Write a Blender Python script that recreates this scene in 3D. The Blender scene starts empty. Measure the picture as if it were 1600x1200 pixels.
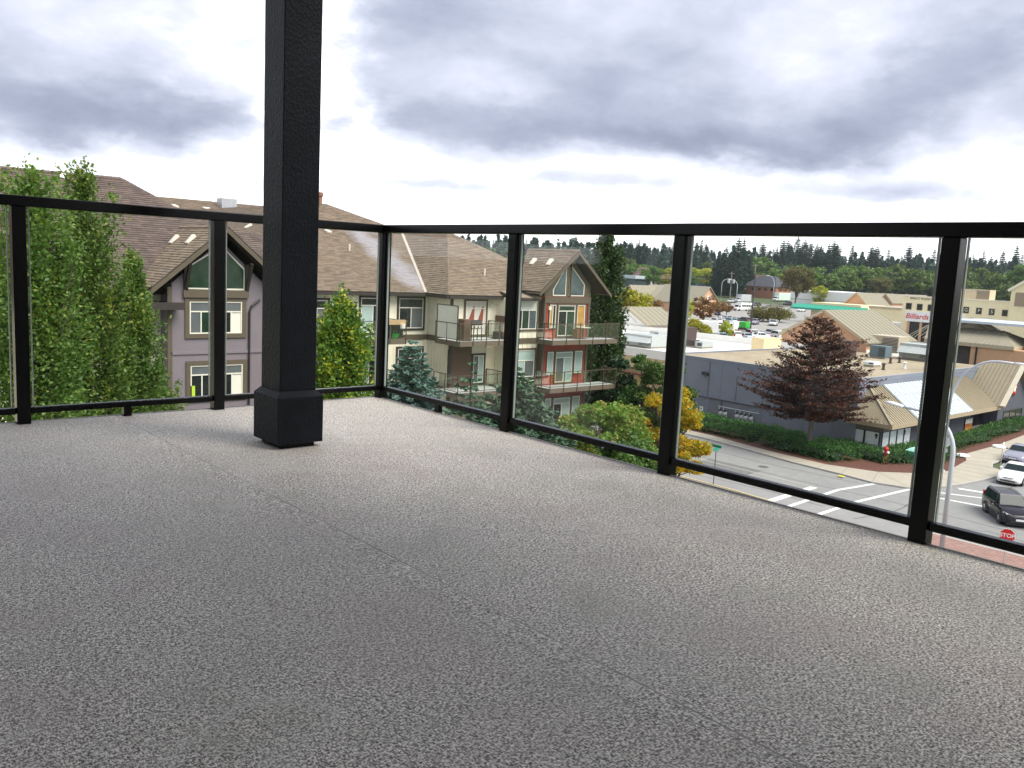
import bpy, bmesh, math, random
import numpy as np
from mathutils import Vector, Matrix, noise as mnoise
R=math.radians
random.seed(7)
sc=bpy.context.scene
COL=sc.collection
# ------------------------------------------------------------------ camera
F_PX=1346.85; YAW=R(48.47); PIT=R(7.776); ROL=R(2.857); EYE=Vector((0,0,0.87))
cy,sy,cp,sp=math.cos(YAW),math.sin(YAW),math.cos(PIT),math.sin(PIT)
FW=Vector((cy*cp,sy*cp,-sp)); r0=Vector((sy,-cy,0)); u0=r0.cross(FW)
RT=math.cos(ROL)*r0+math.sin(ROL)*u0; UP=RT.cross(FW)
cam=bpy.data.cameras.new('camera'); cam.sensor_width=36; cam.lens=F_PX/1600*36; cam.clip_start=.05; cam.clip_end=6000
camo=bpy.data.objects.new('camera',cam); COL.objects.link(camo)
m=Matrix((RT,UP,-FW)).transposed().to_4x4(); m.translation=EYE; camo.matrix_world=m
sc.camera=camo
# ------------------------------------------------------------------ light
SUN_EL=R(53); SUN_AZ_VEC=Vector((0.22,-0.97,0)).normalized()
sun=bpy.data.lights.new('sun','SUN'); sun.energy=SUN_E=3.6; sun.angle=R(40); sun.color=(1,.95,.87)
suno=bpy.data.objects.new('sun',sun); COL.objects.link(suno)
sdir=Vector((SUN_AZ_VEC.x*math.cos(SUN_EL),SUN_AZ_VEC.y*math.cos(SUN_EL),math.sin(SUN_EL)))
suno.rotation_euler=sdir.to_track_quat('Z','Y').to_euler(); suno.location=(0,0,60)
world=bpy.data.worlds.new('World'); sc.world=world; world.use_nodes=True
WN=world.node_tree; WN.nodes.clear()
class NG:
    """tiny node-graph helper"""
    def __init__(s,t): s.t=t
    def n(s,ty,**k):
        x=s.t.nodes.new(ty)
        for a,b in k.items(): setattr(x,a,b)
        return x
    def set(s,x,i,v):
        if hasattr(v,'is_output'): s.t.links.new(v,x.inputs[i])
        elif v is not None: x.inputs[i].default_value=v
    def m(s,op,a,b=None,c=None,clamp=False):
        x=s.n('ShaderNodeMath',operation=op,use_clamp=clamp)
        s.set(x,0,a)
        if b is not None: s.set(x,1,b)
        if c is not None: s.set(x,2,c)
        return x.outputs[0]
    def vm(s,op,a,b=None):
        x=s.n('ShaderNodeVectorMath',operation=op); s.set(x,0,a)
        if b is not None: s.set(x,1,b)
        return x.outputs[0]
    def noise(s,vec,scale,detail=4,rough=.5,dist=0,dim='3D'):
        x=s.n('ShaderNodeTexNoise',noise_dimensions=dim)
        if vec is not None: s.set(x,'Vector',vec)
        s.set(x,'Scale',scale); s.set(x,'Detail',detail); s.set(x,'Roughness',rough); s.set(x,'Distortion',dist)
        return x.outputs[0]
    def ramp(s,fac,stops,interp='LINEAR'):
        x=s.n('ShaderNodeValToRGB'); cr=x.color_ramp; cr.interpolation=interp
        while len(cr.elements)<len(stops): cr.elements.new(.5)
        for e,(p,c) in zip(cr.elements,stops):
            e.position=p; e.color=(c,c,c,1) if isinstance(c,(int,float)) else tuple(c)+(1,)
        s.set(x,0,fac); return x.outputs[0]
    def mix(s,fac,a,b,mode='MIX'):
        x=s.n('ShaderNodeMix',data_type='RGBA',blend_type=mode)
        s.set(x,0,fac)
        for i,v in ((6,a),(7,b)):
            if isinstance(v,(tuple,list)): v=tuple(v)+(1,) if len(v)==3 else tuple(v)
            s.set(x,i,v)
        return x.outputs[2]
def build_sky():
    g=NG(WN)
    out=g.n('ShaderNodeOutputWorld'); bg=g.n('ShaderNodeBackground'); bg.inputs[1].default_value=.1
    WN.links.new(bg.outputs[0],out.inputs[0])
    sky=g.n('ShaderNodeTexSky',sky_type='NISHITA'); sky.sun_disc=False; sky.sun_elevation=SUN_EL
    sky.sun_rotation=math.atan2(SUN_AZ_VEC.x,SUN_AZ_VEC.y); sky.air_density=1; sky.dust_density=1.5
    tc=g.n('ShaderNodeTexCoord'); d=tc.outputs['Generated']
    sx=g.n('ShaderNodeSeparateXYZ'); g.set(sx,0,d)
    x,y,z=sx.outputs
    zc=g.m('MAXIMUM',z,0.0)
    mp=g.n('ShaderNodeMapping'); g.set(mp,0,d); mp.inputs['Scale'].default_value=(1,1,2.1); P=mp.outputs[0]
    az=g.m('ARCTAN2',y,x); el=g.m('ARCSINE',z)
    wn=g.n('ShaderNodeTexNoise'); g.set(wn,'Vector',P); g.set(wn,'Scale',5.0); g.set(wn,'Detail',7); g.set(wn,'Roughness',.58)
    ws=g.n('ShaderNodeSeparateColor'); g.set(ws,0,wn.outputs[1])
    azw=g.m('ADD',az,g.m('MULTIPLY',g.m('SUBTRACT',ws.outputs[0],.5),.30))
    elw=g.m('ADD',el,g.m('MULTIPLY',g.m('SUBTRACT',ws.outputs[1],.5),.13))
    n1=g.noise(P,3.1,8,.56,.3); n2=g.noise(P,8.5,7,.6,.2)
    base=g.m('ADD',g.m('MULTIPLY',n1,.6),g.m('MULTIPLY',n2,.4))
    # cloud masses: azimuth, elevation, half widths (degrees), weight
    acc=None
    for A,E,sa,se,w in BLOBS:
        a=g.m('DIVIDE',g.m('SUBTRACT',azw,R(A)),R(sa)); e=g.m('DIVIDE',g.m('SUBTRACT',elw,R(E)),R(se))
        q=g.m('ADD',g.m('MULTIPLY',a,a),g.m('MULTIPLY',e,e))
        v=g.m('MULTIPLY',g.m('EXPONENT',g.m('MULTIPLY',q,-1)),w)
        acc=v if acc is None else g.m('ADD',acc,v)
    f=g.m('ADD',g.m('MULTIPLY',g.m('SUBTRACT',base,.5),1.35),acc)
    hz=g.ramp(g.m('DIVIDE',elw,1.5708),[(0,.03),(.050,.06),(.091,1),(1,1)])
    f=g.m('MULTIPLY',g.m('ADD',f,.46),hz)
    for A,E,sa,se,w in STREAKS:
        a=g.m('DIVIDE',g.m('SUBTRACT',azw,R(A)),R(sa)); e=g.m('DIVIDE',g.m('SUBTRACT',g.m('ADD',el,g.m('MULTIPLY',g.m('SUBTRACT',ws.outputs[1],.5),.05)),R(E)),R(se))
        q=g.m('ADD',g.m('MULTIPLY',a,a),g.m('MULTIPLY',e,e))
        f=g.m('ADD',f,g.m('MULTIPLY',g.m('MULTIPLY',g.m('EXPONENT',g.m('MULTIPLY',q,-1)),w),g.m('MULTIPLY',n2,1.6)))
    f=g.m('MAXIMUM',f,0,clamp=True)
    # f 0 = bright cloud, 1 = dark cloud base
    col=g.ramp(f,[(0,(1.5,1.51,1.53)),(.15,(1.0,1.02,1.08)),(.38,(.61,.64,.745)),(.72,(.35,.385,.49)),(1,(.235,.265,.355))])
    cs=g.mix(1.0,col,(10*SKY_K,10*SKY_K,10*SKY_K),'MULTIPLY')
    gap=g.ramp(base,[(.2,1),(.34,0)])
    full=g.mix(g.m('MULTIPLY',gap,.3),cs,sky.outputs[0])
    WN.links.new(full,bg.inputs[0])
SKY_K=1.0
BLOBS=[(40, 14.9, 30, 7, 0.06), (36.2, 8.7, 14, 1.6, 0.45), (24.3, 11.1, 8.5, 2.6, 0.28), (53.4, 9.2, 6.4, 1.7, 0.3), (45.3, 11.8, 8.5, 2.6, 0.12), (71.5, 7.4, 9.4, 1.4, 0.5), (76.5, 9.1, 6.8, 2.6, 0.22), (31.1, 7.7, 6, 0.9, 0.25), (20.8, 12.7, 3.8, 2.6, 0.2), (34.6, 16.6, 11.1, 2.1, 0.12), (55.6, 14.6, 5.1, 3, 0.15), (61.5, 9.8, 2.3, 7.2, -0.7), (50.3, 11.8, 3, 1.5, -0.14), (31.1, 14.6, 4.7, 2.1, -0.12), (67.9, 10.7, 3.8, 2.1, -0.2), (67.2, 13.9, 3.4, 1.7, -0.2), (27, 13.4, 2.6, 2.6, -0.12), (19.6, 9, 2.6, 2.6, -0.2)]
STREAKS=[(44.5,5.6,6,.55,.52),(54.0,4.9,4,.4,.42),(26.3,5.4,7,.7,.50),(67.9,4.2,5,.5,.36),(36,3.9,9,.4,.30),(49,3.4,7,.35,.26)]
build_sky()
vs=sc.view_settings; vs.view_transform='Standard'; vs.look='None'; vs.exposure=0.6; vs.gamma=1; vs.use_curve_mapping=False
sc.render.engine='CYCLES'
cyc=sc.cycles; cyc.max_bounces=8; cyc.transparent_max_bounces=24; cyc.diffuse_bounces=3; cyc.glossy_bounces=4
cyc.use_denoising=True; cyc.caustics_reflective=False; cyc.caustics_refractive=False
# ------------------------------------------------------------------ helpers
def ray(px,py): return FW+(px-800)/F_PX*RT-(py-600)/F_PX*UP
def atz(px,py,z): d=ray(px,py); return EYE+d*((z-EYE.z)/d.z)
def atx(px,py,x): d=ray(px,py); return EYE+d*(x/d.x)
def aty(px,py,y): d=ray(px,py); return EYE+d*(y/d.y)
def atd(px,py,t): return EYE+ray(px,py)*t
def sstep(a,b,x):
    t=min(1,max(0,(x-a)/(b-a))); return t*t*(3-2*t)
def gz(x,y):
    r=math.hypot(x,y)
    return -14.0+3.5*sstep(112,165,r)+5*sstep(330,620,r)+16*sstep(600,1500,r)
def atg(px,py,off=0.0):
    """where the ray through a photograph pixel meets the terrain"""
    d=ray(px,py); t=20.0
    while t<1200:
        p=EYE+d*t
        if p.z<=gz(p.x,p.y)+off: break
        t+=.5
    return Vector((p.x,p.y,gz(p.x,p.y)+off))
WL={}; KIDS={}
def _adopt(o,parent):
    if parent is not None:
        o.parent=parent; KIDS.setdefault(parent.name,[]).append(o)
def tag(o,label=None,cat=None,group=None,kind=None):
    if label: o['label']=label
    if cat: o['category']=cat
    if group: o['group']=group
    if kind: o['kind']=kind
    return o
def thing(name,label,cat,loc=(0,0,0),group=None,rotz=0):
    o=bpy.data.objects.new(name,None); COL.objects.link(o); o.location=loc; o.rotation_euler[2]=rotz
    o.empty_display_size=.2
    WL[o.name]=Vector(loc) if rotz==0 else None
    return tag(o,label,cat,group)
class MB:
    def __init__(s): s.v=[]; s.f=[]; s.mi=[]; s.cur=0
    def add(s,vs,fs):
        b=len(s.v); s.v+= [tuple(p) for p in vs]; s.f+=[tuple(b+i for i in q) for q in fs]; s.mi+=[s.cur]*len(fs); return s
    def quad(s,*p): return s.add(p,[tuple(range(len(p)))])
    def box(s,x0,x1,y0,y1,z0,z1):
        return s.add([(x0,y0,z0),(x1,y0,z0),(x1,y1,z0),(x0,y1,z0),(x0,y0,z1),(x1,y0,z1),(x1,y1,z1),(x0,y1,z1)],
          [(3,2,1,0),(4,5,6,7),(0,1,5,4),(1,2,6,5),(2,3,7,6),(3,0,4,7)])
    def fbox(s,fr,a0,a1,z0,z1,n0,n1):
        """box in a wall frame fr=(origin,right,outward): a along the wall, z up, n outward"""
        o,Rr,N=fr; Z=Vector((0,0,1))
        P=lambda a,z,n:o+Rr*a+Z*z+N*n
        return s.add([P(a0,z0,n0),P(a1,z0,n0),P(a1,z0,n1),P(a0,z0,n1),P(a0,z1,n0),P(a1,z1,n0),P(a1,z1,n1),P(a0,z1,n1)],
          [(3,2,1,0),(4,5,6,7),(0,1,5,4),(1,2,6,5),(2,3,7,6),(3,0,4,7)])
    def bar(s,p0,p1,w,h,up=(0,0,1)):
        p0=Vector(p0);p1=Vector(p1); d=(p1-p0).normalized(); U=Vector(up); S=d.cross(U)
        if S.length<1e-5: S=d.cross(Vector((1,0,0)))
        S.normalize(); U=S.cross(d); a=S*w/2; b=U*h/2
        return s.add([p0-a-b,p0+a-b,p0+a+b,p0-a+b,p1-a-b,p1+a-b,p1+a+b,p1-a+b],[(0,1,2,3),(7,6,5,4),(0,4,5,1),(1,5,6,2),(2,6,7,3),(3,7,4,0)])
    def tube(s,pts,r,n=8,r1=None,caps=True):
        pts=[Vector(p) for p in pts]; k=len(pts); b=len(s.v); r1=r if r1 is None else r1; vs=[]
        prev=None
        for i,p in enumerate(pts):
            d=(pts[min(i+1,k-1)]-pts[max(i-1,0)]).normalized()
            if prev is None:
                a=d.cross(Vector((0,0,1)))
                if a.length<.05: a=d.cross(Vector((1,0,0)))
            else: a=prev-d*prev.dot(d)
            a.normalize(); prev=a; c=d.cross(a); rr=r+(r1-r)*i/(k-1)
            for j in range(n):
                t=2*math.pi*j/n; vs.append(p+(a*math.cos(t)+c*math.sin(t))*rr)
        fs=[(i*n+j,i*n+(j+1)%n,(i+1)*n+(j+1)%n,(i+1)*n+j) for i in range(k-1) for j in range(n)]
        if caps: fs+= [tuple(range(n-1,-1,-1)),tuple((k-1)*n+j for j in range(n))]
        return s.add(vs,fs)
    def lathe(s,prof,c=(0,0,0),ax=(0,0,1),n=16):
        ax=Vector(ax).normalized(); a=ax.cross(Vector((0,1,0)))
        if a.length<.05: a=ax.cross(Vector((1,0,0)))
        a.normalize(); b=ax.cross(a); c=Vector(c); vs=[]
        for r,h in prof:
            for j in range(n):
                t=2*math.pi*j/n; vs.append(c+ax*h+(a*math.cos(t)+b*math.sin(t))*r)
        k=len(prof)
        fs=[(i*n+j,i*n+(j+1)%n,(i+1)*n+(j+1)%n,(i+1)*n+j) for i in range(k-1) for j in range(n)]
        fs+=[tuple(range(n-1,-1,-1)),tuple((k-1)*n+j for j in range(n))]
        return s.add(vs,fs)
    def prism(s,poly,vec):
        vec=Vector(vec); k=len(poly); P=[Vector(p) for p in poly]
        return s.add(P+[p+vec for p in P],[tuple(range(k-1,-1,-1)),tuple(range(k,2*k))]+[(i,(i+1)%k,k+(i+1)%k,k+i) for i in range(k)])
    def build(s,name,mat,parent=None,loc=None,smooth=False,kind=None,bevel=0,local=False):
        me=bpy.data.meshes.new(name)
        o=bpy.data.objects.new(name,me); COL.objects.link(o)
        off=Vector((0,0,0))
        if parent is not None:
            off=WL.get(parent.name) or Vector((0,0,0))
            WL[o.name]=off
        elif loc is not None: off=Vector(loc); o.location=off; WL[o.name]=off
        else: WL[o.name]=off
        if local: off=Vector((0,0,0))
        me.from_pydata([(p[0]-off.x,p[1]-off.y,p[2]-off.z) for p in s.v],[],s.f)
        mats=mat if isinstance(mat,(list,tuple)) else [mat]
        for mm in mats: me.materials.append(mm)
        if len(mats)>1: me.polygons.foreach_set('material_index',s.mi)
        bm=bmesh.new(); bm.from_mesh(me); bmesh.ops.recalc_face_normals(bm,faces=bm.faces); bm.to_mesh(me); bm.free()
        if smooth: me.polygons.foreach_set('use_smooth',[True]*len(me.polygons))
        if bevel:
            b=o.modifiers.new('bevel','BEVEL'); b.width=bevel; b.segments=2; b.limit_method='ANGLE'
        _adopt(o,parent)
        if kind: o['kind']=kind
        return o
def npmesh(name,V,Fq,mat,parent=None,loc=None,kind=None,smooth=False):
    """mesh from numpy arrays of quads"""
    me=bpy.data.meshes.new(name); n=len(Fq)
    me.vertices.add(len(V)); me.vertices.foreach_set('co',np.asarray(V,np.float32).ravel())
    k=Fq.shape[1]
    me.loops.add(n*k); me.loops.foreach_set('vertex_index',Fq.astype(np.int32).ravel())
    me.polygons.add(n); me.polygons.foreach_set('loop_start',np.arange(0,n*k,k,dtype=np.int32)); me.polygons.foreach_set('loop_total',np.full(n,k,np.int32))
    me.update(); me.materials.append(mat)
    if smooth: me.polygons.foreach_set('use_smooth',[True]*n)
    o=bpy.data.objects.new(name,me); COL.objects.link(o)
    if loc is not None: o.location=loc
    _adopt(o,parent)
    if kind: o['kind']=kind
    return o
def dup(root,loc,rotz=0,label=None,scale=None,group=None):
    c=root.copy(); COL.objects.link(c); c.location=loc; c.rotation_euler=(0,0,rotz)
    if scale: c.scale=(scale,)*3 if not isinstance(scale,tuple) else scale
    if label: c['label']=label
    if group: c['group']=group
    for ch in KIDS.get(root.name,[]):
        k=ch.copy(); COL.objects.link(k); k.parent=c; KIDS.setdefault(c.name,[]).append(k)
        for gch in KIDS.get(ch.name,[]):
            q=gch.copy(); COL.objects.link(q); q.parent=k; KIDS.setdefault(k.name,[]).append(q)
    return c
def swap_mat(root,old,new):
    """a copied thing in another paint: own mesh data for the painted parts"""
    for ch in KIDS.get(root.name,[]):
        if ch.type=='MESH' and ch.data.materials and ch.data.materials[0]==old:
            key=(ch.data.name,new.name)
            if key not in _SW:
                d=ch.data.copy(); d.materials[0]=new; _SW[key]=d
            ch.data=_SW[key]
_SW={}
def text(s,name,mat,size,M,parent=None,extr=.004,align='CENTER',font_bold=0.0,shear=0):
    cu=bpy.data.curves.new('txt','FONT'); cu.body=s; cu.size=size; cu.extrude=extr; cu.align_x=align; cu.align_y='CENTER'; cu.offset=font_bold; cu.shear=shear
    to=bpy.data.objects.new('txt',cu); COL.objects.link(to)
    bpy.context.view_layer.update()
    me=bpy.data.meshes.new_from_object(to.evaluated_get(bpy.context.evaluated_depsgraph_get()))
    bpy.data.objects.remove(to); bpy.data.curves.remove(cu)
    off=(WL.get(parent.name) if parent else None) or Vector((0,0,0))
    me.transform(Matrix.Translation(-off)@M); me.materials.clear(); me.materials.append(mat)
    o=bpy.data.objects.new(name,me); COL.objects.link(o); WL[o.name]=off; _adopt(o,parent); return o
def face_mat(o,right,up=(0,0,1)):
    r=Vector(right).normalized(); u=Vector(up); n=r.cross(u).normalized(); u=n.cross(r)
    M=Matrix((r,u,n)).transposed().to_4x4(); M.translation=Vector(o); return M
# ------------------------------------------------------------------ materials
MATS={}
def mat(name,c,rough=.6,var=.12,scale=3.0,bump=0.0,bscale=40.0,metal=0,spec=.5,island=0.0,c2=None,detail=5,stretch=None,coat=0,big=0.0):
    """principled with colour noise, optional random tone per loose piece, optional fine bump"""
    if name in MATS: return MATS[name]
    M=bpy.data.materials.new(name); M.use_nodes=True; t=M.node_tree; g=NG(t); b=t.nodes['Principled BSDF']
    tc=g.n('ShaderNodeTexCoord'); v=tc.outputs['Object']
    if stretch:
        mp=g.n('ShaderNodeMapping'); g.set(mp,0,v); mp.inputs['Scale'].default_value=stretch; v=mp.outputs[0]
    nz=g.noise(v,scale,detail,.6)
    c2=c2 or tuple(x*.6 for x in c)
    lo=tuple(x*(1-var) for x in c); hi=tuple(min(1,x*(1+var)) for x in c)
    col=g.ramp(nz,[(.3,lo),(.7,hi)])
    if big:
        col=g.mix(g.m('MULTIPLY',g.ramp(g.noise(v,scale*.12,5,.65),[(.42,0),(.68,1)]),big),col,c2)
    if island:
        ge=g.n('ShaderNodeNewGeometry'); oi=g.n('ShaderNodeObjectInfo')
        r=g.m('FRACT',g.m('ADD',ge.outputs['Random Per Island'],oi.outputs['Random']))
        col=g.mix(g.m('MULTIPLY',r,island),col,c2)
    g.set(b,'Base Color',col); b.inputs['Roughness'].default_value=rough; b.inputs['Metallic'].default_value=metal
    b.inputs['Specular IOR Level'].default_value=spec
    if coat: b.inputs['Coat Weight'].default_value=coat; b.inputs['Coat Roughness'].default_value=.04
    if bump:
        bn=g.n('ShaderNodeBump'); bn.inputs['Strength'].default_value=bump; bn.inputs['Distance'].default_value=.01
        g.set(bn,'Height',g.noise(v,bscale,4,.6)); g.set(b,'Normal',bn.outputs[0])
    MATS[name]=M; return M
def leafmat(name,c,c2,c3=None,p3=.0,transl=.35,ov=.44):
    M=bpy.data.materials.new(name); M.use_nodes=True; t=M.node_tree; g=NG(t); t.nodes.clear()
    out=g.n('ShaderNodeOutputMaterial'); ge=g.n('ShaderNodeNewGeometry'); oi=g.n('ShaderNodeObjectInfo')
    r=ge.outputs['Random Per Island']
    tc=g.n('ShaderNodeTexCoord'); nz=g.noise(tc.outputs['Object'],.55,3,.6)
    k=g.m('ADD',g.m('MULTIPLY',r,.55),g.m('MULTIPLY',g.m('SUBTRACT',nz,.3),1.1),clamp=True)
    col=g.mix(k,c,c2)
    if c3: 
        nz2=g.noise(tc.outputs['Object'],.9,3,.6)
        s=g.m('GREATER_THAN',g.m('ADD',g.m('MULTIPLY',g.m('FRACT',g.m('MULTIPLY',r,7.31)),.5),nz2),1.0-p3)
        col=g.mix(s,col,c3)
    hs=g.n('ShaderNodeHueSaturation'); g.set(hs,'Color',col)
    g.set(hs,'Value',g.m('ADD',1-ov/2,g.m('MULTIPLY',oi.outputs['Random'],ov))); g.set(hs,'Hue',g.m('ADD',.5-ov*.034,g.m('MULTIPLY',oi.outputs['Random'],ov*.068)))
    col=hs.outputs[0]
    d=g.n('ShaderNodeBsdfPrincipled'); g.set(d,'Base Color',col); d.inputs['Roughness'].default_value=.5; d.inputs['Specular IOR Level'].default_value=.35
    tr=g.n('ShaderNodeBsdfTranslucent'); g.set(tr,0,g.mix(1,col,(1.0,1.1,.5),'MULTIPLY'))
    mx=g.n('ShaderNodeMixShader'); mx.inputs[0].default_value=transl
    t.links.new(d.outputs[0],mx.inputs[1]); t.links.new(tr.outputs[0],mx.inputs[2]); t.links.new(mx.outputs[0],out.inputs[0])
    MATS[name]=M; return M
def glassmat(name,tint=(.975,.985,.978),refl=.05):
    M=bpy.data.materials.new(name); M.use_nodes=True; t=M.node_tree; g=NG(t); t.nodes.clear()
    out=g.n('ShaderNodeOutputMaterial'); tr=g.n('ShaderNodeBsdfTransparent'); tr.inputs[0].default_value=tint+(1,)
    gl=g.n('ShaderNodeBsdfGlossy'); gl.inputs['Roughness'].default_value=.01; gl.inputs[0].default_value=(1,1,1,1)
    fr=g.n('ShaderNodeFresnel'); fr.inputs[0].default_value=1.45
    mx=g.n('ShaderNodeMixShader'); g.set(mx,0,g.m('MULTIPLY',fr.outputs[0],refl))
    t.links.new(tr.outputs[0],mx.inputs[1]); t.links.new(gl.outputs[0],mx.inputs[2]); t.links.new(mx.outputs[0],out.inputs[0])
    MATS[name]=M; return M

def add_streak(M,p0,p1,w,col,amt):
    """a pale streak mixed into the colour along a line, in object coordinates"""
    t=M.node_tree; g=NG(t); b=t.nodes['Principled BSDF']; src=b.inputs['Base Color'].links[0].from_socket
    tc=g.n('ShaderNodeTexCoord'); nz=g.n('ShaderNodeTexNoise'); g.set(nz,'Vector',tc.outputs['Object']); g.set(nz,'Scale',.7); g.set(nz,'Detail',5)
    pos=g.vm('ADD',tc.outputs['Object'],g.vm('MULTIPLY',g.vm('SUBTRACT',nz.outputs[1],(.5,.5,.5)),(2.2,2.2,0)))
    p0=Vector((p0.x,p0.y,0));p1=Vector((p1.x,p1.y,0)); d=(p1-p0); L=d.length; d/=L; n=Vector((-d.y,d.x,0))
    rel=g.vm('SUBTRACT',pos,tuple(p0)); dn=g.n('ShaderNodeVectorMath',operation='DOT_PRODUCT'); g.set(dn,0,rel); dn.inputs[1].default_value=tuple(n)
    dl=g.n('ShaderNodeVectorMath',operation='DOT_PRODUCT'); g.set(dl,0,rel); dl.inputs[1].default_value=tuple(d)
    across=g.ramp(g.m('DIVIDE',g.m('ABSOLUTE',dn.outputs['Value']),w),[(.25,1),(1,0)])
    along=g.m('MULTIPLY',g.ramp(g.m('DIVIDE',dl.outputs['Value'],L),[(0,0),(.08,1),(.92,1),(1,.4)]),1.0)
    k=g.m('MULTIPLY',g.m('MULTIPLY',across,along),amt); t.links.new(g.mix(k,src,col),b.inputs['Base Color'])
# ------------------------------------------------------------------ shared materials
def deck_material():
    M=bpy.data.materials.new('vinyl_deck'); M.use_nodes=True; g=NG(M.node_tree); b=M.node_tree.nodes['Principled BSDF']
    tc=g.n('ShaderNodeTexCoord'); v=tc.outputs['Object']
    mp=g.n('ShaderNodeMapping'); g.set(mp,0,v); mp.inputs['Scale'].default_value=(1,.42,1); mp.inputs['Rotation'].default_value=(0,0,R(40))
    mp2=g.n('ShaderNodeMapping'); g.set(mp2,0,v); mp2.inputs['Scale'].default_value=(.42,1,1); mp2.inputs['Rotation'].default_value=(0,0,R(-38))
    a=g.noise(mp.outputs[0],300,2,.55,.6); c=g.noise(mp2.outputs[0],245,2,.55,.6)
    fl=g.m('ADD',g.m('MULTIPLY',a,.55),g.m('MULTIPLY',c,.45))
    col=g.ramp(fl,[(.39,(.034,.031,.027)),(.46,(.225,.203,.176)),(.51,(.475,.434,.383)),(.575,(.90,.84,.755))])
    stain=g.noise(v,1.3,6,.65,.4)
    col=g.mix(g.ramp(stain,[(.44,0),(.72,.38)]),col,(.46,.44,.405))
    pat=g.noise(v,4.5,4,.6)
    col=g.mix(g.ramp(pat,[(.50,0),(.75,.25)]),col,(.27,.255,.24))
    # dried puddle rings
    vo=g.n('ShaderNodeTexNoise'); g.set(vo,'Vector',v); g.set(vo,'Scale',.8); g.set(vo,'Detail',3)
    ring=g.ramp(vo.outputs[0],[(.555,0),(.565,.25),(.572,0)])
    hue=g.noise(v,2.2,3,.6); col=g.mix(g.ramp(hue,[(.35,.22),(.5,0)]),col,(.36,.27,.25)); col=g.mix(g.ramp(hue,[(.52,0),(.68,.22)]),col,(.33,.33,.24))
    col=g.mix(ring,col,(.62,.6,.57))
    g.set(b,'Base Color',col)
    g.set(b,'Roughness',g.ramp(stain,[(.35,.62),(.7,.8)])); b.inputs['Specular IOR Level'].default_value=.5
    bn=g.n('ShaderNodeBump'); bn.inputs['Strength'].default_value=.35; bn.inputs['Distance'].default_value=.002
    g.set(bn,'Height',fl); g.set(b,'Normal',bn.outputs[0])
    return M
BLACK=mat('black_powder_coat',(.003,.003,.0035),.25,.2,20,spec=.16)
GLASS=glassmat('railing_glass')
GEDGE=mat('glass_edge_strip',(.30,.34,.32),.35,.05)
DECKM=deck_material()
SEAMM=mat('seam_grime',(.20,.19,.175),.7,.9,2.5,c2=(.42,.40,.37),big=.9)
def column_material():
    M=bpy.data.materials.new('charcoal_rough_sawn_paint'); M.use_nodes=True; g=NG(M.node_tree); b=M.node_tree.nodes['Principled BSDF']
    tc=g.n('ShaderNodeTexCoord'); v=tc.outputs['Object']
    mp=g.n('ShaderNodeMapping'); g.set(mp,0,v); mp.inputs['Scale'].default_value=(1,1,.75)
    vo=g.n('ShaderNodeTexVoronoi'); g.set(vo,'Vector',mp.outputs[0]); g.set(vo,'Scale',80.0)
    nz=g.noise(v,160,4,.6)
    h=g.m('ADD',g.m('MULTIPLY',vo.outputs[0],1.0),g.m('MULTIPLY',nz,.7))
    col=g.ramp(g.noise(v,7,4,.6),[(.3,(.004,.0055,.008)),(.7,(.008,.0105,.0145))])
    g.set(b,'Base Color',col); b.inputs['Roughness'].default_value=.5; b.inputs['Specular IOR Level'].default_value=.15
    bn=g.n('ShaderNodeBump'); bn.inputs['Strength'].default_value=.45; bn.inputs['Distance'].default_value=.004
    g.set(bn,'Height',h); g.set(b,'Normal',bn.outputs[0]); return M
COLM=column_material()
# ------------------------------------------------------------------ our own balcony
MB().box(-4,2.968,-3.2,4.655,-.32,0).build('deck_floor',DECKM,kind='structure')
for x in (1.355,):
    b=MB(); b.add([(x-.05,-3.0,.0004),(x-.02,-3.0,.0011),(x+.018,-3.0,.0014),(x+.026,-3.0,.0004),(x-.05,4.64,.0004),(x-.02,4.64,.0011),(x+.018,4.64,.0014),(x+.026,4.64,.0004)],[(0,1,5,4),(1,2,6,5),(2,3,7,6)])
    b.build('deck_seam',DECKM,kind='structure')
    b=MB(); b.box(x+.0262,x+.0315,-3.0,4.64,-.001,.0004); b.build('deck_seam_line',SEAMM,kind='structure')
EDGE=mat('tan_edge_flashing',(.36,.34,.30),.5,.1)
b=MB(); b.box(2.9685,2.978,-3.2,4.665,-.07,.003); b.box(-4,2.968,4.6555,4.665,-.07,.003); b.build('deck_edge_flashing',EDGE,kind='structure')
WALLP=mat('balcony_wall_paint',(.55,.52,.45),.8,.08,6)
SOFF=mat('soffit_boards',(.66,.64,.60),.7,.08,6)
MB().box(-4,2.10,1.1,3.80,3.12,3.4).box(-4,3.4,-3.2,1.099,3.12,3.4).build('balcony_roof_with_shade_slab',SOFF,kind='structure')  # second slab is unseen, added over the near deck to darken it
b=MB(); b.box(-4,3,-3.5,-3.2,-14,3.4); b.box(-4.3,-4,-3.5,4.6,-14,3.4); b.build('own_building_wall',WALLP,kind='structure')
# column
colt=thing('porch_column','dark charcoal square column with a wider boxed plinth standing on the grey deck','column',(1.84,3.605,0))
MB().box(1.755,1.934,3.548,3.738,.26,3.1195).build('shaft',COLM,colt,bevel=.004)
b=MB(); b.box(1.73,1.955,3.512,3.762,.022,.236)
b.add([(1.73,3.512,.2362),(1.955,3.512,.2362),(1.955,3.762,.2362),(1.73,3.762,.2362),(1.754,3.547,.262),(1.935,3.547,.262),(1.935,3.739,.262),(1.754,3.739,.262)],[(0,1,5,4),(1,2,6,5),(2,3,7,6),(3,0,4,7),(4,5,6,7)])
b.build('plinth',COLM,colt,bevel=.003)
MB().box(1.76,1.925,3.54,3.735,0,.03).build('foot',BLACK,colt)
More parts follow.
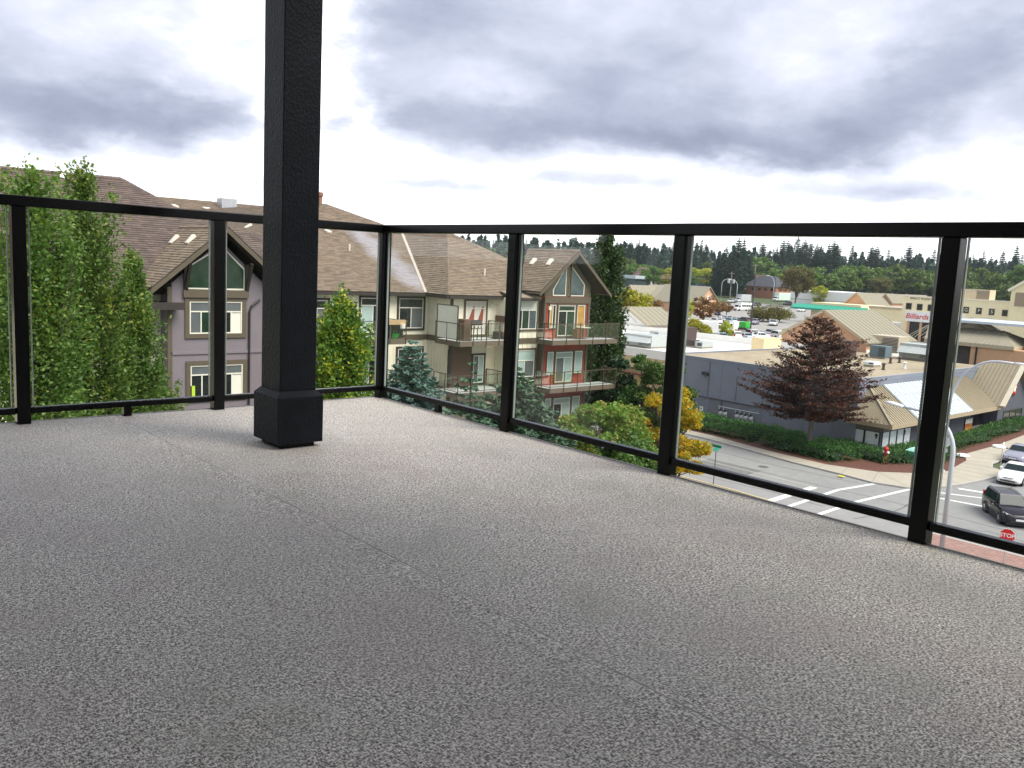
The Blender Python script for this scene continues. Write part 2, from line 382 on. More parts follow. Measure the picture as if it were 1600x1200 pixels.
# railing
rl=thing('glass_railing','black metal railing with clear glass panels round the corner of the deck','railing',(2.98,4.63,0))
PX=2.983; PY=4.628
yr=[3.39,2.315,1.21,.10,-1.0,-2.1]; xl=[1.915,.952,-.05,-1.05,-2.05,-3.05]
def post(x,y,s=.029): return MB().box(x-s,x+s,y-s,y+s,-.16,1.034).build('post',BLACK,rl,bevel=.003)
post(PX,PY,.03)
for y in yr: post(PX,y,.03)
for x in xl: post(x,PY,.03)
def profile_rail(p0,p1,w,z0,z1,name):
    return MB().bar((p0[0],p0[1],(z0+z1)/2),(p1[0],p1[1],(z0+z1)/2),w,z1-z0).build(name,BLACK,rl,bevel=.005)
profile_rail((PX,PY+.036),(PX,-3.1),.072,1.0345,1.083,'top_rail')
profile_rail((PX-.0365,PY),(-3.9,PY),.072,1.0345,1.083,'top_rail')
ys=[PY]+yr; xs=[PX]+xl
for i in range(len(ys)-1):
    a,c=ys[i]-.0305,ys[i+1]+.0305
    profile_rail((PX,a),(PX,c),.038,.048,.078,'bottom_rail')
    MB().box(PX-.003,PX+.003,c+.016,a-.016,.0785,1.034).build('glass_panel',GLASS,rl)
    for yy in (a-.016,c+.016): MB().box(PX-.006,PX+.006,yy-.0022,yy+.0022,.079,1.0335).build('glazing_strip',GEDGE,rl)
    mid=(a+c)/2
    if i==0: MB().box(PX-.014,PX+.014,mid-.02,mid+.02,-.1,.0475).build('support_foot',BLACK,rl)
for i in range(len(xs)-1):
    a,c=xs[i]-.0305,xs[i+1]+.0305
    profile_rail((a,PY),(c,PY),.038,.048,.078,'bottom_rail')
    MB().box(c+.016,a-.016,PY-.003,PY+.003,.0785,1.034).build('glass_panel',GLASS,rl)
    for xx in (a-.016,c+.016): MB().box(xx-.0022,xx+.0022,PY-.006,PY+.006,.079,1.0335).build('glazing_strip',GEDGE,rl)
    mid=(a+c)/2
    if i==1: MB().box(mid-.02,mid+.02,PY-.014,PY+.014,-.1,.0475).build('support_foot',BLACK,rl)
# ------------------------------------------------------------------ architecture helpers
CREAM=mat('cream_board_siding',(.82,.77,.61),.75,.05,2.0,big=.25,c2=(.66,.61,.46))
CREAM2=mat('cream_lap_siding',(.62,.56,.40),.75,.05,2.0)
LAV=mat('lavender_grey_stucco',(.20,.172,.19),.85,.05,1.5,.2,60,big=.3,c2=(.165,.145,.155))
REDB=mat('barn_red_boards',(.33,.05,.035),.7,.10,2.0,big=.3,c2=(.24,.04,.03))
BRSID=mat('brown_lap_siding',(.13,.075,.05),.75,.08,2)
BRTRIM=mat('olive_brown_trim',(.105,.082,.055),.65,.08,3)
DKTRIM=mat('dark_brown_fascia',(.035,.027,.022),.55,.1,3)
WHITEF=mat('cream_vinyl_frame',(.75,.72,.62),.4,.03,3)
SHING=mat('asphalt_shingle_brown',(.235,.18,.125),.9,.12,2.5,.3,90,island=.8,c2=(.135,.102,.076))
SHING2=mat('asphalt_shingle_dark',(.135,.10,.083),.9,.12,2.5,.3,90,island=.85,c2=(.075,.056,.05))
UNDER=mat('roof_underlay',(.07,.055,.045),.9,.1,3)
FLASH=mat('valley_flashing_metal',(.46,.41,.34),.5,.08,3)
DECKB=mat('balcony_floor_membrane',(.55,.57,.55),.6,.06,3)
FASB=mat('balcony_fascia_brown',(.135,.105,.075),.6,.06,3)
RAILB=mat('bronze_rail_metal',(.10,.075,.055),.45,.08,5,metal=.2)
BGLASS=glassmat('balcony_glass',(.96,.98,.965),.3)
FROST=mat('frosted_glass_screen',(.70,.70,.58),.4,.04,2)
SOFB=mat('gable_soffit_boards',(.30,.24,.18),.7,.06,3)
VENTM=mat('roof_vent_cap',(.72,.67,.57),.5,.05,3)
PIPEM=mat('dark_downpipe',(.03,.025,.022),.4,.1,3)
CPIPE=mat('cream_downpipe',(.62,.57,.47),.5,.05,3)
G_DARK=mat('window_glass_dark',(.018,.022,.022),.04,.3,1.2,spec=.9)
G_GREEN=mat('window_glass_green',(.022,.045,.03),.05,.4,1.5,spec=.9)
G_BLIND=mat('window_teal_blind',(.36,.47,.43),.22,.06,1.2,spec=.7)
G_GREYB=mat('window_grey_blind',(.12,.135,.14),.2,.12,1.5,spec=.7)
G_WHITE=mat('window_white_blind',(.66,.68,.60),.25,.05,1.2,spec=.6)
G_AMBER=mat('window_amber_curtain',(.42,.24,.06),.25,.15,2,spec=.6)
G_SKY=mat('window_glass_sky',(.09,.12,.13),.03,.4,.8,spec=1.0)
CURT=mat('white_curtain',(.60,.57,.50),.8,.1,14,stretch=(1,1,.05))
CURTR=mat('rust_curtain',(.25,.07,.04),.8,.1,14)
ZV=Vector((0,0,1))
def fy(Y,x0=0): return (Vector((0,Y,0)),Vector((1,0,0)),Vector((0,-1,0)))   # wall facing the camera side -y
def fx(X): return (Vector((X,0,0)),Vector((0,1,0)),Vector((-1,0,0)))         # wall facing -x
def py_(Y,x0,y0,x1,y1):
    a=aty(x0,(y0+y1)/2,Y).x; c=aty(x1,(y0+y1)/2,Y).x; xm=(x0+x1)/2
    return a,c,aty(xm,y1,Y).z,aty(xm,y0,Y).z
def px_(X,x0,y0,x1,y1):
    a=atx(x0,(y0+y1)/2,X).y; c=atx(x1,(y0+y1)/2,X).y; xm=(x0+x1)/2
    return min(a,c),max(a,c),atx(xm,y1,X).z,atx(xm,y0,X).z
def ringbox(mb,fr,a0,a1,z0,z1,w,n0,n1,wb=None,wt=None):
    wb=w if wb is None else wb; wt=w if wt is None else wt
    mb.fbox(fr,a0,a1,z1-wt,z1,n0,n1); mb.fbox(fr,a0,a1,z0,z0+wb,n0,n1)
    mb.fbox(fr,a0,a0+w,z0+wb,z1-wt,n0,n1); mb.fbox(fr,a1-w,a1,z0+wb,z1-wt,n0,n1)
def window(par,fr,a0,a1,z0,z1,rows,trim=.1,tm=None,fm=None,name='window',fw=.055,nout=.0):
    """rows bottom to top: (fraction, [pane materials]); trim ring, frame bars, each pane a sub-part"""
    w=MB(); ringbox(w,fr,a0,a1,z0,z1,trim,.002,.07)
    W=w.build(name,tm or BRTRIM,par)
    a0+=trim+.002;a1-=trim+.002;z0+=trim+.002;z1-=trim+.002
    f=MB(); ringbox(f,fr,a0,a1,z0,z1,fw,.003,.05)
    zz=z0+fw; H=z1-z0-2*fw; panes=[]
    for ri,(fr_h,ms) in enumerate(rows):
        zt=zz+H*fr_h
        if ri<len(rows)-1: f.fbox(fr,a0+fw,a1-fw,zt-fw/2,zt+fw/2,.003,.052); 
        lo=zz+(fw/2 if ri>0 else 0)+.001; hi=zt-(fw/2 if ri<len(rows)-1 else 0)-.001
        k=len(ms); wd=(a1-a0-2*fw)/k
        for i,mm in enumerate(ms):
            p0=a0+fw+i*wd+(fw/2 if i else 0)+.001; p1=a0+fw+(i+1)*wd-(fw/2 if i<k-1 else 0)-.001
            if i<k-1: f.fbox(fr,p1+.001,p1+fw-.001,lo,hi,.003,.048)
            panes.append((p0,p1,lo,hi,mm))
        zz=zt
    f.build('frame',fm or WHITEF,W)
    for p0,p1,lo,hi,mm in panes: MB().fbox(fr,p0,p1,lo,hi,.002,.018).build('pane',mm,W)
    return W
def shingle_roof(par,polys,material,expo=.17,tab=.34,name='roof',thick=.16,lift=.025):
    """polys: list of convex 3-D polygons whose first edge is the eave; underlay + loose tabs"""
    u=MB(); V=[];Fq=[]
    rnd=random.Random(len(polys)*7+int(abs(polys[0][0][0])*10))
    for poly in polys:
        P=[Vector(q) for q in poly]; e=(P[1]-P[0]).normalized(); n=Vector((0,0,0))
        for i in range(len(P)): n+=P[i].cross(P[(i+1)%len(P)])
        n.normalize()
        if n.z<0: n=-n
        up=n.cross(e); 
        if up.z<0: up=-up
        u.prism([p-n*.01 for p in P],-n*thick)
        uv=[((p-P[0]).dot(e),(p-P[0]).dot(up)) for p in P]
        vmax=max(b for a,b in uv)
        def span(v):
            xs=[]
            for i in range(len(uv)):
                (a0,b0),(a1,b1)=uv[i],uv[(i+1)%len(uv)]
                if (b0-v)*(b1-v)<=0 and abs(b1-b0)>1e-6: xs.append(a0+(a1-a0)*(v-b0)/(b1-b0))
            return (min(xs),max(xs)) if len(xs)>1 else None
        v=0.001; row=0
        while v<vmax-.02:
            v1=min(v+expo,vmax-.005); s0=span(v); s1=span(v1-.001)
            if s0 and s1:
                a=min(s0[0],s1[0])-rnd.random()*tab
                while a<max(s0[1],s1[1]):
                    w=tab*(.65+rnd.random()*.8); b_=a+w-.006
                    q=[(max(a,s0[0]),v),(min(b_,s0[1]),v),(min(b_,s1[1]),v1),(max(a,s1[0]),v1)]
                    if q[1][0]>q[0][0] or q[2][0]>q[3][0]:
                        q[1]=(max(q[1][0],q[0][0]),v); q[2]=(max(q[2][0],q[3][0]),v1)
                        l=lift*(.7+rnd.random()*.7); b=len(V)
                        for (aa,vv),h in zip(q,(l,l,.003,.003)): V.append(P[0]+e*aa+up*vv+n*h)
                        V.append(V[b]-n*l*.98-up*.001); V.append(V[b+1]-n*l*.98-up*.001)
                        Fq+= [(b,b+1,b+2,b+3),(b+4,b+5,b+1,b)]
                    a+=w
            v+=expo; row+=1
    Rf=u.build(name,UNDER,par)
    mb=MB(); mb.v=[tuple(x) for x in V]; mb.f=Fq; mb.mi=[0]*len(Fq)
    mb.build('shingle',material,Rf,kind='stuff')
    return Rf
def caps(par,p0,p1,material,step=.2,w=.3,name='ridge_cap'):
    p0=Vector(p0);p1=Vector(p1);L=(p1-p0).length; d=(p1-p0)/L; s=d.cross(ZV).normalized(); up=s.cross(d)
    mb=MB(); n=int(L/step)
    for i in range(n):
        a=p0+d*(i*step); c=p0+d*(i*step+step*1.15)
        mb.add([a+up*.05,a+s*w/2-up*.055,a-s*w/2-up*.055,c+up*.03,c+s*w/2-up*.075,c-s*w/2-up*.075],[(0,1,4,3),(0,3,5,2),(0,2,1)])
    return mb.build(name,material,par,kind='stuff')
def balcony(par,x0,x1,y0,y1,zt,posts_front,posts_left=(),posts_right=(),right=True,left=True,h=1.05,skip_glass=False):
    """slab from wall y1 out to y0 (towards -y)"""
    b=MB(); b.box(x0+.02,x1-.02,y0+.02,y1,zt-.2,zt-.002); B=b.build('balcony',DECKB,par)
    f=MB(); f.box(x0-.03,x1+.03,y0-.03,y0+.018,zt-.28,zt+.012); f.box(x0-.03,x0+.018,y0+.018,y1,zt-.28,zt+.012); f.box(x1-.018,x1+.03,y0+.018,y1,zt-.28,zt+.012)
    f.build('fascia',FASB,B)
    MB().box(x0+.02,x1-.02,y0+.02,y1,zt-.26,zt-.2).build('soffit',SOFB,B)
    xs=list(posts_front); px=.022
    for x in xs: MB().box(x-px,x+px,y0-.075,y0-.032,zt-.26,zt+h-.04).build('post',RAILB,B)
    MB().box(x0-.075,x1+.075,y0-.085,y0-.022,zt+h-.04,zt+h).build('top_rail',RAILB,B)
    MB().box(x0-.06,x1+.06,y0-.066,y0-.042,zt+.1,zt+.135).build('bottom_rail',RAILB,B)
    for a,c in zip(xs[:-1],xs[1:]): MB().box(a+px+.01,c-px-.01,y0-.057,y0-.051,zt+.136,zt+h-.041).build('glass_pane',BGLASS,B)
    for on,X in ((left,x0-.05),(right,x1+.05)):
        if not on: continue
        MB().box(X-.03,X+.03,y0-.02,y1-.01,zt+h-.041,zt+h-.001).build('top_rail',RAILB,B)
        MB().box(X-.012,X+.012,y0-.02,y1-.01,zt+.1,zt+.135).build('bottom_rail',RAILB,B)
        ym=(y0+y1)/2
        for yy in (ym,y1-.04): MB().box(X-px,X+px,yy-px,yy+px,zt-.2,zt+h-.042).build('post',RAILB,B)
        MB().box(X-.003,X+.003,y0,ym-px-.01,zt+.136,zt+h-.042).build('glass_pane',BGLASS,B)
        MB().box(X-.003,X+.003,ym+px+.01,y1-.07,zt+.136,zt+h-.042).build('glass_pane',BGLASS,B)
    return B
def battens(par,fr,a0,a1,z0,z1,material,step=.42,w=.05,holes=()):
    mb=MB(); a=a0+step/2
    while a<a1:
        segs=[(z0,z1)]
        for h0,h1,g0,g1 in holes:
            if h0-.03<a<h1+.03: segs=[s for q in segs for s in ((q[0],min(q[1],g0)),(max(q[0],g1),q[1])) if s[1]-s[0]>.05]
        for s in segs: mb.fbox(fr,a-w/2,a+w/2,s[0],s[1],.001,.022)
        a+=step
    return mb.build('batten',material,par,kind='stuff')
def laps(par,fr,a0,a1,z0,z1,material,step=.2):
    mb=MB(); o,Rr,N=fr; z=z0
    while z<z1-.02:
        zt=min(z+step,z1); P=lambda a,zz,n:o+Rr*a+ZV*zz+N*n
        mb.add([P(a0,z,.035),P(a1,z,.035),P(a1,zt,.008),P(a0,zt,.008),P(a0,z,.001),P(a1,z,.001)],[(0,1,2,3),(4,5,1,0)]); z+=step
    return mb.build('lap_siding',material,par,kind='stuff')
def roofvent(par,p,n,e,s=.38,name='roof_vent'):
    n=Vector(n).normalized(); e=Vector(e).normalized(); u=n.cross(e); p=Vector(p)
    mb=MB(); P=lambda a,b,c:p+e*a+u*b+n*c
    mb.add([P(-s/2,-s*.8,0),P(s/2,-s*.8,0),P(s/2,s*.8,0),P(-s/2,s*.8,0),P(-s/2,-s*.8,.16),P(s/2,-s*.8,.16),P(s/2,s*.8,.07),P(-s/2,s*.8,.07)],[(3,2,1,0),(4,5,6,7),(0,1,5,4),(1,2,6,5),(2,3,7,6),(3,0,4,7)])
    return mb.build(name,VENTM,par,bevel=.02)
# ------------------------------------------------------------------ the apartment building opposite
AB=thing('apartment_building','brown roofed apartment building with cream walls, a red gabled bay and a lavender gabled bay','building',(30,43,-14))
YA,YC,XB,YR,YL,YG=43.2,41.0,31.1,39.4,39.6,38.2
ZE=-1.03; L3,L2,L1=-3.55,-6.55,-9.55
# walls (solid blocks)
MB().box(18.3,XB,YA,60,-14,ZE).build('wall',CREAM,AB)
MB().box(XB+.001,41.0,YC,60,-14,ZE).build('wall',CREAM,AB)
MB().box(-14,18.3,YL,60,-14,ZE).build('wall',CREAM,AB)
MB().box(13.75,18.1,YG,YL-.001,-14,-.6).build('wall',LAV,AB)
gb=MB(); gb.prism([(13.75,YG,-.6),(18.1,YG,-.6),(15.95,YG,1.35)],(0,1.3,0)); gb.build('gable_wall',LAV,AB)
XR0,XR1=37.25,41.35; XG=39.42
MB().box(XR0,XR1,YR,YC-.001,-14,-.9).build('wall',REDB,AB)
gb=MB(); gb.prism([(XR0,YR,-.9),(XR1,YR,-.9),(XR1,YR,-.15),(XG,YR,1.62),(XR0,YR,-.15)],(0,1.5,0)); gb.build('gable_wall',BRTRIM,AB)
# roofs
EC=Vector((30.55,YC-.5,ZE+.05)); d=ray(699,362); d=d/math.hypot(d.x,d.y); PK=EYE+d*58.2
sC=(PK.z-EC.z)/(PK.y-EC.y); sB=(PK.z-EC.z)/(PK.x-EC.x); sA=.42
gz_r=2.07; sG=.83; GY=38.7
def isect_valley(z): # red gable left plane with the roof plane of the middle wing
    return Vector((XG-(gz_r-z)/sG, EC.y+(z-EC.z)/sC, z))
ER=Vector((42.6,EC.y,EC.z))
PKB=Vector((PK.x,50.2,PK.z))
# right face of the middle wing runs from its ridge down to the hidden right eave
def on_hip(t): return PK+(ER-PK)*t
HQ=on_hip(.47); Q=isect_valley(HQ.z-.12); VL=isect_valley(-.55)
cpoly=[EC,Vector((VL.x-.35,EC.y,EC.z)),VL,Q,HQ,PK]
EA=Vector((30.55,YA-.5,EC.z)); 
tv=PK.z-EC.z; VT=Vector((EA.x+tv/sB,EA.y+tv/sA,PK.z))
bpoly=[EA,EC,PK,VT]
pk_a=EYE+(lambda q:q/math.hypot(q.x,q.y))(ray(505,321))*64.0
pk_a=Vector((pk_a.x,EA.y+(4.62-EA.z)/sA,4.62))
AL=Vector((17.6,EA.y,EA.z))
apoly=[AL,EA,VT,pk_a]
lpoly=[Vector((17.6,80,EA.z)),AL,pk_a,Vector((pk_a.x,80,4.62))]
def onL(px,py,s=.75,y0=39.0,z0=-1.0):
    q=ray(px,py); k=(z0-EYE.z-s*y0)/(q.z-s*q.y); return EYE+q*k
Lr=onL(188,278); Lm=onL(326,352); Ll=onL(-160,250)
Lroof=[Vector((-16,39,-1)),Vector((20.6,39,-1)),Vector((20.6,Lm.y-.5,Lm.z-.4)),Lm,Lr,Vector((-16,Ll.y,Ll.z))]
shingle_roof(AB,[cpoly],SHING)
SHINGA=mat('asphalt_shingle_streaked',(.235,.18,.125),.9,.12,2.5,.3,90,island=.8,c2=(.135,.102,.076))
def onA(px,py):
    n=(EA-AL).cross(pk_a-AL).normalized(); q=ray(px,py); return EYE+q*((AL-EYE).dot(n)/q.dot(n))
add_streak(SHINGA,onA(540,345)-Vector((30,43,-14)),onA(662,452)-Vector((30,43,-14)),1.5,(.36,.345,.37),.8)  # pale lavender grey band blended into the shingle colour
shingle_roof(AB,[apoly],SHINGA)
shingle_roof(AB,[bpoly],SHING); shingle_roof(AB,[lpoly],SHING)
shingle_roof(AB,[Lroof],SHING2)
MB().add([PK,HQ,ER,Vector((ER.x,55,ER.z)),PKB],[(0,1,2,3,4)]).build('back_roof',SHING2,AB)
caps(AB,EC+Vector((.05,.05,.03)),PK,SHING,name='hip_cap'); caps(AB,HQ,PK,SHING,name='hip_cap'); caps(AB,VT,pk_a,SHING2,name='hip_cap'); caps(AB,Lm,Lr,SHING2,name='hip_cap'); caps(AB,Lr,Lroof[-1],SHING2,name='ridge_cap')
fl=MB(); fl.bar(EA+Vector((0,0,.05)),VT+Vector((0,0,.05)),.24,.03,(0,0,1)); fl.build('valley_flashing',FLASH,AB)
# gables
def gable(cx,half,zr,s,yf,yb,material,flash_pts=None,yb_e=None):
    zt=zr-s*half; yb_e=yb if yb_e is None else yb_e
    shingle_roof(AB,[[(cx-half,yb_e,zt),(cx-half,yf,zt),(cx,yf,zr),(cx,yb,zr)]],material,thick=.12,name='gable_roof')
    shingle_roof(AB,[[(cx+half,yf,zt),(cx+half,yb_e,zt),(cx,yb,zr),(cx,yf,zr)]],material,thick=.12,name='gable_roof')
    caps(AB,(cx,yf,zr),(cx,yb,zr),material)
    for sg in (-1,1):
        bb=MB(); a=Vector((cx+sg*(half+.02),yf-.03,zt-.13)); c=Vector((cx,yf-.03,zr-.11)); dn=Vector((0,0,-.17))
        bb.add([a-dn*.35,c-dn*.35,c+dn,a+dn,a-dn*.35+Vector((0,.06,0)),c-dn*.35+Vector((0,.06,0)),c+dn+Vector((0,.06,0)),a+dn+Vector((0,.06,0))],[(0,1,2,3),(7,6,5,4),(0,4,5,1),(2,6,7,3),(0,3,7,4)]); bb.build('barge_board',BRTRIM,AB)
        so=MB(); so.add([(cx+sg*half,yf,zt-.14),(cx,yf,zr-.14),(cx,yf+1.3,zr-.14),(cx+sg*half,yf+1.3,zt-.14)],[(0,1,2,3)]); so.build('soffit',SOFB,AB)
gable(XG,3.2,gz_r,sG,GY,43.6,SHING,yb_e=40.9)
gable(15.95,3.3,2.0,.84,37.5,43.2,SHING,yb_e=39.6)
fl=MB(); fl.bar(VL+Vector((-.05,0,.09)),Q+Vector((-.05,0,.09)),.2,.03); fl.build('valley_flashing',FLASH,AB)
def gl(px,py): # point on the lavender gable's left plane
    q=ray(px,py); n=Vector((-.84,0,1)); return EYE+q*((Vector((15.95,0,2.0))-EYE).dot(n)/q.dot(n))
fl=MB(); fl.bar(gl(221,429)+Vector((0,0,.06)),gl(266,354)+Vector((0,0,.06)),.16,.03); fl.build('valley_flashing',FLASH,AB)
# eaves: gutters and fascias
def gutter(p0,p1,name='gutter'): MB().bar(Vector(p0)+Vector((0,0,-.13)),Vector(p1)+Vector((0,0,-.13)),.13,.16).build(name,DKTRIM,AB)
gutter((18.5,EA.y-.05,EA.z),(30.6,EA.y-.05,EA.z)); gutter((30.5,EA.y,EA.z),(30.5,EC.y-.06,EC.z)); gutter((30.6,EC.y-.06,EC.z),(36.6,EC.y-.06,EC.z))
gutter((-14,38.94,-1.0),(12.8,38.94,-1.0)); gutter((12.65,37.6,-.8),(12.65,39.0,-.8))
for q in ((18.3,30.5,EA.y,YA),(30.55,36.6,EC.y,YC),(-14,13.7,39,YL)): MB().box(q[0],q[1],q[2],q[3],-1.2,-1.17).build('soffit',SOFB,AB)
MB().box(30.55,XB,EC.y,YA,-1.2,-1.171).build('soffit',SOFB,AB)
# bands
for fr,a0,a1 in ((fy(YA),18.3,XB),(fx(XB),YC,YA),(fy(YC),XB,37.2)):
    for L in (L3,L2):
        b=MB(); b.fbox(fr,a0+.01,a1-.01,L-.30,L+.02,.003,.06); b.build('band_board',BRTRIM,AB)
b=MB(); b.fbox(fy(YG),13.7,18.1,-3.74,-3.62,.003,.05); b.fbox(fx(13.75),YG,YL,-3.74,-3.62,.003,.05); b.build('band_board',LAV,AB)
for fr,a in ((fy(YC),XB+.01),(fy(YA),XB-.24),(fx(XB),YC+.0)):
    b=MB(); b.fbox(fr,a,a+.2,-14,-1.21,.005,.055); b.build('corner_board',DKTRIM if fr[1].x and a>XB else CREAM,AB)
for a in (13.55,18.02):
    b=MB(); b.fbox(fy(YG),a,a+.2,-14,-.75,.004,.05); b.build('corner_board',BRTRIM,AB)
b=MB(); b.fbox(fy(YL),13.25,13.5,-14,-1.2,.004,.05); b.build('corner_board',CREAM,AB)
# --- wing A windows
w=py_(YA,620,463,665.5,516); wa=[w]
window(AB,fy(YA),w[0],min(w[1],XB-.28),w[2],w[3],[(.70,[G_DARK,G_GREYB]),(.30,[G_DARK])],.12,DKTRIM)
w=py_(YA,560,462,603,536); wa.append(w)
window(AB,fy(YA),w[0],w[1],L3+.05,w[3],[(.80,[G_BLIND,G_DARK]),(.20,[G_DARK])],.12,DKTRIM,name='patio_door')
w=py_(YA,618,541,664.5,585); wa.append(w)
window(AB,fy(YA),w[0],min(w[1],XB-.28),w[2]-.5,w[3],[(.70,[G_DARK,G_GREYB]),(.30,[G_DARK])],.12,DKTRIM)
window(AB,fy(YA),25.9,28.0,L2+.05,-4.2,[(.80,[G_BLIND,G_DARK]),(.20,[G_DARK])],.12,DKTRIM,name='patio_door')
window(AB,fy(YA),20.0,22.0,L3+.05,-1.4,[(.80,[G_DARK,G_DARK]),(.20,[G_DARK])],.12,DKTRIM,name='patio_door')
window(AB,fy(YA),22.7,24.3,-3.1,-1.4,[(.70,[G_DARK,G_GREYB]),(.30,[G_DARK])],.12,DKTRIM)
for k in (L2,L1): window(AB,fy(YA),22.7,24.6,k+.5,k+2.2,[(.70,[G_DARK,G_GREYB]),(.30,[G_DARK])],.12,DKTRIM)
battens(AB,fy(YA),18.4,XB-.3,L3+.03,-1.2,CREAM,holes=wa+[(20,22,-4,0),(22.7,24.3,-3.2,-1.3)])
battens(AB,fy(YA),18.4,XB-.3,L2+.03,L3-.31,CREAM,holes=wa+[(25.9,28,-8,-4.1),(22.7,24.6,-6.2,-4.2)])
battens(AB,fx(XB),YC+.2,YA-.05,L2+.03,L3-.31,CREAM,.30); battens(AB,fx(XB),YC+.2,YA-.05,L3+.03,-1.2,CREAM,.30)
aB=py_(YA,577,500,634,520)
BX0,BX1=aty(572,541,40.7).x,aty(634,541,40.7).x
balcony(AB,BX0-1.6,BX1,40.75,YA-.03,L3,[BX0-1.6+i*(BX1-BX0+1.6)/4 for i in range(5)])
balcony(AB,19.4,21.6,40.9,YA-.03,L3,[19.4,20.5,21.6]); balcony(AB,19.4,21.6,40.9,YA-.03,L2,[19.4,20.5,21.6])
balcony(AB,BX0-1.6,BX1,40.75,YA-.03,L2,[BX0-1.6+i*(BX1-BX0+1.6)/4 for i in range(5)])
# --- wing C
wd=py_(YC,724,467,760.5,530)
window(AB,fy(YC),wd[0],wd[1],L3+.05,wd[3],[(.80,[CURT,CURT]),(.20,[CURT])],.13,BRTRIM,name='patio_door')
cu=MB()
for px0,px1 in ((733,739),(748,753)):
    a=aty(px0,500,YC).x; c=aty(px1,500,YC).x; t=L3+1.9
    cu.quad((a-.12,YC-.0195,L3+.95),(c+.06,YC-.0195,L3+.95),(c+.08,YC-.0195,t),(c-.02,YC-.0195,t))
cu.build('curtain',CURTR,AB)
YC2=39.75; X2=aty(796,500,YC2).x
MB().box(X2,XR0-.001,YC2,YC-.001,-14,ZE-.02).build('wall',CREAM,AB)
MB().prism([(X2,YC2-.45,ZE-.02),(36.9,YC2-.45,ZE-.02),(36.9,EC.y+.3,ZE+.30),(X2,EC.y+.3,ZE+.30)],(0,0,.06)).build('lower_roof',SHING,AB)
gutter((X2,YC2-.5,ZE+.06),(36.7,YC2-.5,ZE+.06))
for L in (L3,L2): MB().fbox(fy(YC2),X2+.01,XR0-.01,L-.30,L+.02,.003,.06).build('band_board',BRTRIM,AB)
MB().fbox(fy(YC2),X2-.02,X2+.16,-14,-1.15,.004,.055).build('corner_board',BRTRIM,AB)
wv=py_(YC2,801,467,840,517.5)
window(AB,fy(YC2),wv[0],min(wv[1],37.2),wv[2],wv[3],[(.68,[G_DARK,G_GREEN,G_SKY]),(.32,[G_WHITE])],.12,BRTRIM)
wu=py_(YC2,801,544,836,592)
window(AB,fy(YC2),wu[0],min(wu[1],37.1),wu[2],wu[3],[(.62,[G_BLIND,G_GREYB]),(.38,[G_BLIND])],.12,BRTRIM)
window(AB,fy(YC2),wu[0],min(wu[1],37.1),wu[2]-3,wu[3]-3,[(.62,[G_BLIND,G_GREYB]),(.38,[G_BLIND])],.12,BRTRIM)
w2=py_(YC,736,552,757,602)
window(AB,fy(YC),w2[0],w2[1],L2+.05,w2[3],[(1,[G_GREYB,G_BLIND])],.12,DKTRIM,name='patio_door')
window(AB,fy(YC),w2[0],w2[1],L1+.05,w2[3]-3,[(1,[G_GREYB,G_BLIND])],.12,DKTRIM,name='patio_door')
battens(AB,fy(YC),XB+.25,X2-.05,L3+.03,-1.2,CREAM,.40,holes=[wd]); battens(AB,fy(YC2),X2+.17,XR0-.05,L3+.03,-1.2,CREAM,.40,holes=[wv]); battens(AB,fy(YC2),X2+.17,XR0-.05,L2+.03,L3-.31,CREAM2,.40,holes=[wu])
laps(AB,fy(YC),XB+.22,w2[0]-.01,L2+.03,L3-.31,BRSID,.19); laps(AB,fy(YC),w2[1]+.01,34.9,L2+.03,L3-.31,CREAM2,.19); laps(AB,fy(YC),34.91,X2-.01,L2+.03,L3-.31,BRSID,.19)
laps(AB,fy(YC),XB+.22,37.2,L1+.03,L2-.31,CREAM2,.19)
cx0=aty(719,540,38.6).x; cx1=aty(800,540,38.6).x
bal=[cx0+i*(cx1-cx0)/4 for i in range(5)]
CB=balcony(AB,cx0,cx1,38.7,YC-.03,L3,bal); balcony(AB,cx0,cx1,38.7,YC-.03,L2,bal)
b=MB(); b.box(cx0-.06,cx0-.03,38.9,40.75,L3+.1,L3+2.0); b.build('privacy_screen',FROST,AB)
b=MB(); 
for y in (38.85,40.8): b.box(cx0-.075,cx0-.02,y-.03,y+.03,L3,L3+2.05)
b.box(cx0-.075,cx0-.02,38.88,40.77,L3+2.0,L3+2.05); b.build('screen_frame',RAILB,AB)
b=MB(); b.box(X2-.12,X2-.06,38.9,YC-.05,L3+.05,L3+1.35); b.build('divider_panel',BRSID,AB)
b=MB(); b.lathe([(.06,0),(.09,.05),(.09,.16),(.03,.2)],aty(768,478,YC-.1)); b.build('wall_lamp',VENTM,AB)
for px,mm in ((843,PIPEM),(847.5,CPIPE)):
    p=aty(px,500,YC2-.08); b=MB(); b.tube([(p.x,p.y,-1.2),(p.x,p.y,-14)],.07); b.build('downpipe',mm,AB)
b=MB(); b.tube([aty(702,546,YC-.1),aty(702,546,YC-.1)-Vector((0,0,9))],.08); b.build('downpipe',PIPEM,AB)
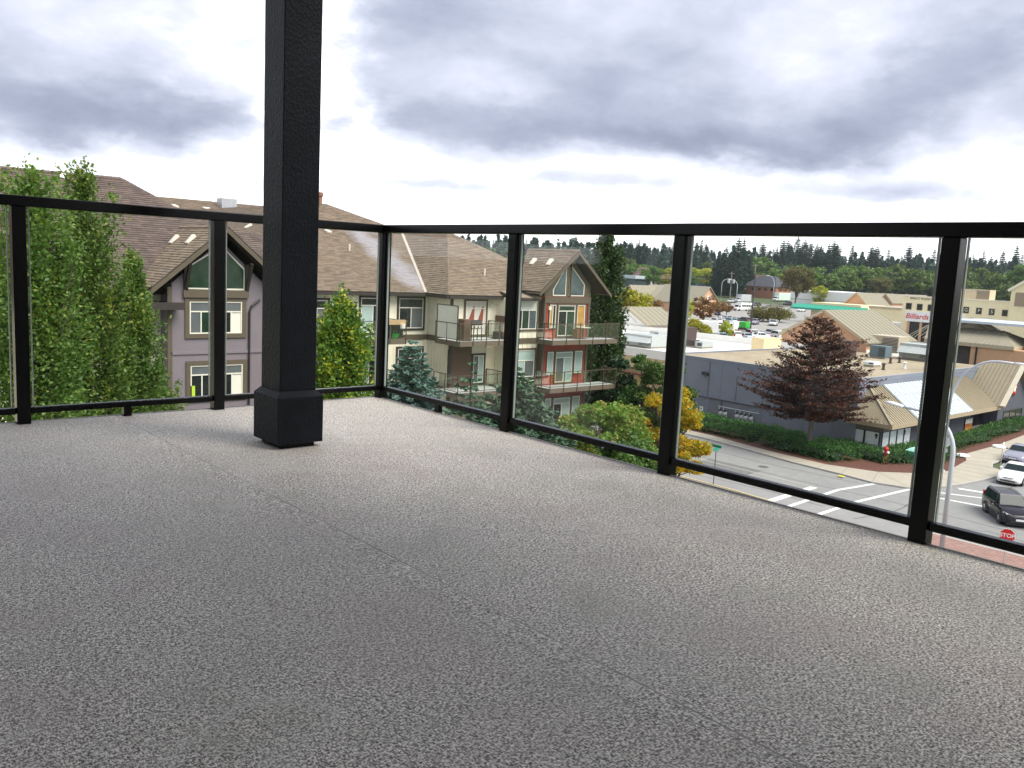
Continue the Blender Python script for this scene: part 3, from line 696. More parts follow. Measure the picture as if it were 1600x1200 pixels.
# --- red bay
def rwin(px0,px1,z0,z1,rows,**k):
    a=aty(px0,500,YR).x; c=aty(px1,500,YR).x; return window(AB,fy(YR),a,c,z0,z1,rows,**k)
MB().fbox(fy(YR),XR0-.02,XR1+.02,-1.32,-.92,.004,.09).build('beam',BRTRIM,AB)
for a in (XR0-.02,XR1-.16): MB().fbox(fy(YR),a,a+.18,-14,-1.33,.004,.06).build('corner_board',BRTRIM,AB)
MB().fbox(fx(XR0),YR-.06,YR+.14,-14,-1.0,.004,.03).build('corner_board',BRTRIM,AB)
for k,(gl_,gm,gr) in enumerate((([G_AMBER,G_DARK],[G_DARK,G_GREEN],[G_AMBER]),([G_BLIND],[G_GREYB,G_BLIND],[G_BLIND]),([G_BLIND],[G_DARK,G_BLIND],[G_BLIND]))):
    L=(L3,L2,L1)[k]
    rwin(856.5,868.5,L+.62,L+2.2,[(1,gl_)],trim=.06); rwin(899.5,913.5,L+.62,L+2.2,[(1,gr)],trim=.06)
    rwin(869.5,898.8,L+.05,L+2.2,[(.83,gm),(.17,[gm[1]])],name='patio_door',trim=.09)
    h=[(aty(855,500,YR).x,aty(914.5,500,YR).x,L,L+2.3)]
    battens(AB,fy(YR),XR0+.15,XR1-.15,L+.02,L+2.2,REDB,.24,.03,holes=h)
# gable glazing: two trapezia
def polywin(fr_y,pts,inset=.07,mm=G_SKY):
    P=[Vector((x,fr_y-.03,z)) for x,z in pts]; c=sum(P,Vector())/len(P)
    W=MB().prism([p+(p-c).normalized()*.1 for p in P],(0,.028,0)).build('gable_window',WHITEF,AB)
    MB().prism([p-Vector((0,.012,0)) for p in P],(0,.011,0)).build('pane',mm,W)
xa,xb=aty(866,440,YR).x,aty(883.5,440,YR).x; xc,xd=aty(891,440,YR).x,aty(912,440,YR).x
polywin(YR,[(xa,-.78),(xb,-.78),(xb,1.0),(xa,-.45)]); polywin(YR,[(xc,-.78),(xd,-.78),(xd,-.1),(xc,1.05)])
b=MB(); b.bar((XG,YR-.75,1.85),(XG,YR-.06,1.2),.12,.12); b.bar((XG,YR-.06,-.9),(XG,YR-.06,1.7),.14,.06); b.build('gable_bracket',BRTRIM,AB)
zz=L3
rbx0,rbx1=36.75,42.75
for L in (L3,L2,L1): balcony(AB,rbx0,rbx1,38.0,YR-.02 if L!=0 else 0,L,[rbx0+i*(rbx1-rbx0)/5 for i in range(6)])
# --- lavender bay
def lw(px0,y0,px1,y1,rows,**k):
    w=py_(YG,px0,y0,px1,y1); return window(AB,fy(YG),w[0],w[1],w[2],w[3],rows,**k)
lw(288.5,464,384,528,[(.70,[G_GREYB,G_GREEN,G_DARK,G_DARK,WHITEF]),(.30,[G_GREYB])],trim=.2)
lw(290,563,385,626,[(.72,[G_DARK,G_DARK,G_DARK,G_DARK,WHITEF]),(.28,[G_GREYB])],trim=.2)
b=MB(); b.fbox(fy(YG),*[aty(285,459,YG).x,aty(387,459,YG).x],aty(335,465,YG).z,aty(335,453,YG).z,.073,.14); b.build('beam',BRTRIM,AB)
gx0,gx1=aty(293,440,YG).x,aty(380,440,YG).x; gzb=aty(335,451,YG).z+.03; cxm=15.95
polywin(YG,[(gx0,gzb),(cxm-.12,gzb),(cxm-.12,gzb+1.75),(gx0,gzb+.85)],mm=G_GREEN); polywin(YG,[(cxm+.12,gzb),(gx1,gzb),(gx1,gzb+.85),(cxm+.12,gzb+1.75)],mm=G_GREEN)
b=MB(); b.bar((14.05,YG-.03,1.0-.75),(cxm,YG-.03,1.0+.85),.04,.14,(0,-1,0)); b.build('gable_trim',BRTRIM,AB)
b=MB(); b.bar((17.85,YG-.03,1.0-.75),(cxm,YG-.03,1.0+.85),.04,.14,(0,-1,0)); b.build('gable_trim',BRTRIM,AB)
for px in (289.5,384.5):
    a=aty(px,440,YG).x; b=MB(); b.fbox(fy(YG),a-.09,a+.09,gzb-.2,gzb+1.1,.004,.12); b.bar((a,YG-.62,gzb+1.15),(a,YG-.08,gzb-.1),.13,.14); b.build('knee_bracket',DKTRIM,AB)
p=aty(390,500,YG-.08); b=MB(); b.tube([(p.x+.5,YG-.08,-1.25),(p.x+.1,YG-.08,-1.55),(p.x,YG-.08,-1.8),(p.x,YG-.08,-14)],.05); b.build('downpipe',PIPEM,AB)
b=MB(); b.box(12.6,14.0,YG-.55,YL,-1.62,-1.45); b.box(12.6,14.1,YG-.62,YG-.5,-1.72,-1.4); b.build('eave_return',DKTRIM,AB)
w=py_(YL,190,505,255,548); window(AB,fy(YL),9.5,13.0,-3.3,-1.6,[(1,[G_BLIND,G_DARK])],.12,BRTRIM)
window(AB,fy(YL),9.5,13.0,-6.2,-4.5,[(1,[G_BLIND,G_DARK])],.12,BRTRIM)
battens(AB,fy(YL),-10,13.2,-14,-1.25,CREAM,.42,holes=[(9.5,13,-6.3,-1.5)])
MB().fbox(fy(YL),-14,13.5,-3.85,-3.55,.003,.06).build('band_board',BRTRIM,AB)
# roof vents
def onplane(px,py,P0,P1,P2):
    n=(Vector(P1)-Vector(P0)).cross(Vector(P2)-Vector(P0)).normalized(); q=ray(px,py); n=-n if n.z<0 else n
    return EYE+q*((Vector(P0)-EYE).dot(n)/q.dot(n)),n
gp=[(15.95,37.5,2.0),(12.65,37.5,2.0-.84*3.3),(15.95,43,2.0)]; rp=[(XG,38.7,gz_r),(XG-3.2,38.7,gz_r-sG*3.2),(XG,43,gz_r)]
for px,py,pl,e in ((273,376,gp,(0,1,0)),(299,376,gp,(0,1,0)),(833.5,410,rp,(0,1,0)),(859.5,411,rp,(0,1,0)),(388,355,(AL,(17.6,80,EA.z),pk_a),(0,1,0)),(512,363,apoly[:3],(1,0,0)),(98,278,Lroof[:3],(1,0,0)),(285,322.5,Lroof[:3],(1,0,0))):
    P,n=onplane(px,py,*pl); 
    if py!=322.5: roofvent(AB,P+n*.02,n,e,.33)
for px,py,pl in ((546,392,apoly[:3]),(757,430,cpoly[:2]+[PK]),(404,390,(AL,(17.6,80,EA.z),pk_a))):
    P,n=onplane(px,py,*pl); b=MB(); b.tube([P-ZV*.1,P+ZV*.42],.055,8); b.build('vent_pipe',VENTM,AB)
P,n=onplane(503,331,*apoly[:3]); P=Vector((pk_a.x,pk_a.y+.5,pk_a.z)); b=MB(); b.tube([P-ZV*.3,P+ZV*.5],.16,10); b.lathe([(.2,.5),(.24,.55),(.24,.75),(.1,.82)],P,n=10); b.build('chimney_flue',mat('rust_flue',(.25,.12,.07),.6,.2,6),AB)
# far roofs of the same complex
BR=thing('rear_apartment_roof','low brown hipped roof with pale vents behind the tall left roof','building',(26,90,-6))
bz=6.3
shingle_roof(BR,[[(22,84,3.2),(60,84,3.2),(52,95,bz),(28,95,bz)],[(22,106,3.2),(22,84,3.2),(28,95,bz)]],SHING)
MB().box(23,59,85,105,-14,3.1).build('wall',CREAM2,BR)
for x in (30,33,36.5,41): roofvent(BR,Vector((x,91,5.25)),(0,-.27,.96),(1,0,0),.7)
b=MB(); b.box(38.5,40.2,92,93.4,5.0,6.6); b.build('rooftop_unit',mat('galvanised_unit',(.42,.44,.46),.4,.1,3,metal=.4),BR)
# things kept on the balconies
def btag(o,l,c,g=None): return tag(o,l,c,g)
gx=aty(742,505,39.3).x; t=thing('barbecue_grill','silver and black barbecue on the middle wing balcony','barbecue',(gx,39.3,L3))
b=MB(); b.box(gx-.42,gx+.42,39.05,39.55,L3+.72,L3+.92); b.build('firebox',PIPEM,t,bevel=.02); b=MB(); b.lathe([(.25,-.40),(.27,-.38),(.27,.38),(.25,.40)],(gx,39.3,L3+.93),(1,0,0),14); b.build('lid',PIPEM,t)
b=MB(); b.box(gx-.42,gx+.42,39.0,39.049,L3+.74,L3+.90); pan=b.build('control_panel',VENTM,t)
for k in range(3): b=MB(); b.lathe([(.04,0),(.04,.04)],(gx-.25+k*.25,39.0,L3+.82),(0,-1,0),8); b.build('knob',PIPEM,pan)
for sx in (-.38,.38):
    for yy in (39.1,39.5): b=MB(); b.box(gx+sx-.02,gx+sx+.02,yy-.02,yy+.02,L3,L3+.72); b.build('leg',PIPEM,t)
b=MB(); b.box(cx0+.55,gx-.5,39.0,39.7,L3,L3+1.25); o=b.build('storage_cabinet',BRSID,loc=(cx0+.6,39.3,L3),bevel=.02); tag(o,'tall brown cabinet beside the barbecue behind the balcony glass','cabinet')
bx=aty(777,527,39.8).x; b=MB(); b.lathe([(.22,0),(.3,.1),(.3,.42),(.26,.45)],(bx,39.8,L3),n=14); o=b.build('black_planter',PIPEM,loc=(bx,39.8,L3)); tag(o,'round black pot on the balcony floor near the post','pot')
b=MB(); b.lathe([(.14,0),(.2,.1),(.2,.4),(.1,.55),(.12,.7),(.05,.85)],(bx+.5,39.75,L3),n=12); o=b.build('terracotta_figure',mat('pinkish_terracotta',(.45,.2,.15),.7,.1,5),loc=(bx+.5,39.75,L3)); tag(o,'pinkish terracotta garden figure beside the black pot','ornament')
ax_=aty(618,527,41.3).x; b=MB(); b.box(ax_-.75,ax_+.35,41.0,41.7,L3,L3+.95); o=b.build('covered_grill',PIPEM,loc=(ax_,41.3,L3),bevel=.12); tag(o,'bulky black covered grill on the cream wing balcony','grill cover')
GRN=mat('bright_green_plastic',(.06,.35,.05),.4,.1,4)
wx=aty(616.5,532,40.95).x; t=thing('watering_can','bright green watering can on the balcony floor before the black cover','watering can',(wx,40.95,L3)); b=MB(); b.lathe([(.18,0),(.18,.3),(.14,.32)],(wx,40.95,L3),n=12); b.build('can_body',GRN,t); b=MB(); b.tube([(wx+.15,40.95,L3+.08),(wx+.32,40.95,L3+.3)],.025,6); b.build('spout',GRN,t); b=MB(); b.tube([(wx-.12,40.95,L3+.3),(wx-.05,40.95,L3+.47),(wx+.1,40.95,L3+.44),(wx+.13,40.95,L3+.3)],.018,6); b.build('handle',GRN,t)
qx=aty(626,505,40.6).x; b=MB(); b.box(qx-1.0,qx+.25,40.45,40.66,L3+.86,L3+1.12); o=b.build('window_box',mat('tan_planter',(.42,.30,.16),.6,.1,4),loc=(qx,40.6,L3+.86)); tag(o,'long tan planter box hung on the cream wing balcony rail','planter')
b=MB(); b.lathe([(.1,0),(.14,.05),(.15,.28)],(qx+.0,40.38,L3+.62),n=10); o=b.build('white_pot',WHITEF,loc=(qx,40.38,L3+.62)); tag(o,'small white pot hooked to the rail under the tan planter','pot')
tx=aty(911,519,38.7).x; t=thing('balcony_table','small round white table on the top red balcony','table',(tx,38.7,L3)); b=MB(); b.lathe([(.5,0),(.5,.03)],(tx,38.7,L3+.72),n=18); b.build('tabletop',WHITEF,t); b=MB(); b.lathe([(.25,0),(.04,.05),(.04,.71)],(tx,38.7,L3),n=10); b.build('pedestal',PIPEM,t)
b=MB(); b.box(tx-.75,tx-.3,38.5,38.95,L3+.05,L3+.62); o=b.build('red_brown_crate',mat('red_brown_wood',(.22,.08,.04),.6,.15,4),loc=(tx-.5,38.7,L3)); tag(o,'red brown box seat beside the white balcony table','box')
b=MB(); b.lathe([(.06,0),(.06,.22),(.03,.26)],(tx+.05,38.7,L3+.751),n=10); o=b.build('tall_white_mug',WHITEF,loc=(tx,38.7,L3+.751)); tag(o,'small white jar standing on the balcony table','jar')
b=MB(); b.box(XR0+.35,XR0+.55,YR-.12,YR-.002,-1.75,-1.52); b.build('bell_box',WHITEF,AB)
b=MB(); q=aty(300,615,YG); b.box(q.x-.1,q.x+.12,YG-.05,YG-.02,q.z-.2,q.z+.35); b.build('window_bottle',mat('lime_bottle',(.45,.62,.05),.4,.1,4),AB)
# ------------------------------------------------------------------ ground and streets
GRASSM=mat('grass_verge',(.055,.085,.025),.9,.35,1.2,.3,30,big=.6,c2=(.10,.095,.045))
ASPH=mat('worn_asphalt',(.25,.25,.24),.85,.08,1.6,.3,120,big=.35,c2=(.19,.19,.185))
LOTM=mat('parking_lot_asphalt',(.30,.285,.265),.85,.10,.6,.2,120,big=.4,c2=(.22,.21,.20))
CONC=mat('sidewalk_concrete',(.40,.36,.285),.85,.07,1.4,.2,120,big=.35,c2=(.36,.33,.27))
CONC2=mat('pale_concrete',(.42,.40,.37),.85,.07,1.4,.2,120,big=.3,c2=(.34,.325,.3))
BRICK=mat('red_paver',(.30,.185,.15),.85,.14,3,.2,60,island=.5,c2=(.22,.13,.11))
MULCH=mat('bark_mulch',(.115,.045,.028),.95,.45,9,.6,40)
PAINT=mat('road_paint_white',(.78,.78,.76),.7,.06,5,big=.7,c2=(.42,.42,.41))
PAINTY=mat('road_paint_yellow',(.62,.46,.09),.7,.1,4)
JOINT=mat('pavement_joint',(.2,.18,.15),.9,.1,4)
def sheet(name,poly,z,material,thick=None,kind='structure',parent=None):
    b=MB()
    if thick: b.prism([(x,y,z-thick) for x,y in poly],(0,0,thick))
    else: b.add([(x,y,z) for x,y in poly],[tuple(range(len(poly)))])
    return b.build(name,material,parent,kind=kind)
# terrain: rings about the deck, flat near by, rising gently to the wooded ridge
rr=[0,20,45,75,100]+[112+i*5 for i in range(12)]+[180,210,250,300,330]+[360+i*40 for i in range(10)]+[800,950,1150,1400,1700,2300,3200]
NA=96; V=[(0,0,-14.06)]; Fs=[]
for i,r in enumerate(rr[1:]):
    for j in range(NA):
        t=2*math.pi*j/NA; x,y=r*math.cos(t),r*math.sin(t); V.append((x,y,gz(x,y)-.06))
for j in range(NA): Fs.append((0,1+j,1+(j+1)%NA))
for i in range(len(rr)-2):
    for j in range(NA): a=1+i*NA+j; c=1+i*NA+(j+1)%NA; Fs.append((a,a+NA,c+NA,c))
b=MB(); b.add(V,Fs); b.build('ground',GRASSM,smooth=True,kind='structure')
sheet('road',[(51,120),(51,30.5),(50.6,29.8),(50.6,21.2),(53.2,21.2),(53.2,-30),(66,-30),(66,8),(160,8),(160,29.5),(100,28),(84,27.2),(79,26.2),(76,24.9),(72.5,25.0),(68.6,25.4),(65.6,26.1),(63.7,27.1),(62.9,29.4),(63.3,32.1),(63.6,36.4),(64.7,41.9),(65.2,45.9),(65.6,60),(65.8,120)],-14.0,ASPH)
KERB=[(65.8,120),(65.6,60),(65.2,45.9),(64.6,41.9),(63.5,36.4),(63.2,32.1),(62.8,29.4),(63.6,27.0),(65.6,26.0),(68.6,25.3),(72.5,24.9),(76.0,24.8),(77.2,25.4),(77.6,26.3),(79.5,27.0),(84,27.2),(100,28),(160,29.5)]
BACK=[(160,33),(101,31.0),(89.8,30.1),(81.5,30.0),(78.5,28.7),(72.4,27.8),(69.4,28.6),(66.6,30.8),(65.2,34.5),(65.6,40.1),(66.8,46.8),(67.2,60),(67.4,120)]
def resample(p,s=2.2): 
    out=[]
    for (x0,y0),(x1,y1) in zip(p[:-1],p[1:]):
        n=max(1,int(math.hypot(x1-x0,y1-y0)/s))
        out+=[(x0+(x1-x0)*i/n,y0+(y1-y0)*i/n) for i in range(n)]
    return out+[p[-1]]
sheet('sidewalk',KERB+BACK,-13.88,CONC,.3)
b=MB()
kp=resample(KERB,1.5)
for i in range(len(kp)-1): b.bar((*kp[i],-13.925),(*kp[i+1],-13.925),.16,.10)
b.build('kerb',CONC2,kind='structure')
b=MB()
kb=resample([p for p in KERB if p[1]<62 and p[0]<100],1.55)
bk=resample(BACK[::-1][1:],.5)
for p in kb:
    q=min(bk,key=lambda a:(a[0]-p[0])**2+(a[1]-p[1])**2); b.bar((*p,-13.877),(*q,-13.877),.03,.004)
b.build('pavement_joint',JOINT,kind='structure')
sheet('planting_bed',BACK[1:]+[(74,120),(74,34),(160,34.6)],-13.93,MULCH)
# the near corner: concrete apron, red pavers, verge
sheet('corner_apron',[(36,30.4),(36,21.3),(50.55,21.3),(50.55,29.9),(50.9,30.4)],-13.94,CONC2,.2)
sheet('verge_sidewalk',[(49.0,120),(49.0,30.45),(50.75,30.45),(50.85,33.5),(50.85,120)],-13.9,CONC,.2)
b=MB(); b.bar((50.92,33.5,-13.91),(50.92,120,-13.91),.15,.12); b.bar((50.6,30.2,-13.91),(50.92,33.5,-13.91),.15,.12); b.build('near_kerb',mat('faded_yellow_kerb',(.52,.44,.24),.8,.15,5),kind='structure')
pv=MB()
for i in range(44):
    for j in range(62):
        x=44+i*.21+(j%2)*.105; y=8+j*.21
        if x<53.0: pv.box(x,x+.195,y,y+.195,-13.97,-13.905+random.uniform(-.004,.004))
pv.build('paver',BRICK,kind='stuff')
sheet('paver_plaza',[(43.9,7.8),(53.2,7.8),(53.2,21.2),(43.9,21.2)],-13.93,JOINT,.2)
b=MB(); b.box(53.02,53.2,7.8,21.2,-13.93,-13.9); b.build('plaza_edge_kerb',CONC2,kind='structure')
PATCH=mat('asphalt_patch',(.155,.155,.152),.9,.12,2,.2,120)
TAR=mat('tar_crack_seal',(.05,.05,.05),.6,.2,6)
sheet('road_patch',[(55.2,36),(58.6,36.2),(58.4,41),(55.4,40.8)],-13.997,PATCH); sheet('road_patch',[(59.2,17.5),(61.8,17.2),(61.9,18.9),(59.4,19.1)],-13.997,PATCH)
for pts in ([(52.2,52),(53.0,46),(52.7,40),(53.4,33),(53.1,28)],[(58.2,48),(58.5,40),(58.3,33),(58.6,26),(58.4,18)],[(61.9,45),(61.2,38),(61.8,30)],[(52,25.3),(56,24.6),(60,25.1),(64,24.5)],[(66,19.6),(72,20.2),(80,19.8)],[(55,22),(57,19),(56.2,15)]):
    b=MB(); q=[]
    for (x0,y0),(x1,y1) in zip(pts[:-1],pts[1:]):
        for k in range(6): q.append((x0+(x1-x0)*k/6+random.uniform(-.09,.09),y0+(y1-y0)*k/6+random.uniform(-.09,.09)))
    q.append(pts[-1])
    for p0,p1 in zip(q[:-1],q[1:]):
        dd=Vector((p1[0]-p0[0],p1[1]-p0[1],0)).normalized(); s=Vector((-dd.y,dd.x,0))*.035; b.quad((p0[0]-s.x,p0[1]-s.y,-13.9965),(p0[0]+s.x,p0[1]+s.y,-13.9965),(p1[0]+s.x,p1[1]+s.y,-13.9965),(p1[0]-s.x,p1[1]-s.y,-13.9965))
    b.build('road_crack',TAR,kind='structure')
# paint
def stripe(name,pts,w,mt=PAINT,z=-13.992):
    b=MB()
    for p,q in zip(pts[:-1],pts[1:]):
        d=Vector((q[0]-p[0],q[1]-p[1],0)).normalized(); s=Vector((-d.y,d.x,0))*w/2
        b.quad((p[0]-s.x,p[1]-s.y,z),(p[0]+s.x,p[1]+s.y,z),(q[0]+s.x,q[1]+s.y,z),(q[0]-s.x,q[1]-s.y,z))
    return b.build(name,mt,kind='structure')
stripe('stop_line',[(51.2,30.75),(57.5,31.15)],.55); stripe('crosswalk_line',[(50.7,29.25),(58.3,29.75),(62.7,29.2)],.32); stripe('crosswalk_line',[(50.7,27.1),(56.5,27.3),(63.6,26.9)],.32)
stripe('crosswalk_line',[(64.2,25.9),(66.0,22.5),(66.6,9)],.30); stripe('crosswalk_line',[(62.6,25.8),(63.4,21.6),(63.8,9)],.30); stripe('stop_line',[(67.3,24.9),(68.1,22.4),(68.6,17)],.45)
stripe('centre_line',[(57.5,31.2),(57.8,60),(58.2,118)],.12,mat('road_paint_faded',(.42,.40,.34),.8,.1,4))
b=MB()
for x,y in ((64.1,20.2),(60.0,37.0)): b.lathe([(.42,0),(.42,.004)],(x,y,-13.998),n=20)
b.build('manhole_cover',mat('cast_iron',(.10,.10,.10),.7,.2,8),kind='structure')
# parking lot draped on the terrain
def drape(name,x0,x1,y0,y1,nx,ny,off,mt):
    b=MB(); V=[]; 
    for i in range(nx+1):
        for j in range(ny+1):
            x=x0+(x1-x0)*i/nx; y=y0+(y1-y0)*j/ny; V.append((x,y,gz(x,y)+off))
    b.add(V,[(i*(ny+1)+j,(i+1)*(ny+1)+j,(i+1)*(ny+1)+j+1,i*(ny+1)+j+1) for i in range(nx) for j in range(ny)]); return b.build(name,mt,kind='structure',smooth=True)
drape('parking_lot',105,330,60,215,60,44,.02,LOTM)
b=MB()
for r in range(4):
    for k in range(16):
        x=122+k*2.75+r*9; y=84+r*21; z=gz(x,y)+.03; b.box(x,x+.14,y,y+5.2,z,z+.01)
b.build('parking_stall_line',PAINT,kind='structure')
# ------------------------------------------------------------------ the grey corner building (pub)
PUBW=mat('slate_grey_stucco',(.205,.225,.275),.85,.08,.7,.2,60,big=.5,c2=(.155,.175,.22))
PUBD=mat('charcoal_front_stucco',(.075,.08,.10),.8,.08,1.5,.2,60)
GRAV=mat('tan_gravel_roof',(.36,.30,.205),.95,.16,1.1,.5,50,big=.8,c2=(.25,.20,.135))
MANS=mat('tan_metal_roof',(.29,.245,.165),.45,.06,1.2,spec=.4)
MANSD=mat('tan_metal_seam',(.22,.18,.115),.5,.06,1.2)
SKYL=mat('white_skylight_panel',(.66,.72,.74),.35,.06,1.0)
SKYR=mat('blue_grey_skylight_bar',(.36,.43,.48),.4,.06,1.0)
FASC=mat('tan_eave_fascia',(.36,.29,.19),.6,.06,2)
PAPER=mat('papered_window',(.82,.88,.88),.35,.14,2.2,c2=(.62,.74,.82),big=.5)
DGREY=mat('dark_mullion',(.03,.032,.036),.5,.1,4)
UNITT=mat('beige_rooftop_unit',(.50,.43,.32),.6,.06,3)
UNITG=mat('grey_rooftop_unit',(.40,.43,.42),.5,.08,3)
UNITD=mat('dark_brown_unit',(.07,.045,.04),.6,.15,6)
UNITB=mat('slate_unit',(.11,.16,.18),.6,.1,4)
PB=thing('corner_pub','slate grey corner building with flat gravel roof, tan skirt roof and gabled entrance','building',(74.2,34.5,-14))
XW=74.2; YF=34.5; YP=36.8; ZR=-7.7
b=MB(); b.box(XW,104.5,YP,58.0,-14,ZR); b.build('wall',PUBW,PB)
b=MB(); b.box(XW+.2,104.3,YP+.2,57.8,ZR+.001,ZR+.02); b.build('roof_gravel',GRAV,PB)
b=MB(); b.box(XW-.03,XW+.2,YP+.2,58.03,ZR-.18,ZR+.10); b.box(XW-.03,104.5,YP-.03,YP+.2,ZR-.25,ZR+.12); b.box(XW-.03,104.5,57.8,58.03,ZR+.02,ZR+.16); b.build('parapet',PUBW,PB)
b=MB(); b.box(XW-.05,XW+.22,YP+.21,58.05,ZR+.101,ZR+.14); b.box(XW-.05,104.5,YP-.05,YP+.21,ZR+.121,ZR+.16); b.build('parapet_cap',mat('cap_flashing_grey',(.30,.31,.34),.5,.05,2),PB)
b=MB(); b.box(XW+.3,98.5,YF,YP-.001,-14,-10.9); b.build('front_wall',PUBD,PB)
YE=33.1; ZEv=-11.15; ZT=-8.4; XE=73.3; X1=97.8
m_=MB(); e0=Vector((XE,YE,ZEv)); e1=Vector((X1,YE,ZEv)); t0=Vector((76.0,YP-.04,ZT)); t1=Vector((X1,YP-.04,ZT)); e2=Vector((XE,37.6,ZEv)); t2=Vector((XW+.6,37.6,ZEv+.75))
m_.quad(e0,e1,t1,t0); m_.add([e2,e0,t0,Vector((XW-.02,37.6,ZEv+1.0))],[(0,1,2,3)])
m_.build('mansard_roof',MANS,PB)
b=MB()
x=XE+.4
while x<X1-.1:
    if not (78.6<x<90.6):
        f=min(1.0,(x-XE)/(t0.x-XE)) if x<t0.x else 1.0
        b.bar((x,YE+.02,ZEv+.03),(x,YE+(YP-.06-YE)*f,ZEv+(ZT-ZEv)*f+.03),.045,.05)
    x+=.42
for i in range(10):
    y=YE+.25+i*.42; f=1-abs(y-YE)/(37.6-YE)*.55
    b.bar((XE-.02,y,ZEv+.03),(XE+(t0.x-XE)*f*.8,y+(YP-y)*f*.35,ZEv+(ZT-ZEv)*f*.72),.05,.06)
b.build('standing_seam',MANSD,PB,kind='stuff')
n_=(e1-e0).cross(t0-e0).normalized(); n_=n_ if n_.z>0 else -n_
ms=lambda x,f,h: Vector((x,YE+(YP-.04-YE)*f,ZEv+(ZT-ZEv)*f))+n_*h
b=MB(); P8=[ms(78.5,.0,.02),ms(90.6,0,.02),ms(90.6,1,.02),ms(78.5,1,.02)]; b.prism(P8,n_*.08); SK=b.build('skylight',SKYL,PB)
b=MB()
for i in range(19):
    x=78.6+i*11.9/18; b.bar(ms(x,0,.12),ms(x,1,.12),.10,.06,n_)
b.bar(ms(78.5,.35,.12),ms(90.6,.35,.12),.06,.05,n_); b.bar(ms(78.5,.68,.12),ms(90.6,.68,.12),.06,.05,n_)
b.build('skylight_bar',SKYR,SK,kind='stuff')
caps_=MB(); caps_.bar(e0+Vector((0,0,.05)),t0+Vector((0,0,.05)),.2,.07); caps_.build('hip_flashing',MANS,PB)
b=MB(); b.box(XE-.02,X1,YE-.06,YE,ZEv-.34,ZEv+.03); b.box(XE-.08,XE-.02,YE-.06,37.6,ZEv-.34,ZEv+.03); b.build('eave_fascia',FASC,PB)
b=MB(); b.box(XE,X1,YE+.01,YF-.001,ZEv-.32,ZEv-.28); b.box(XE,XW+.2,YF,37.6,ZEv-.32,ZEv-.28); b.build('soffit',FASC,PB)
# corner shop windows
fF=fy(YF); fS=fx(XW+.3-.0)
b=MB(); b.box(XW+.15,XW+.299,34.5,37.45,-14,-11.5); b.build('side_wall',PUBD,PB)
fS=fx(XW+.15)
ws=[px_(XW+.15,1331,671,1352,703),px_(XW+.15,1354.5,674,1374.5,708)]
z0c,z1c=-13.75,-12.05
def shopwin(fr,a0,a1,z0,z1,mm,name='shop_window'):
    w=MB(); ringbox(w,fr,a0,a1,z0,z1,.07,.002,.06); W=w.build(name,DGREY,PB); MB().fbox(fr,a0+.071,a1-.071,z0+.071,z1-.071,.002,.02).build('pane',mm,W); return W
shopwin(fS,35.98,37.4,z0c,z1c,PAPER); shopwin(fS,34.55,35.94,z0c,z1c,PAPER)
xa_=XW+.4; stp=(80.3-xa_)/4
for i in range(4): shopwin(fF,xa_+i*stp+.02,xa_+(i+1)*stp-.02,z0c-.05,z1c,PAPER)
b=MB(); b.fbox(fF,XW+.35,80.6,z1c+.02,-11.45,.004,.12); b.build('sign_band',mat('taupe_sign_band',(.17,.14,.115),.7,.06,3),PB)
b=MB(); b.fbox(fS,34.5,37.45,z1c+.02,-11.52,.004,.10); b.build('sign_band',MATS['taupe_sign_band'],PB)
for (fr,a,z,s) in ((fS,34.75,-12.25,.26),(fS,37.1,-12.2,.2),(fF,79.0,-12.3,.24)):
    b=MB(); b.fbox(fr,a,a+s,z-s,z,.0205,.026); b.fbox(fr,a+.05,a+s-.06,z-s*1.7,z-s-.01,.0205,.026); b.build('window_decal',DGREY,PB)
# poster panel, dining windows, menu posters
dp=py_(YF,1505.5,652,1516,688)
b=MB(); b.fbox(fF,dp[0],dp[1]+.1,-14.0,-12.3,.003,.10); PO=b.build('tall_beer_poster',DGREY,PB)
for k,(f0,f1,c) in enumerate(((.68,.97,(.72,.72,.66)),(.42,.68,(.50,.17,.05)),(.03,.42,(.60,.30,.06)))):
    MB().fbox(fF,dp[0]+.06,dp[1]+.04,-14.0+1.7*f0,-14.0+1.7*f1-.004,.101,.106).build('poster_print',mat('poster_print_%s'%('cream','rust','amber')[k],c,.5,.3,2.5),PO)
POST=mat('menu_poster',(.26,.10,.09),.6,.5,9,c2=(.6,.55,.5),big=.5)
def dining(fr,a0,a1,z0,z1,k,zp0,zp1):
    W=shopwin(fr,a0,a1,z0,z1,G_DARK,'dining_window'); st=(a1-a0)/k
    b=MB()
    for i in range(1,k): b.fbox(fr,a0+i*st-.03,a0+i*st+.03,z0+.07,z1-.07,.021,.055)
    b.build('mullion',DGREY,W)
    for i in range(k):
        q=MB(); ringbox(q,fr,a0+i*st+.06,a0+(i+1)*st-.06,zp0,zp1,.06,.003,.03); Q=q.build('poster_frame',mat('poster_frame_grey',(.42,.40,.39),.6,.06,3),PB)
        MB().fbox(fr,a0+i*st+.121,a0+(i+1)*st-.121,zp0+.061,zp1-.061,.003,.02).build('poster',POST,Q)
dw=py_(YF,1517,648,1550,666); dining(fF,dw[0],dw[1],-13.25,-11.95,4,-13.95,-13.3)
b=MB(); b.fbox(fF,91.5,98.4,-14,-13.98+.0,.002,.22); b.build('wall_plinth',CONC2,PB)
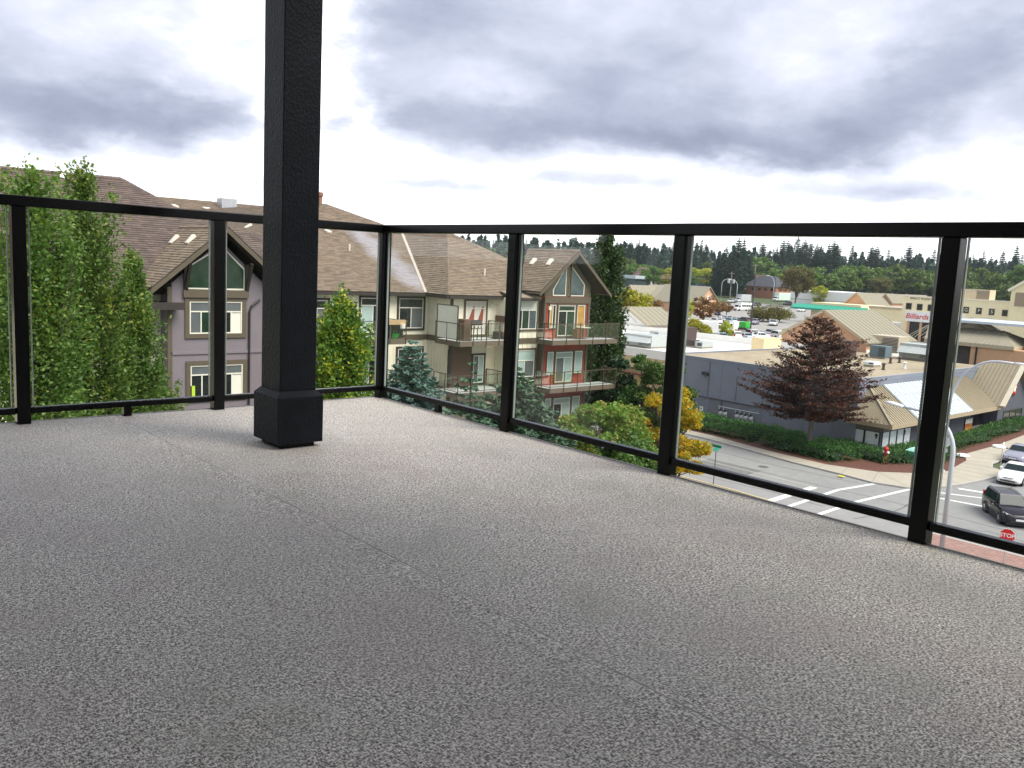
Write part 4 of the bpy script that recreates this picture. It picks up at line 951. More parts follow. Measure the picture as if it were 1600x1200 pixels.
# gabled entrance
GXc=101.6; GYf=33.1; gh=4.55; gzt=-6.95; gze=-10.7
b=MB(); b.prism([(97.3,GYf,-14),(105.9,GYf,-14),(105.9,GYf,gze-.32),(GXc,GYf,gzt-.26),(97.3,GYf,gze-.32)],(0,YP-GYf-.03,0)); b.build('entrance_gable_wall',PUBD,PB)
for sg in (-1,1):
    b=MB(); a=Vector((GXc+sg*(gh+.1),GYf-.5,gze-.35)); c=Vector((GXc,GYf-.5,gzt)); v=Vector((0,YP-GYf+.45,0)); 
    b.prism([a,c,c+Vector((0,0,-.14)),a+Vector((0,0,-.14))],v); b.build('gable_roof_slope',MANS,PB)
    b=MB()
    for i in range(9):
        y=Vector((0,.55+i*.4,.02)); b.bar(a+y,c+y,.045,.05)
    b.build('standing_seam',MANSD,PB,kind='stuff')
    b=MB(); b.bar(a+Vector((0,.02,0)),c+Vector((0,.02,0)),.5 if sg<0 else .3,.16,(0,0,1)); b.build('barge_flashing',mat('pale_barge_metal',(.56,.50,.38),.5,.05,2),PB)
fG=fy(GYf)
gw=py_(GYf,1563,640,1584,660); dining(fG,98.9,104.3,-13.2,-11.75,3,-13.9,-13.25)
LG=aty(1583,607,GYf)
b=MB(); b.lathe([(.78,0),(.78,.10)],LG+Vector((.0,-.02,0)),(0,-1,0),20); EM=b.build('round_emblem',mat('emblem_black',(.02,.02,.022),.4,.1,3),PB)
b=MB()
pts=[(-.55,-.05),(-.35,.35),(-.05,.62),(.28,.68),(.55,.42),(.62,.1),(.42,-.08),(.5,-.4),(.3,-.7),(.12,-.45),(-.1,-.62),(-.25,-.35),(-.5,-.5)]
b.prism([LG+Vector((x,-.125,z)) for x,z in pts],(0,-.04,0)); b.build('emblem_red',mat('emblem_red',(.55,.03,.03),.4,.1,3),EM)
b=MB(); pts=[(-.3,-.05),(-.1,.25),(.2,.38),(.42,.15),(.2,0),(.28,-.35),(.1,-.2),(-.1,-.38),(-.18,-.15)]
b.prism([LG+Vector((x,-.167,z)) for x,z in pts],(0,-.03,0)); b.build('emblem_white',PAINT,EM)
# things on the long side wall
b=MB(); b.tube([(XW-.1,56.2,-11.55),(XW-.1,45.5,-11.65)],.09); b.tube([(XW-.1,51.2,-11.6),(XW-.1,51.2,-13.6)],.05); b.build('service_pipe',mat('pipe_grey_paint',(.10,.105,.135),.5,.08,3),PB)
for y,z1 in ((53.0,-7.9),(49.6,-9.0)): b=MB(); b.tube([(XW-.04,y,z1),(XW-.04,y,-11.5)],.03); b.build('conduit',MATS['pipe_grey_paint'],PB)
b=MB(); b.box(XW-.03,XW-.001,48.0,52.8,-13.9,-11.7); b.build('wall_panel',mat('patched_grey_panel',(.17,.18,.21),.85,.06,1.5),PB)
b=MB(); b.box(XW-.42,XW-.002,53.1,53.7,-9.35,-9.1); b.box(XW-.5,XW-.2,53.15,53.65,-9.1,-8.98); b.build('wall_light',DGREY,PB)
for y in (56,51.5,46.5,42,39): b=MB(); b.box(XW-.006,XW-.0005,y-.012,y+.012,-14,ZR-.2); b.build('control_joint',PUBD,PB)
GM=mat('gas_meter_grey',(.42,.45,.46),.45,.06,4)
def gas_meter(y,lab,i):
    t=thing('gas_meter',lab,'gas meter',(XW-.45,y,-13.9),'gas meters along the grey wall')
    b=MB(); b.lathe([(.12,0),(.20,.04),(.20,.26),(.12,.30)],(XW-.6,y,-12.95),(1,0,0),12); b.build('meter_body',GM,t)
    b=MB(); b.box(XW-.56,XW-.42,y-.1,y+.1,-12.72,-12.5); b.build('index_box',DGREY,t)
    b=MB(); b.tube([(XW-.45,y-.22,-13.9),(XW-.45,y-.22,-12.75),(XW-.45,y-.1,-12.7)],.035,6); b.tube([(XW-.45,y+.22,-12.4),(XW-.45,y+.12,-12.7)],.035,6); b.lathe([(.1,0),(.13,.03),(.13,.09),(.05,.12)],(XW-.45,y-.22,-13.3),(-1,0,0),10); b.build('riser_pipe',GM,t)
for i,(px,lab) in enumerate(((1125,'leftmost gas meter on the slate grey side wall'),(1132,'second gas meter from the left on the grey wall'),(1151,'gas meter right of the gap in the row on the grey wall'),(1158,'larger looking gas meter in the middle of the right cluster'),(1165,'gas meter left of the rightmost one by the dark purple tree'),(1173,'rightmost gas meter, nearest the dark purple tree'))):
    gas_meter(atx(px,648,XW-.5).y,lab,i)
b=MB(); b.tube([(XW-.3,51.4,-12.3),(XW-.3,46.6,-12.3)],.04,6); b.build('gas_header_pipe',GM,PB)
# rooftop plant
def hvac(cx,cy,w,d,h,mt,lab,name='rooftop_unit',z=ZR+.02,hood=None,fan=False,cat='rooftop unit',grp='air handling units on the flat roofs'):
    t=thing(name,lab,cat,(cx,cy,z),grp)
    b=MB(); b.box(cx-w/2,cx+w/2,cy-d/2,cy+d/2,z+.22,z+h); b.build('casing',mt,t,bevel=.03)
    b=MB(); b.box(cx-w/2+.06,cx+w/2-.06,cy-d/2+.06,cy+d/2-.06,z,z+.219); b.build('curb',mat('roof_curb',(.3,.27,.22),.8,.1,3),t)
    b=MB()
    k=max(3,int(h/.22))
    for i in range(k): zz=z+.35+i*(h-.5)/k; b.box(cx-w/2-.02,cx-w/2-.003,cy-d/2+.1,cy-d/2+d*.45,zz,zz+.08)
    b.build('louvre',DGREY,t,kind='stuff')
    if hood:
        b=MB(); x=cx+w/2+.003 if hood>0 else cx-w/2-.003; s=1 if hood>0 else -1
        b.add([(x,cy-d/2+.1,z+h*.85),(x,cy+d/2-.1,z+h*.85),(x+s*.9,cy+d/2-.1,z+h*.45),(x+s*.9,cy-d/2+.1,z+h*.45),(x,cy-d/2+.1,z+h*.45),(x,cy+d/2-.1,z+h*.45)],[(0,1,2,3),(0,3,4),(1,5,2),(4,3,2,5)]); b.build('intake_hood',mt,t)
    if fan:
        b=MB(); b.lathe([(.4,0),(.4,.12),(.34,.14)],(cx,cy,z+h),n=14); b.build('fan_shroud',DGREY,t)
    return t
def zr(px,py): p=atz(px,py,ZR+.02); return p.x,p.y
hvac(*zr(1383,549),3.0,4.6,2.1,UNITT,'large beige rooftop unit in front of the tan ridged roof',hood=1)
hvac(*zr(1375,560),1.6,1.9,1.5,UNITB,'dark slate boxy rooftop unit below the large beige one')
hvac(*zr(1440,563),2.4,4.4,1.9,UNITG,'grey green rooftop unit with slanted hood beside the black railing post',hood=-1)
hvac(*zr(1286,562),1.6,2.2,1.9,UNITD,'dark brown rooftop unit seen behind the crown of the purple tree, left one')
hvac(*zr(1322,561),1.4,1.6,2.1,UNITD,'dark brown rooftop unit seen behind the crown of the purple tree, right one')
hvac(*zr(1362,573),1.6,1.2,.55,SKYL,'low white roof hatch on gravel near the skirt roof',name='roof_hatch',cat='roof hatch',grp=None)
for px,py,lab in ((1380,578,'short dark capped vent pipe in the middle of the gravel roof'),(1413,576,'small white dome vent on gravel by the railing post'),(1391,568,'small brown box vent on gravel, left of two'),(1405,567,'small brown box vent on gravel, right of two')):
    x,y=zr(px,py); t=thing('roof_vent',lab,'vent',(x,y,ZR+.02),'small vents on the gravel roof')
    b=MB(); b.lathe([(.22,0),(.22,.08),(.13,.1),(.13,.55)],(x,y,ZR+.02),n=10); b.build('pipe',SKYL if 'white' in lab else UNITD,t)
    b=MB(); b.lathe([(.2,.56),(.24,.62),(.1,.72)],(x,y,ZR+.02),n=10); b.build('cap',VENTM if 'white' in lab else UNITD,t)
# ------------------------------------------------------------------ white roofed strip mall behind
WHR=mat('white_roof_membrane',(.80,.79,.75),.7,.04,.5,big=.3,c2=(.62,.60,.55))
TANW=mat('tan_strip_wall',(.60,.47,.27),.8,.05,1)
SM=thing('strip_mall','long low building with bright white flat roof and tan side wall','building',(74.2,60,-14))
b=MB(); b.box(74.2,105,58.1,108,-14,-8.45); b.build('wall',TANW,SM)
b=MB(); b.box(74.4,104.8,58.3,107.8,-8.449,-8.37); b.build('roof_membrane',WHR,SM)
b=MB(); b.box(74.15,74.4,58.1,108,-8.45,-7.5); b.box(74.4,104.8,58.05,58.3,-8.45,-7.6); b.box(104.8,105.1,58.1,108,-8.45,-7.5); b.build('parapet',WHR,SM)
b=MB(); b.box(74.0,74.19,58.1,108,-9.9,-9.7); b.box(73.2,74.19,60,108,-10.4,-10.2); b.build('awning_ledge',mat('dark_red_brown',(.12,.05,.03),.7,.1,3),SM)
b=MB(); b.box(95.5,99.5,60.4,62.2,-8.37,-6.6); b.build('roof_stair_box',mat('pale_yellow_stucco',(.78,.62,.36),.8,.05,1),SM)
for (px,py,w,d,h,mt,lab,hd) in ((1008,541,3.2,4.6,1.6,UNITG,'long grey green rooftop unit with sloped dark end on the white roof',-1),(1027,531,1.6,1.6,1.3,UNITG,'small grey box unit behind the long one on the white roof',None),(1068,538,2.2,2.4,2.4,UNITD,'tall dark brown rooftop unit on the white roof right of the post',None),(1082,542,1.2,1.4,1.0,UNITD,'small dark rooftop unit in front of the tall brown one',None),(1097,543,2.4,1.8,.9,UNITG,'flat grey rooftop unit with louvres on the white roof edge',None)):
    q=atz(px,py,-8.3); hvac(q.x,q.y,w,d,h,mt,lab,z=-8.37,hood=hd)
PEACH=mat('peach_brick_gable',(.60,.36,.22),.85,.07,2.5,big=.25,c2=(.50,.29,.175))
TROOF=mat('taupe_ribbed_roof',(.265,.24,.175),.7,.06,1.2,.15,20,stretch=(1,6,1))
TFASC=mat('taupe_roof_trim',(.45,.38,.27),.6,.05,2)
def gable_block(name,lab,x0,x1,y0,y1,zb,ze,zr_,wall=PEACH,roofm=TROOF,grp=None,side=None,over=.35):
    """gable faces -x; ridge along +x; apex in the middle of y0..y1"""
    t=thing(name,lab,'building',(x0,(y0+y1)/2,zb),grp); ym=(y0+y1)/2
    b=MB(); b.prism([(x0,y0,zb),(x0,y1,zb),(x0,y1,ze),(x0,ym,zr_-.1),(x0,y0,ze)],(x1-x0,0,0)); b.build('wall',wall,t)
    s=(zr_-ze)/((y1-y0)/2)
    for sg,yy in ((-1,y0-over),(1,y1+over)):
        zz=ze-s*over; b=MB(); b.prism([(x0-over,yy,zz),(x0-over,ym,zr_),(x0-over,ym,zr_-.16),(x0-over,yy,zz-.16)],(x1-x0+2*over,0,0)); r=b.build('roof',roofm,t)
        b=MB(); n=max(6,int((x1-x0)/1.0))
        for i in range(n+1):
            x=x0-over+.05+i*(x1-x0+2*over-.1)/n; b.bar((x,yy,zz+.02),(x,ym,zr_+.02),.05,.05)
        b.build('roof_rib',TFASC if i==0 else roofm,r,kind='stuff')
        b=MB(); b.bar((x0-over-.04,yy,zz-.1),(x0-over-.04,ym,zr_-.1),.08,.38,(0,0,1)); b.build('barge_board',TFASC,t)
    if side:
        b=MB(); b.box(x0+.05,x1,y0-.06,y0-.003,zb,side); b.build('side_band',WHR,t)
    b=MB(); b.bar((x0-.03,ym-(y1-y0)*.24,zb+(ze-zb)*1.0),(x0-.03,ym,zb+(ze-zb)*1.0+(zr_-ze)*.55),.03,.08,(0,0,1)); b.build('gable_control_joint',TFASC,t)
    return t
g0=atx(1222,523,105.2); g1=atx(1290,484,105.2)
hw=g0.y-g1.y
gable_block('gabled_shop','peach gabled shop with a broad taupe ribbed roof behind the dark purple tree',105.2,118.5,g1.y-hw,g1.y+hw,-14,g0.z+.3,g1.z,side=-7.4)
gable_block('gabled_shop','end of a small tan gable roof left on the white building beyond the red balcony',105.2,113,87.5,96,-14,-7.0,-4.6,wall=WHR)
# ------------------------------------------------------------------ vehicles
TYRE=mat('tyre_rubber',(.012,.012,.013),.8,.1,8)
RIM=mat('alloy_rim',(.55,.56,.57),.25,.05,4,metal=.8)
CGLASS=mat('car_glass',(.015,.026,.028),.06,.2,1,spec=.22)
TRIMB=mat('black_car_trim',(.014,.014,.015),.45,.1,6)
CHROME=mat('bright_metal',(.7,.7,.72),.15,.03,3,metal=.95)
HEADL=mat('headlight_lens',(.72,.74,.76),.08,.05,4,spec=.9)
TAILL=mat('tail_light_red',(.38,.012,.012),.12,.1,4,spec=.8)
PLATE=mat('number_plate',(.72,.73,.72),.4,.04,3)
def paint(n,c): return mat('car_paint_'+n,c,.22,.03,2,spec=.28,coat=.15)
P_BLACK=paint('black_plum',(.012,.010,.016)); P_WHITE=paint('white',(.80,.80,.80)); P_SILV=paint('silver',(.50,.51,.53)); P_NAVY=paint('navy',(.03,.045,.10)); P_RED=paint('maroon',(.20,.02,.025)); P_GREY=paint('grey_lilac',(.26,.26,.33)); P_DK=paint('charcoal',(.05,.052,.06)); P_TEAL=paint('pale_blue',(.38,.50,.56))
SEDAN=dict(L=4.6,W=1.80,H=1.45,hood=.92,nose=.70,belt=.95,deck=1.02,cow=.72,wst=.05,rr=-1.05,rb=-1.75,wb=2.7,r=.32)
SUV=dict(L=4.75,W=1.90,H=1.73,hood=1.08,nose=.82,belt=1.10,deck=1.12,cow=.85,wst=.25,rr=-1.95,rb=-2.22,wb=2.78,r=.37)
HATCH=dict(L=4.2,W=1.76,H=1.50,hood=.96,nose=.72,belt=.98,deck=1.02,cow=.80,wst=.15,rr=-1.55,rb=-1.98,wb=2.6,r=.32)
def car(lab,spec,pt,loc,rotz,group=None,name='parked_car',rails=False,cat='car'):
    s=spec; L,W,H=s['L'],s['W'],s['H']; h2=W/2; xf=L/2; xr=-L/2; ax=s['wb']/2
    t=thing(name,lab,cat,loc,group,rotz)
    st=[(xr,.80,.45,s['deck']-.18),(xr+.07,.90,.32,s['deck']-.06),(xr+.30,.97,.24,s['deck']),(s['rb']+.15,1.0,.22,s['deck']+.02 if spec is not SUV else s['belt']),(-.3,1.0,.20,s['belt']),(s['cow']-.1,1.0,.20,s['belt']),(s['cow']+.12,1.0,.20,s['hood']+.02),(xf-.75,.985,.21,(s['hood']*.6+s['nose']*.4)+.07),(xf-.30,.94,.22,s['nose']+.05),(xf-.09,.84,.26,s['nose']-.06),(xf,.70,.34,s['nose']-.20)]
    b=MB(); rings=[]
    for x,w,z0,zt in st:
        y=h2*w; zm=z0+(zt-z0)*.55
        half=[(0,z0),(y*.90,z0),(y*.985,z0+.10),(y,zm),(y*.985,zt-.10),(y*.93,zt-.02),(y*.72,zt+.015),(0,zt+.03)]
        rings.append([(x,a,c) for a,c in half]+[(x,-a,c) for a,c in half[-2:0:-1]])
    n=len(rings[0]); v=[p for r in rings for p in r]
    f=[(i*n+j,i*n+(j+1)%n,(i+1)*n+(j+1)%n,(i+1)*n+j) for i in range(len(rings)-1) for j in range(n)]+[tuple(range(n)),tuple(range((len(rings)-1)*n,len(rings)*n))]
    b.add(v,f); body=b.build('body',pt,t,smooth=True)
    # cabin
    zb=s['belt']-.01; wb_=h2*.93; wt=h2*.74
    G=[(s['rb'],wb_,zb),(s['rr'],wt,H-.05),(s['wst'],wt,H-.04),(s['cow'],wb_,zb)]
    xm=(s['rr']+s['wst'])/2
    b=MB(); rings=[]
    for x,wlow,wtop,zt in ((s['rb'],wb_*.97,wb_*.9,zb+.03),(s['rr'],wb_,wt,H-.03),(xm,wb_,wt+.02,H),(s['wst'],wb_,wt,H-.02),(s['cow'],wb_*.97,wb_*.9,zb+.02)):
        half=[(wlow,zb-.05),(wtop+.02,zt-.07 if zt>zb+.2 else zt-.01),(wtop-.05,zt),(0,zt+(.02 if x==xm else 0))]
        rings.append([(x,a,c) for a,c in half]+[(x,-a,c) for a,c in half[-2::-1]])
    n=len(rings[0]); v=[p for r in rings for p in r]
    f=[(i*n+j,i*n+j+1,(i+1)*n+j+1,(i+1)*n+j) for i in range(4) for j in range(n-1)]; f+=[tuple(range(n)),tuple(range(4*n,5*n))]
    b.add(v,f); b.build('cabin',pt,t,smooth=False)
    # glass
    def pane(pts,off,nm):
        P=[Vector(p) for p in pts]; c=sum(P,Vector())/len(P); nn=(P[1]-P[0]).cross(P[2]-P[0]).normalized()
        if nn.dot(c-Vector((0,0,zb-.3)))<0: nn=-nn
        q=MB(); q.prism([p+nn*.004 for p in P],nn*off); q.build(nm,CGLASS,t)
    zt=H-.10; f_=lambda a,b_,k:a+(b_-a)*k
    pane([(f_(s['cow'],s['wst'],.08),-wb_*.88,f_(zb,H-.03,.08)),(f_(s['cow'],s['wst'],.08),wb_*.88,f_(zb,H-.03,.08)),(f_(s['cow'],s['wst'],.9),wt*.92,f_(zb,H-.03,.9)),(f_(s['cow'],s['wst'],.9),-wt*.92,f_(zb,H-.03,.9))],.022,'windscreen')
    pane([(f_(s['rb'],s['rr'],.2),-wb_*.86,f_(zb,H-.03,.2)),(f_(s['rb'],s['rr'],.2),wb_*.86,f_(zb,H-.03,.2)),(f_(s['rb'],s['rr'],.88),wt*.9,f_(zb,H-.03,.88)),(f_(s['rb'],s['rr'],.88),-wt*.9,f_(zb,H-.03,.88))],.022,'rear_window')
    cuts=[s['cow']-.28,-.12,-1.08,s['rb']+.22] if spec is SUV else [s['cow']-.25,-.15,s['rb']+.38]
    for sd in (-1,1):
        yy=lambda z:sd*(wb_+(wt+.02-wb_)*(z-zb+.05)/(H-.02-zb))
        for a,c in zip(cuts[:-1],cuts[1:]):
            z0,z1=zb+.05,H-.13
            def lim(x,z): 
                k=(z-zb)/(H-.04-zb); return max(min(x,f_(s['cow'],s['wst'],k)-.09),f_(s['rb'],s['rr'],k)+.09)
            a_,c_=a-.035,c+.035
            pane([(lim(a_,z0),yy(z0),z0),(lim(c_,z0),yy(z0),z0),(lim(c_,z1),yy(z1),z1),(lim(a_,z1),yy(z1),z1)],.02,'side_window')
        m_=MB(); m_.box(s['cow']-.38,s['cow']-.2,sd*(h2+.04)-.09,sd*(h2+.04)+.09,zb+.02,zb+.16); m_.build('mirror',pt,t,bevel=.03)
        hd=MB()
        for a in cuts[1:]: hd.box(a+.12,a+.32,sd*(h2-.012)-.012,sd*(h2-.012)+.014,s['belt']-.17,s['belt']-.14)
        hd.build('door_handle',CHROME,t,kind='stuff')
        dl=MB(); dl.box(xr+.9,xf-1.2,sd*(h2*.985)-.012,sd*(h2*.985)+.012,.24,.33); dl.build('sill',TRIMB,t)
        w_=MB(); xl=xf-.30; w_.add([(xf-.13,sd*h2*.50,s['nose']-.12),(xf-.16,sd*h2*.82,s['nose']-.08),(xf-.50,sd*h2*.955,s['nose']+.02),(xf-.52,sd*h2*.93,s['nose']+.10),(xf-.24,sd*h2*.80,s['nose']+.05),(xf-.10,sd*h2*.50,s['nose']-.02),(xf-.30,sd*h2*.5,s['nose']-.1)],[(0,1,4,5),(1,2,3,4),(0,5,6),(0,6,2,1),(5,4,3,6),(3,2,6)]); w_.build('headlight',HEADL,t)
        w_=MB(); z0=s['deck']-.24; w_.box(xr-.012,xr+.22,sd*h2*.80-.10,sd*h2*.80+.115,z0,z0+.2+(.25 if spec is SUV else 0)); w_.build('tail_light',TAILL,t,bevel=.02)
        fg=MB(); fg.lathe([(.075,0),(.06,.03)],(xf-.09,sd*h2*.72,.42),(1,sd*.25,0),10); fg.build('fog_light',HEADL,t)
        if rails: r=MB(); r.tube([(s['rr']+.1,sd*wt*.93,H+.0),(s['rr']+.25,sd*wt*.93,H+.06),(s['wst']-.3,sd*wt*.93,H+.06),(s['wst']-.05,sd*wt*.93,H-.01)],.022,6); r.build('roof_rail',CHROME,t)
        for xx in (ax,-ax):
            a=MB(); a.lathe([(s['r']+.06,0),(s['r']+.06,.30)],(xx,sd*(h2+.004),s['r']+.01),(0,-sd,0),20); a.build('wheel_arch',TRIMB,t)
            wl=MB(); r=s['r']; wl.lathe([(r*.62,0),(r*.93,.0),(r,.03),(r,.19),(r*.93,.22)],(xx,sd*(h2+.012),r),(0,-sd,0),20); wo=wl.build('wheel',TYRE,t,smooth=False)
            wr=MB(); wr.lathe([(r*.66,0),(r*.66,.02)],(xx,sd*(h2+.006),r),(0,-sd,0),18)
            for k in range(5):
                th=k*2*math.pi/5; wr.bar((xx,sd*(h2+.012),r),(xx+math.cos(th)*r*.62,sd*(h2+.012),r+math.sin(th)*r*.62),.07,.02,(0,1,0))
            wr.build('rim',RIM,wo)
    g=MB(); g.box(xf-.13,xf-.045,-h2*.42,h2*.42,s['nose']-.17,s['nose']-.06); g.build('grille',TRIMB,t,bevel=.01)
    g=MB(); g.box(xf-.05,xf-.035,-h2*.36,h2*.36,s['nose']-.125,s['nose']-.105); g.build('grille_bar',CHROME,t)
    g=MB(); g.box(xf-.16,xf+.005,-h2*.6,h2*.6,.33,.46); g.build('lower_intake',TRIMB,t,bevel=.02)
    g=MB(); g.box(xf+.002,xf+.02,-.26,.26,.47,.60); g.build('number_plate',PLATE,t)
    g=MB(); g.box(xr-.02,xr-.002,-.26,.26,.62,.74); g.build('number_plate',PLATE,t)
    g=MB(); g.box(xr-.01,xf-.1,-h2*.8,h2*.8,.17,.26); g.build('underbody',TRIMB,t)
    return t
hdg=math.atan2(-.60,-.80)
car('black plum estate car turning at the crossing, with roof rails',SUV,P_BLACK,(61.4,19.55,-14),hdg,name='black_car',rails=True)
car('white car waiting behind the crosswalk, facing the viewer',SEDAN,P_WHITE,(74.2,23.4,-14),R(186),name='white_car')
car('lilac grey car parked behind the white car along the kerb',SEDAN,P_GREY,(83.6,26.2,-14),R(184),name='grey_car')
# parking lot: one of each kind, then copies
CARP={}
def lotcar(px,py,kind,pt,lab,deg):
    p=atg(px,py,.02); spec={'s':SEDAN,'v':SUV,'h':HATCH}[kind]; key=(kind,pt.name)
    if key not in CARP: CARP[key]=car(lab,spec,pt,p,R(deg),'cars in the parking lot'); return CARP[key]
    return dup(CARP[key],p,R(deg),lab)
for a in ((1022,502,'s',P_RED,'dark red car under the brown tree in the parking lot',205),(1003,515,'v',P_SILV,'pale silver car just right of the yellow tree behind the white parapet',60),(1018,516,'s',P_TEAL,'pale blue car behind the white roof, left of the thick post',60),(1029,512,'h',P_SILV,'small silver car partly cut by the thick post',60),
  (962,493,'s',P_WHITE,'white car beside the columnar dark tree at far left of the lot',70),(968,489,'v',P_SILV,'silver car behind the white one near the dark columnar tree',70),
  (1112,531,'h',P_SILV,'small silver car nearest the white parapet left of the row',55),(1125,532,'s',P_TEAL,'pale bluish car behind the parapet beside the yellow green shrub',55),(1143,531,'v',P_WHITE,'white car with roof in the row behind the parapet, left of the green bin',65),(1163,532,'s',P_TEAL,'pale blue low car right below the green bin',60),(1183,531,'s',P_WHITE,'white sedan in the row behind the parapet, right of the dark pole',150),(1203,528,'v',P_DK,'dark roofed car between white cars near the peach gable',55),(1213,530,'v',P_WHITE,'white car nearest the peach gable',60),
  (1178,507,'h',P_GREY,'grey car just right of the tall dark pole',200),(1208,509,'s',P_SILV,'silver sedan alone on the open asphalt right of the dark pole',205),(1228,493,'s',P_WHITE,'white sedan right of the round olive bush',190),(1121,492,'h',P_NAVY,'dark blue car parked by the peach end of the tan roofed mall',215),
  (1126,504,'s',P_WHITE,'white car in the far row, left end',70),(1133,502,'h',P_SILV,'silver car in the far row behind the white truck',70),(1117,506,'h',P_WHITE,'white hatchback in the far row above the shrub',70),
  (1413,531,'v',P_NAVY,'navy car with red lights in the lot left of the thick post',30),(1430,531,'s',P_DK,'charcoal car beside the navy one near the thick post',35),(1412,540,'s',P_NAVY,'navy sedan behind the grey rooftop unit',30),(1417,524,'h',P_SILV,'silver car parked in front of the white caravan',35),(1445,524,'v',P_DK,'dark car in the shade of the storefront left of the post',30),
  (1182,478,'s',P_DK,'dark car beyond the lot by the pale street lamp',180),(1230,477,'v',P_DK,'black car at the foot of the big olive tree, left',180),(1236,476,'s',P_DK,'black low car at the foot of the big olive tree, right',180),(1142,473,'v',P_SILV,'silver van like car above the white bus',190),
  (1153,527,'h',P_RED,'small maroon car between the green bin and the white van',60),(1172,528,'v',P_SILV,'silver car immediately right of the dark pole foot, in the parapet row',55),(1193,530,'h',P_GREY,'lilac grey hatchback in the parapet row, centre right',55),(1140,506,'h',P_TEAL,'pale blue hatchback in the far row behind the van',70),(1149,504,'s',P_SILV,'silver sedan at the right end of the far row',70),
  (1162,506,'v',P_DK,'charcoal car just left of the tall dark pole, far row',70),(1090,510,'h',P_DK,'charcoal hatchback under the rust tinted slim tree',30),(1076,508,'s',P_WHITE,'white car under the yellow tree by the cream mall',30),(1192,492,'s',P_SILV,'silver car half behind the olive gold bush',190),(1252,487,'h',P_WHITE,'white hatchback right of the big olive tree trunk',185),(1010,489,'v',P_WHITE,'white car in front of the tan mall left of the post',30),(1036,496,'h',P_SILV,'silver hatchback touching the left edge of the thick post',30)):
    lotcar(*a)
def boxvan(lab,px,py,L,W,H,deg,body,cabm,name,wins=0,cat='van'):
    p=atg(px,py,.02); t=thing(name,lab,cat,p,None,R(deg)); x0=-L/2; xc=L/2-1.7
    b=MB(); b.box(x0,xc,-W/2,W/2,.55,H); b.build('box_body',body,t,bevel=.12)
    b=MB(); b.prism([(xc+.004,-W/2+.05,.5),(L/2,-W/2+.05,.5),(L/2,-W/2+.05,1.15),(L/2-.55,-W/2+.05,1.3),(L/2-1.0,-W/2+.05,2.1),(xc+.004,-W/2+.05,2.15)],(0,W-.1,0)); b.build('cab',cabm,t,bevel=.05)
    b=MB(); b.add([(L/2-.60,-W/2+.2,1.36),(L/2-.60,W/2-.2,1.36),(L/2-.98,W/2-.2,2.05),(L/2-.98,-W/2+.2,2.05)],[(0,1,2,3)]); b.v=[(x+.03,y,z+.02) for x,y,z in b.v]; b.build('windscreen',CGLASS,t)
    for sd in (-1,1):
        b=MB(); y=sd*(W/2-.045); b.prism([(xc+.15,y,1.3),(L/2-.65,y,1.3),(L/2-1.05,y,2.0),(xc+.15,y,2.0)],(0,sd*.02,0)); b.build('side_window',CGLASS,t)
        if wins:
            for i in range(wins):
                a=x0+.4+i*(xc-x0-.7)/wins; b=MB(); b.box(a,a+(xc-x0-.7)/wins-.18,sd*(W/2+.004)-.004,sd*(W/2+.004)+.004,1.5,2.15); b.build('side_window',CGLASS,t)
        for xx in (x0+.9,L/2-1.0): b=MB(); b.lathe([(.30,0),(.40,.03),(.40,.25)],(xx,sd*(W/2+.01),.40),(0,-sd,0),16); b.build('wheel',TYRE,t)
    b=MB(); b.box(L/2-.03,L/2+.06,-W/2+.1,W/2-.1,.42,.62); b.build('bumper',TRIMB,t)
    return t
boxvan('white shuttle bus with a row of dark side windows on the far lane',1160,486,7.2,2.3,2.9,168,P_WHITE,P_WHITE,'shuttle_bus',5,'bus')
boxvan('white delivery truck with dark cab windows behind the yellow green shrub',1112,523,5.4,2.1,2.7,-50,P_WHITE,P_WHITE,'delivery_truck',0,'truck')
boxvan('white van parked beside the dark green topped bin',1147,521,5.0,2.0,2.5,150,P_WHITE,P_WHITE,'white_van',0)
boxvan('white motorhome beside the yellow tree near the pharmacy',1398,527,6.6,2.4,3.3,200,P_WHITE,P_WHITE,'motorhome',1,'motorhome')
boxvan('white box truck above the shuttle bus in the distance',1160,473,8.0,2.5,3.6,172,P_SILV,P_WHITE,'box_truck',0,'truck')
boxvan('long pale green white trailer truck left of the big olive tree trunk',1222,471,13,2.6,4.0,178,mat('pale_mint_panel',(.62,.74,.68),.5,.04,2),P_WHITE,'trailer_truck',0,'truck')
p=atg(1162,525,.02); t=thing('recycling_bin','dark donation bin with bright green top at the foot of the pole','bin',p)
b=MB(); b.box(p.x-.9,p.x+.9,p.y-.9,p.y+.9,p.z,p.z+1.6); b.build('bin_body',DGREY,t,bevel=.05); b=MB(); b.box(p.x-.8,p.x+.8,p.y-.8,p.y+.8,p.z+1.601,p.z+2.8); b.build('bin_top',mat('bright_green_panel',(.05,.42,.05),.5,.1,3),t,bevel=.1)
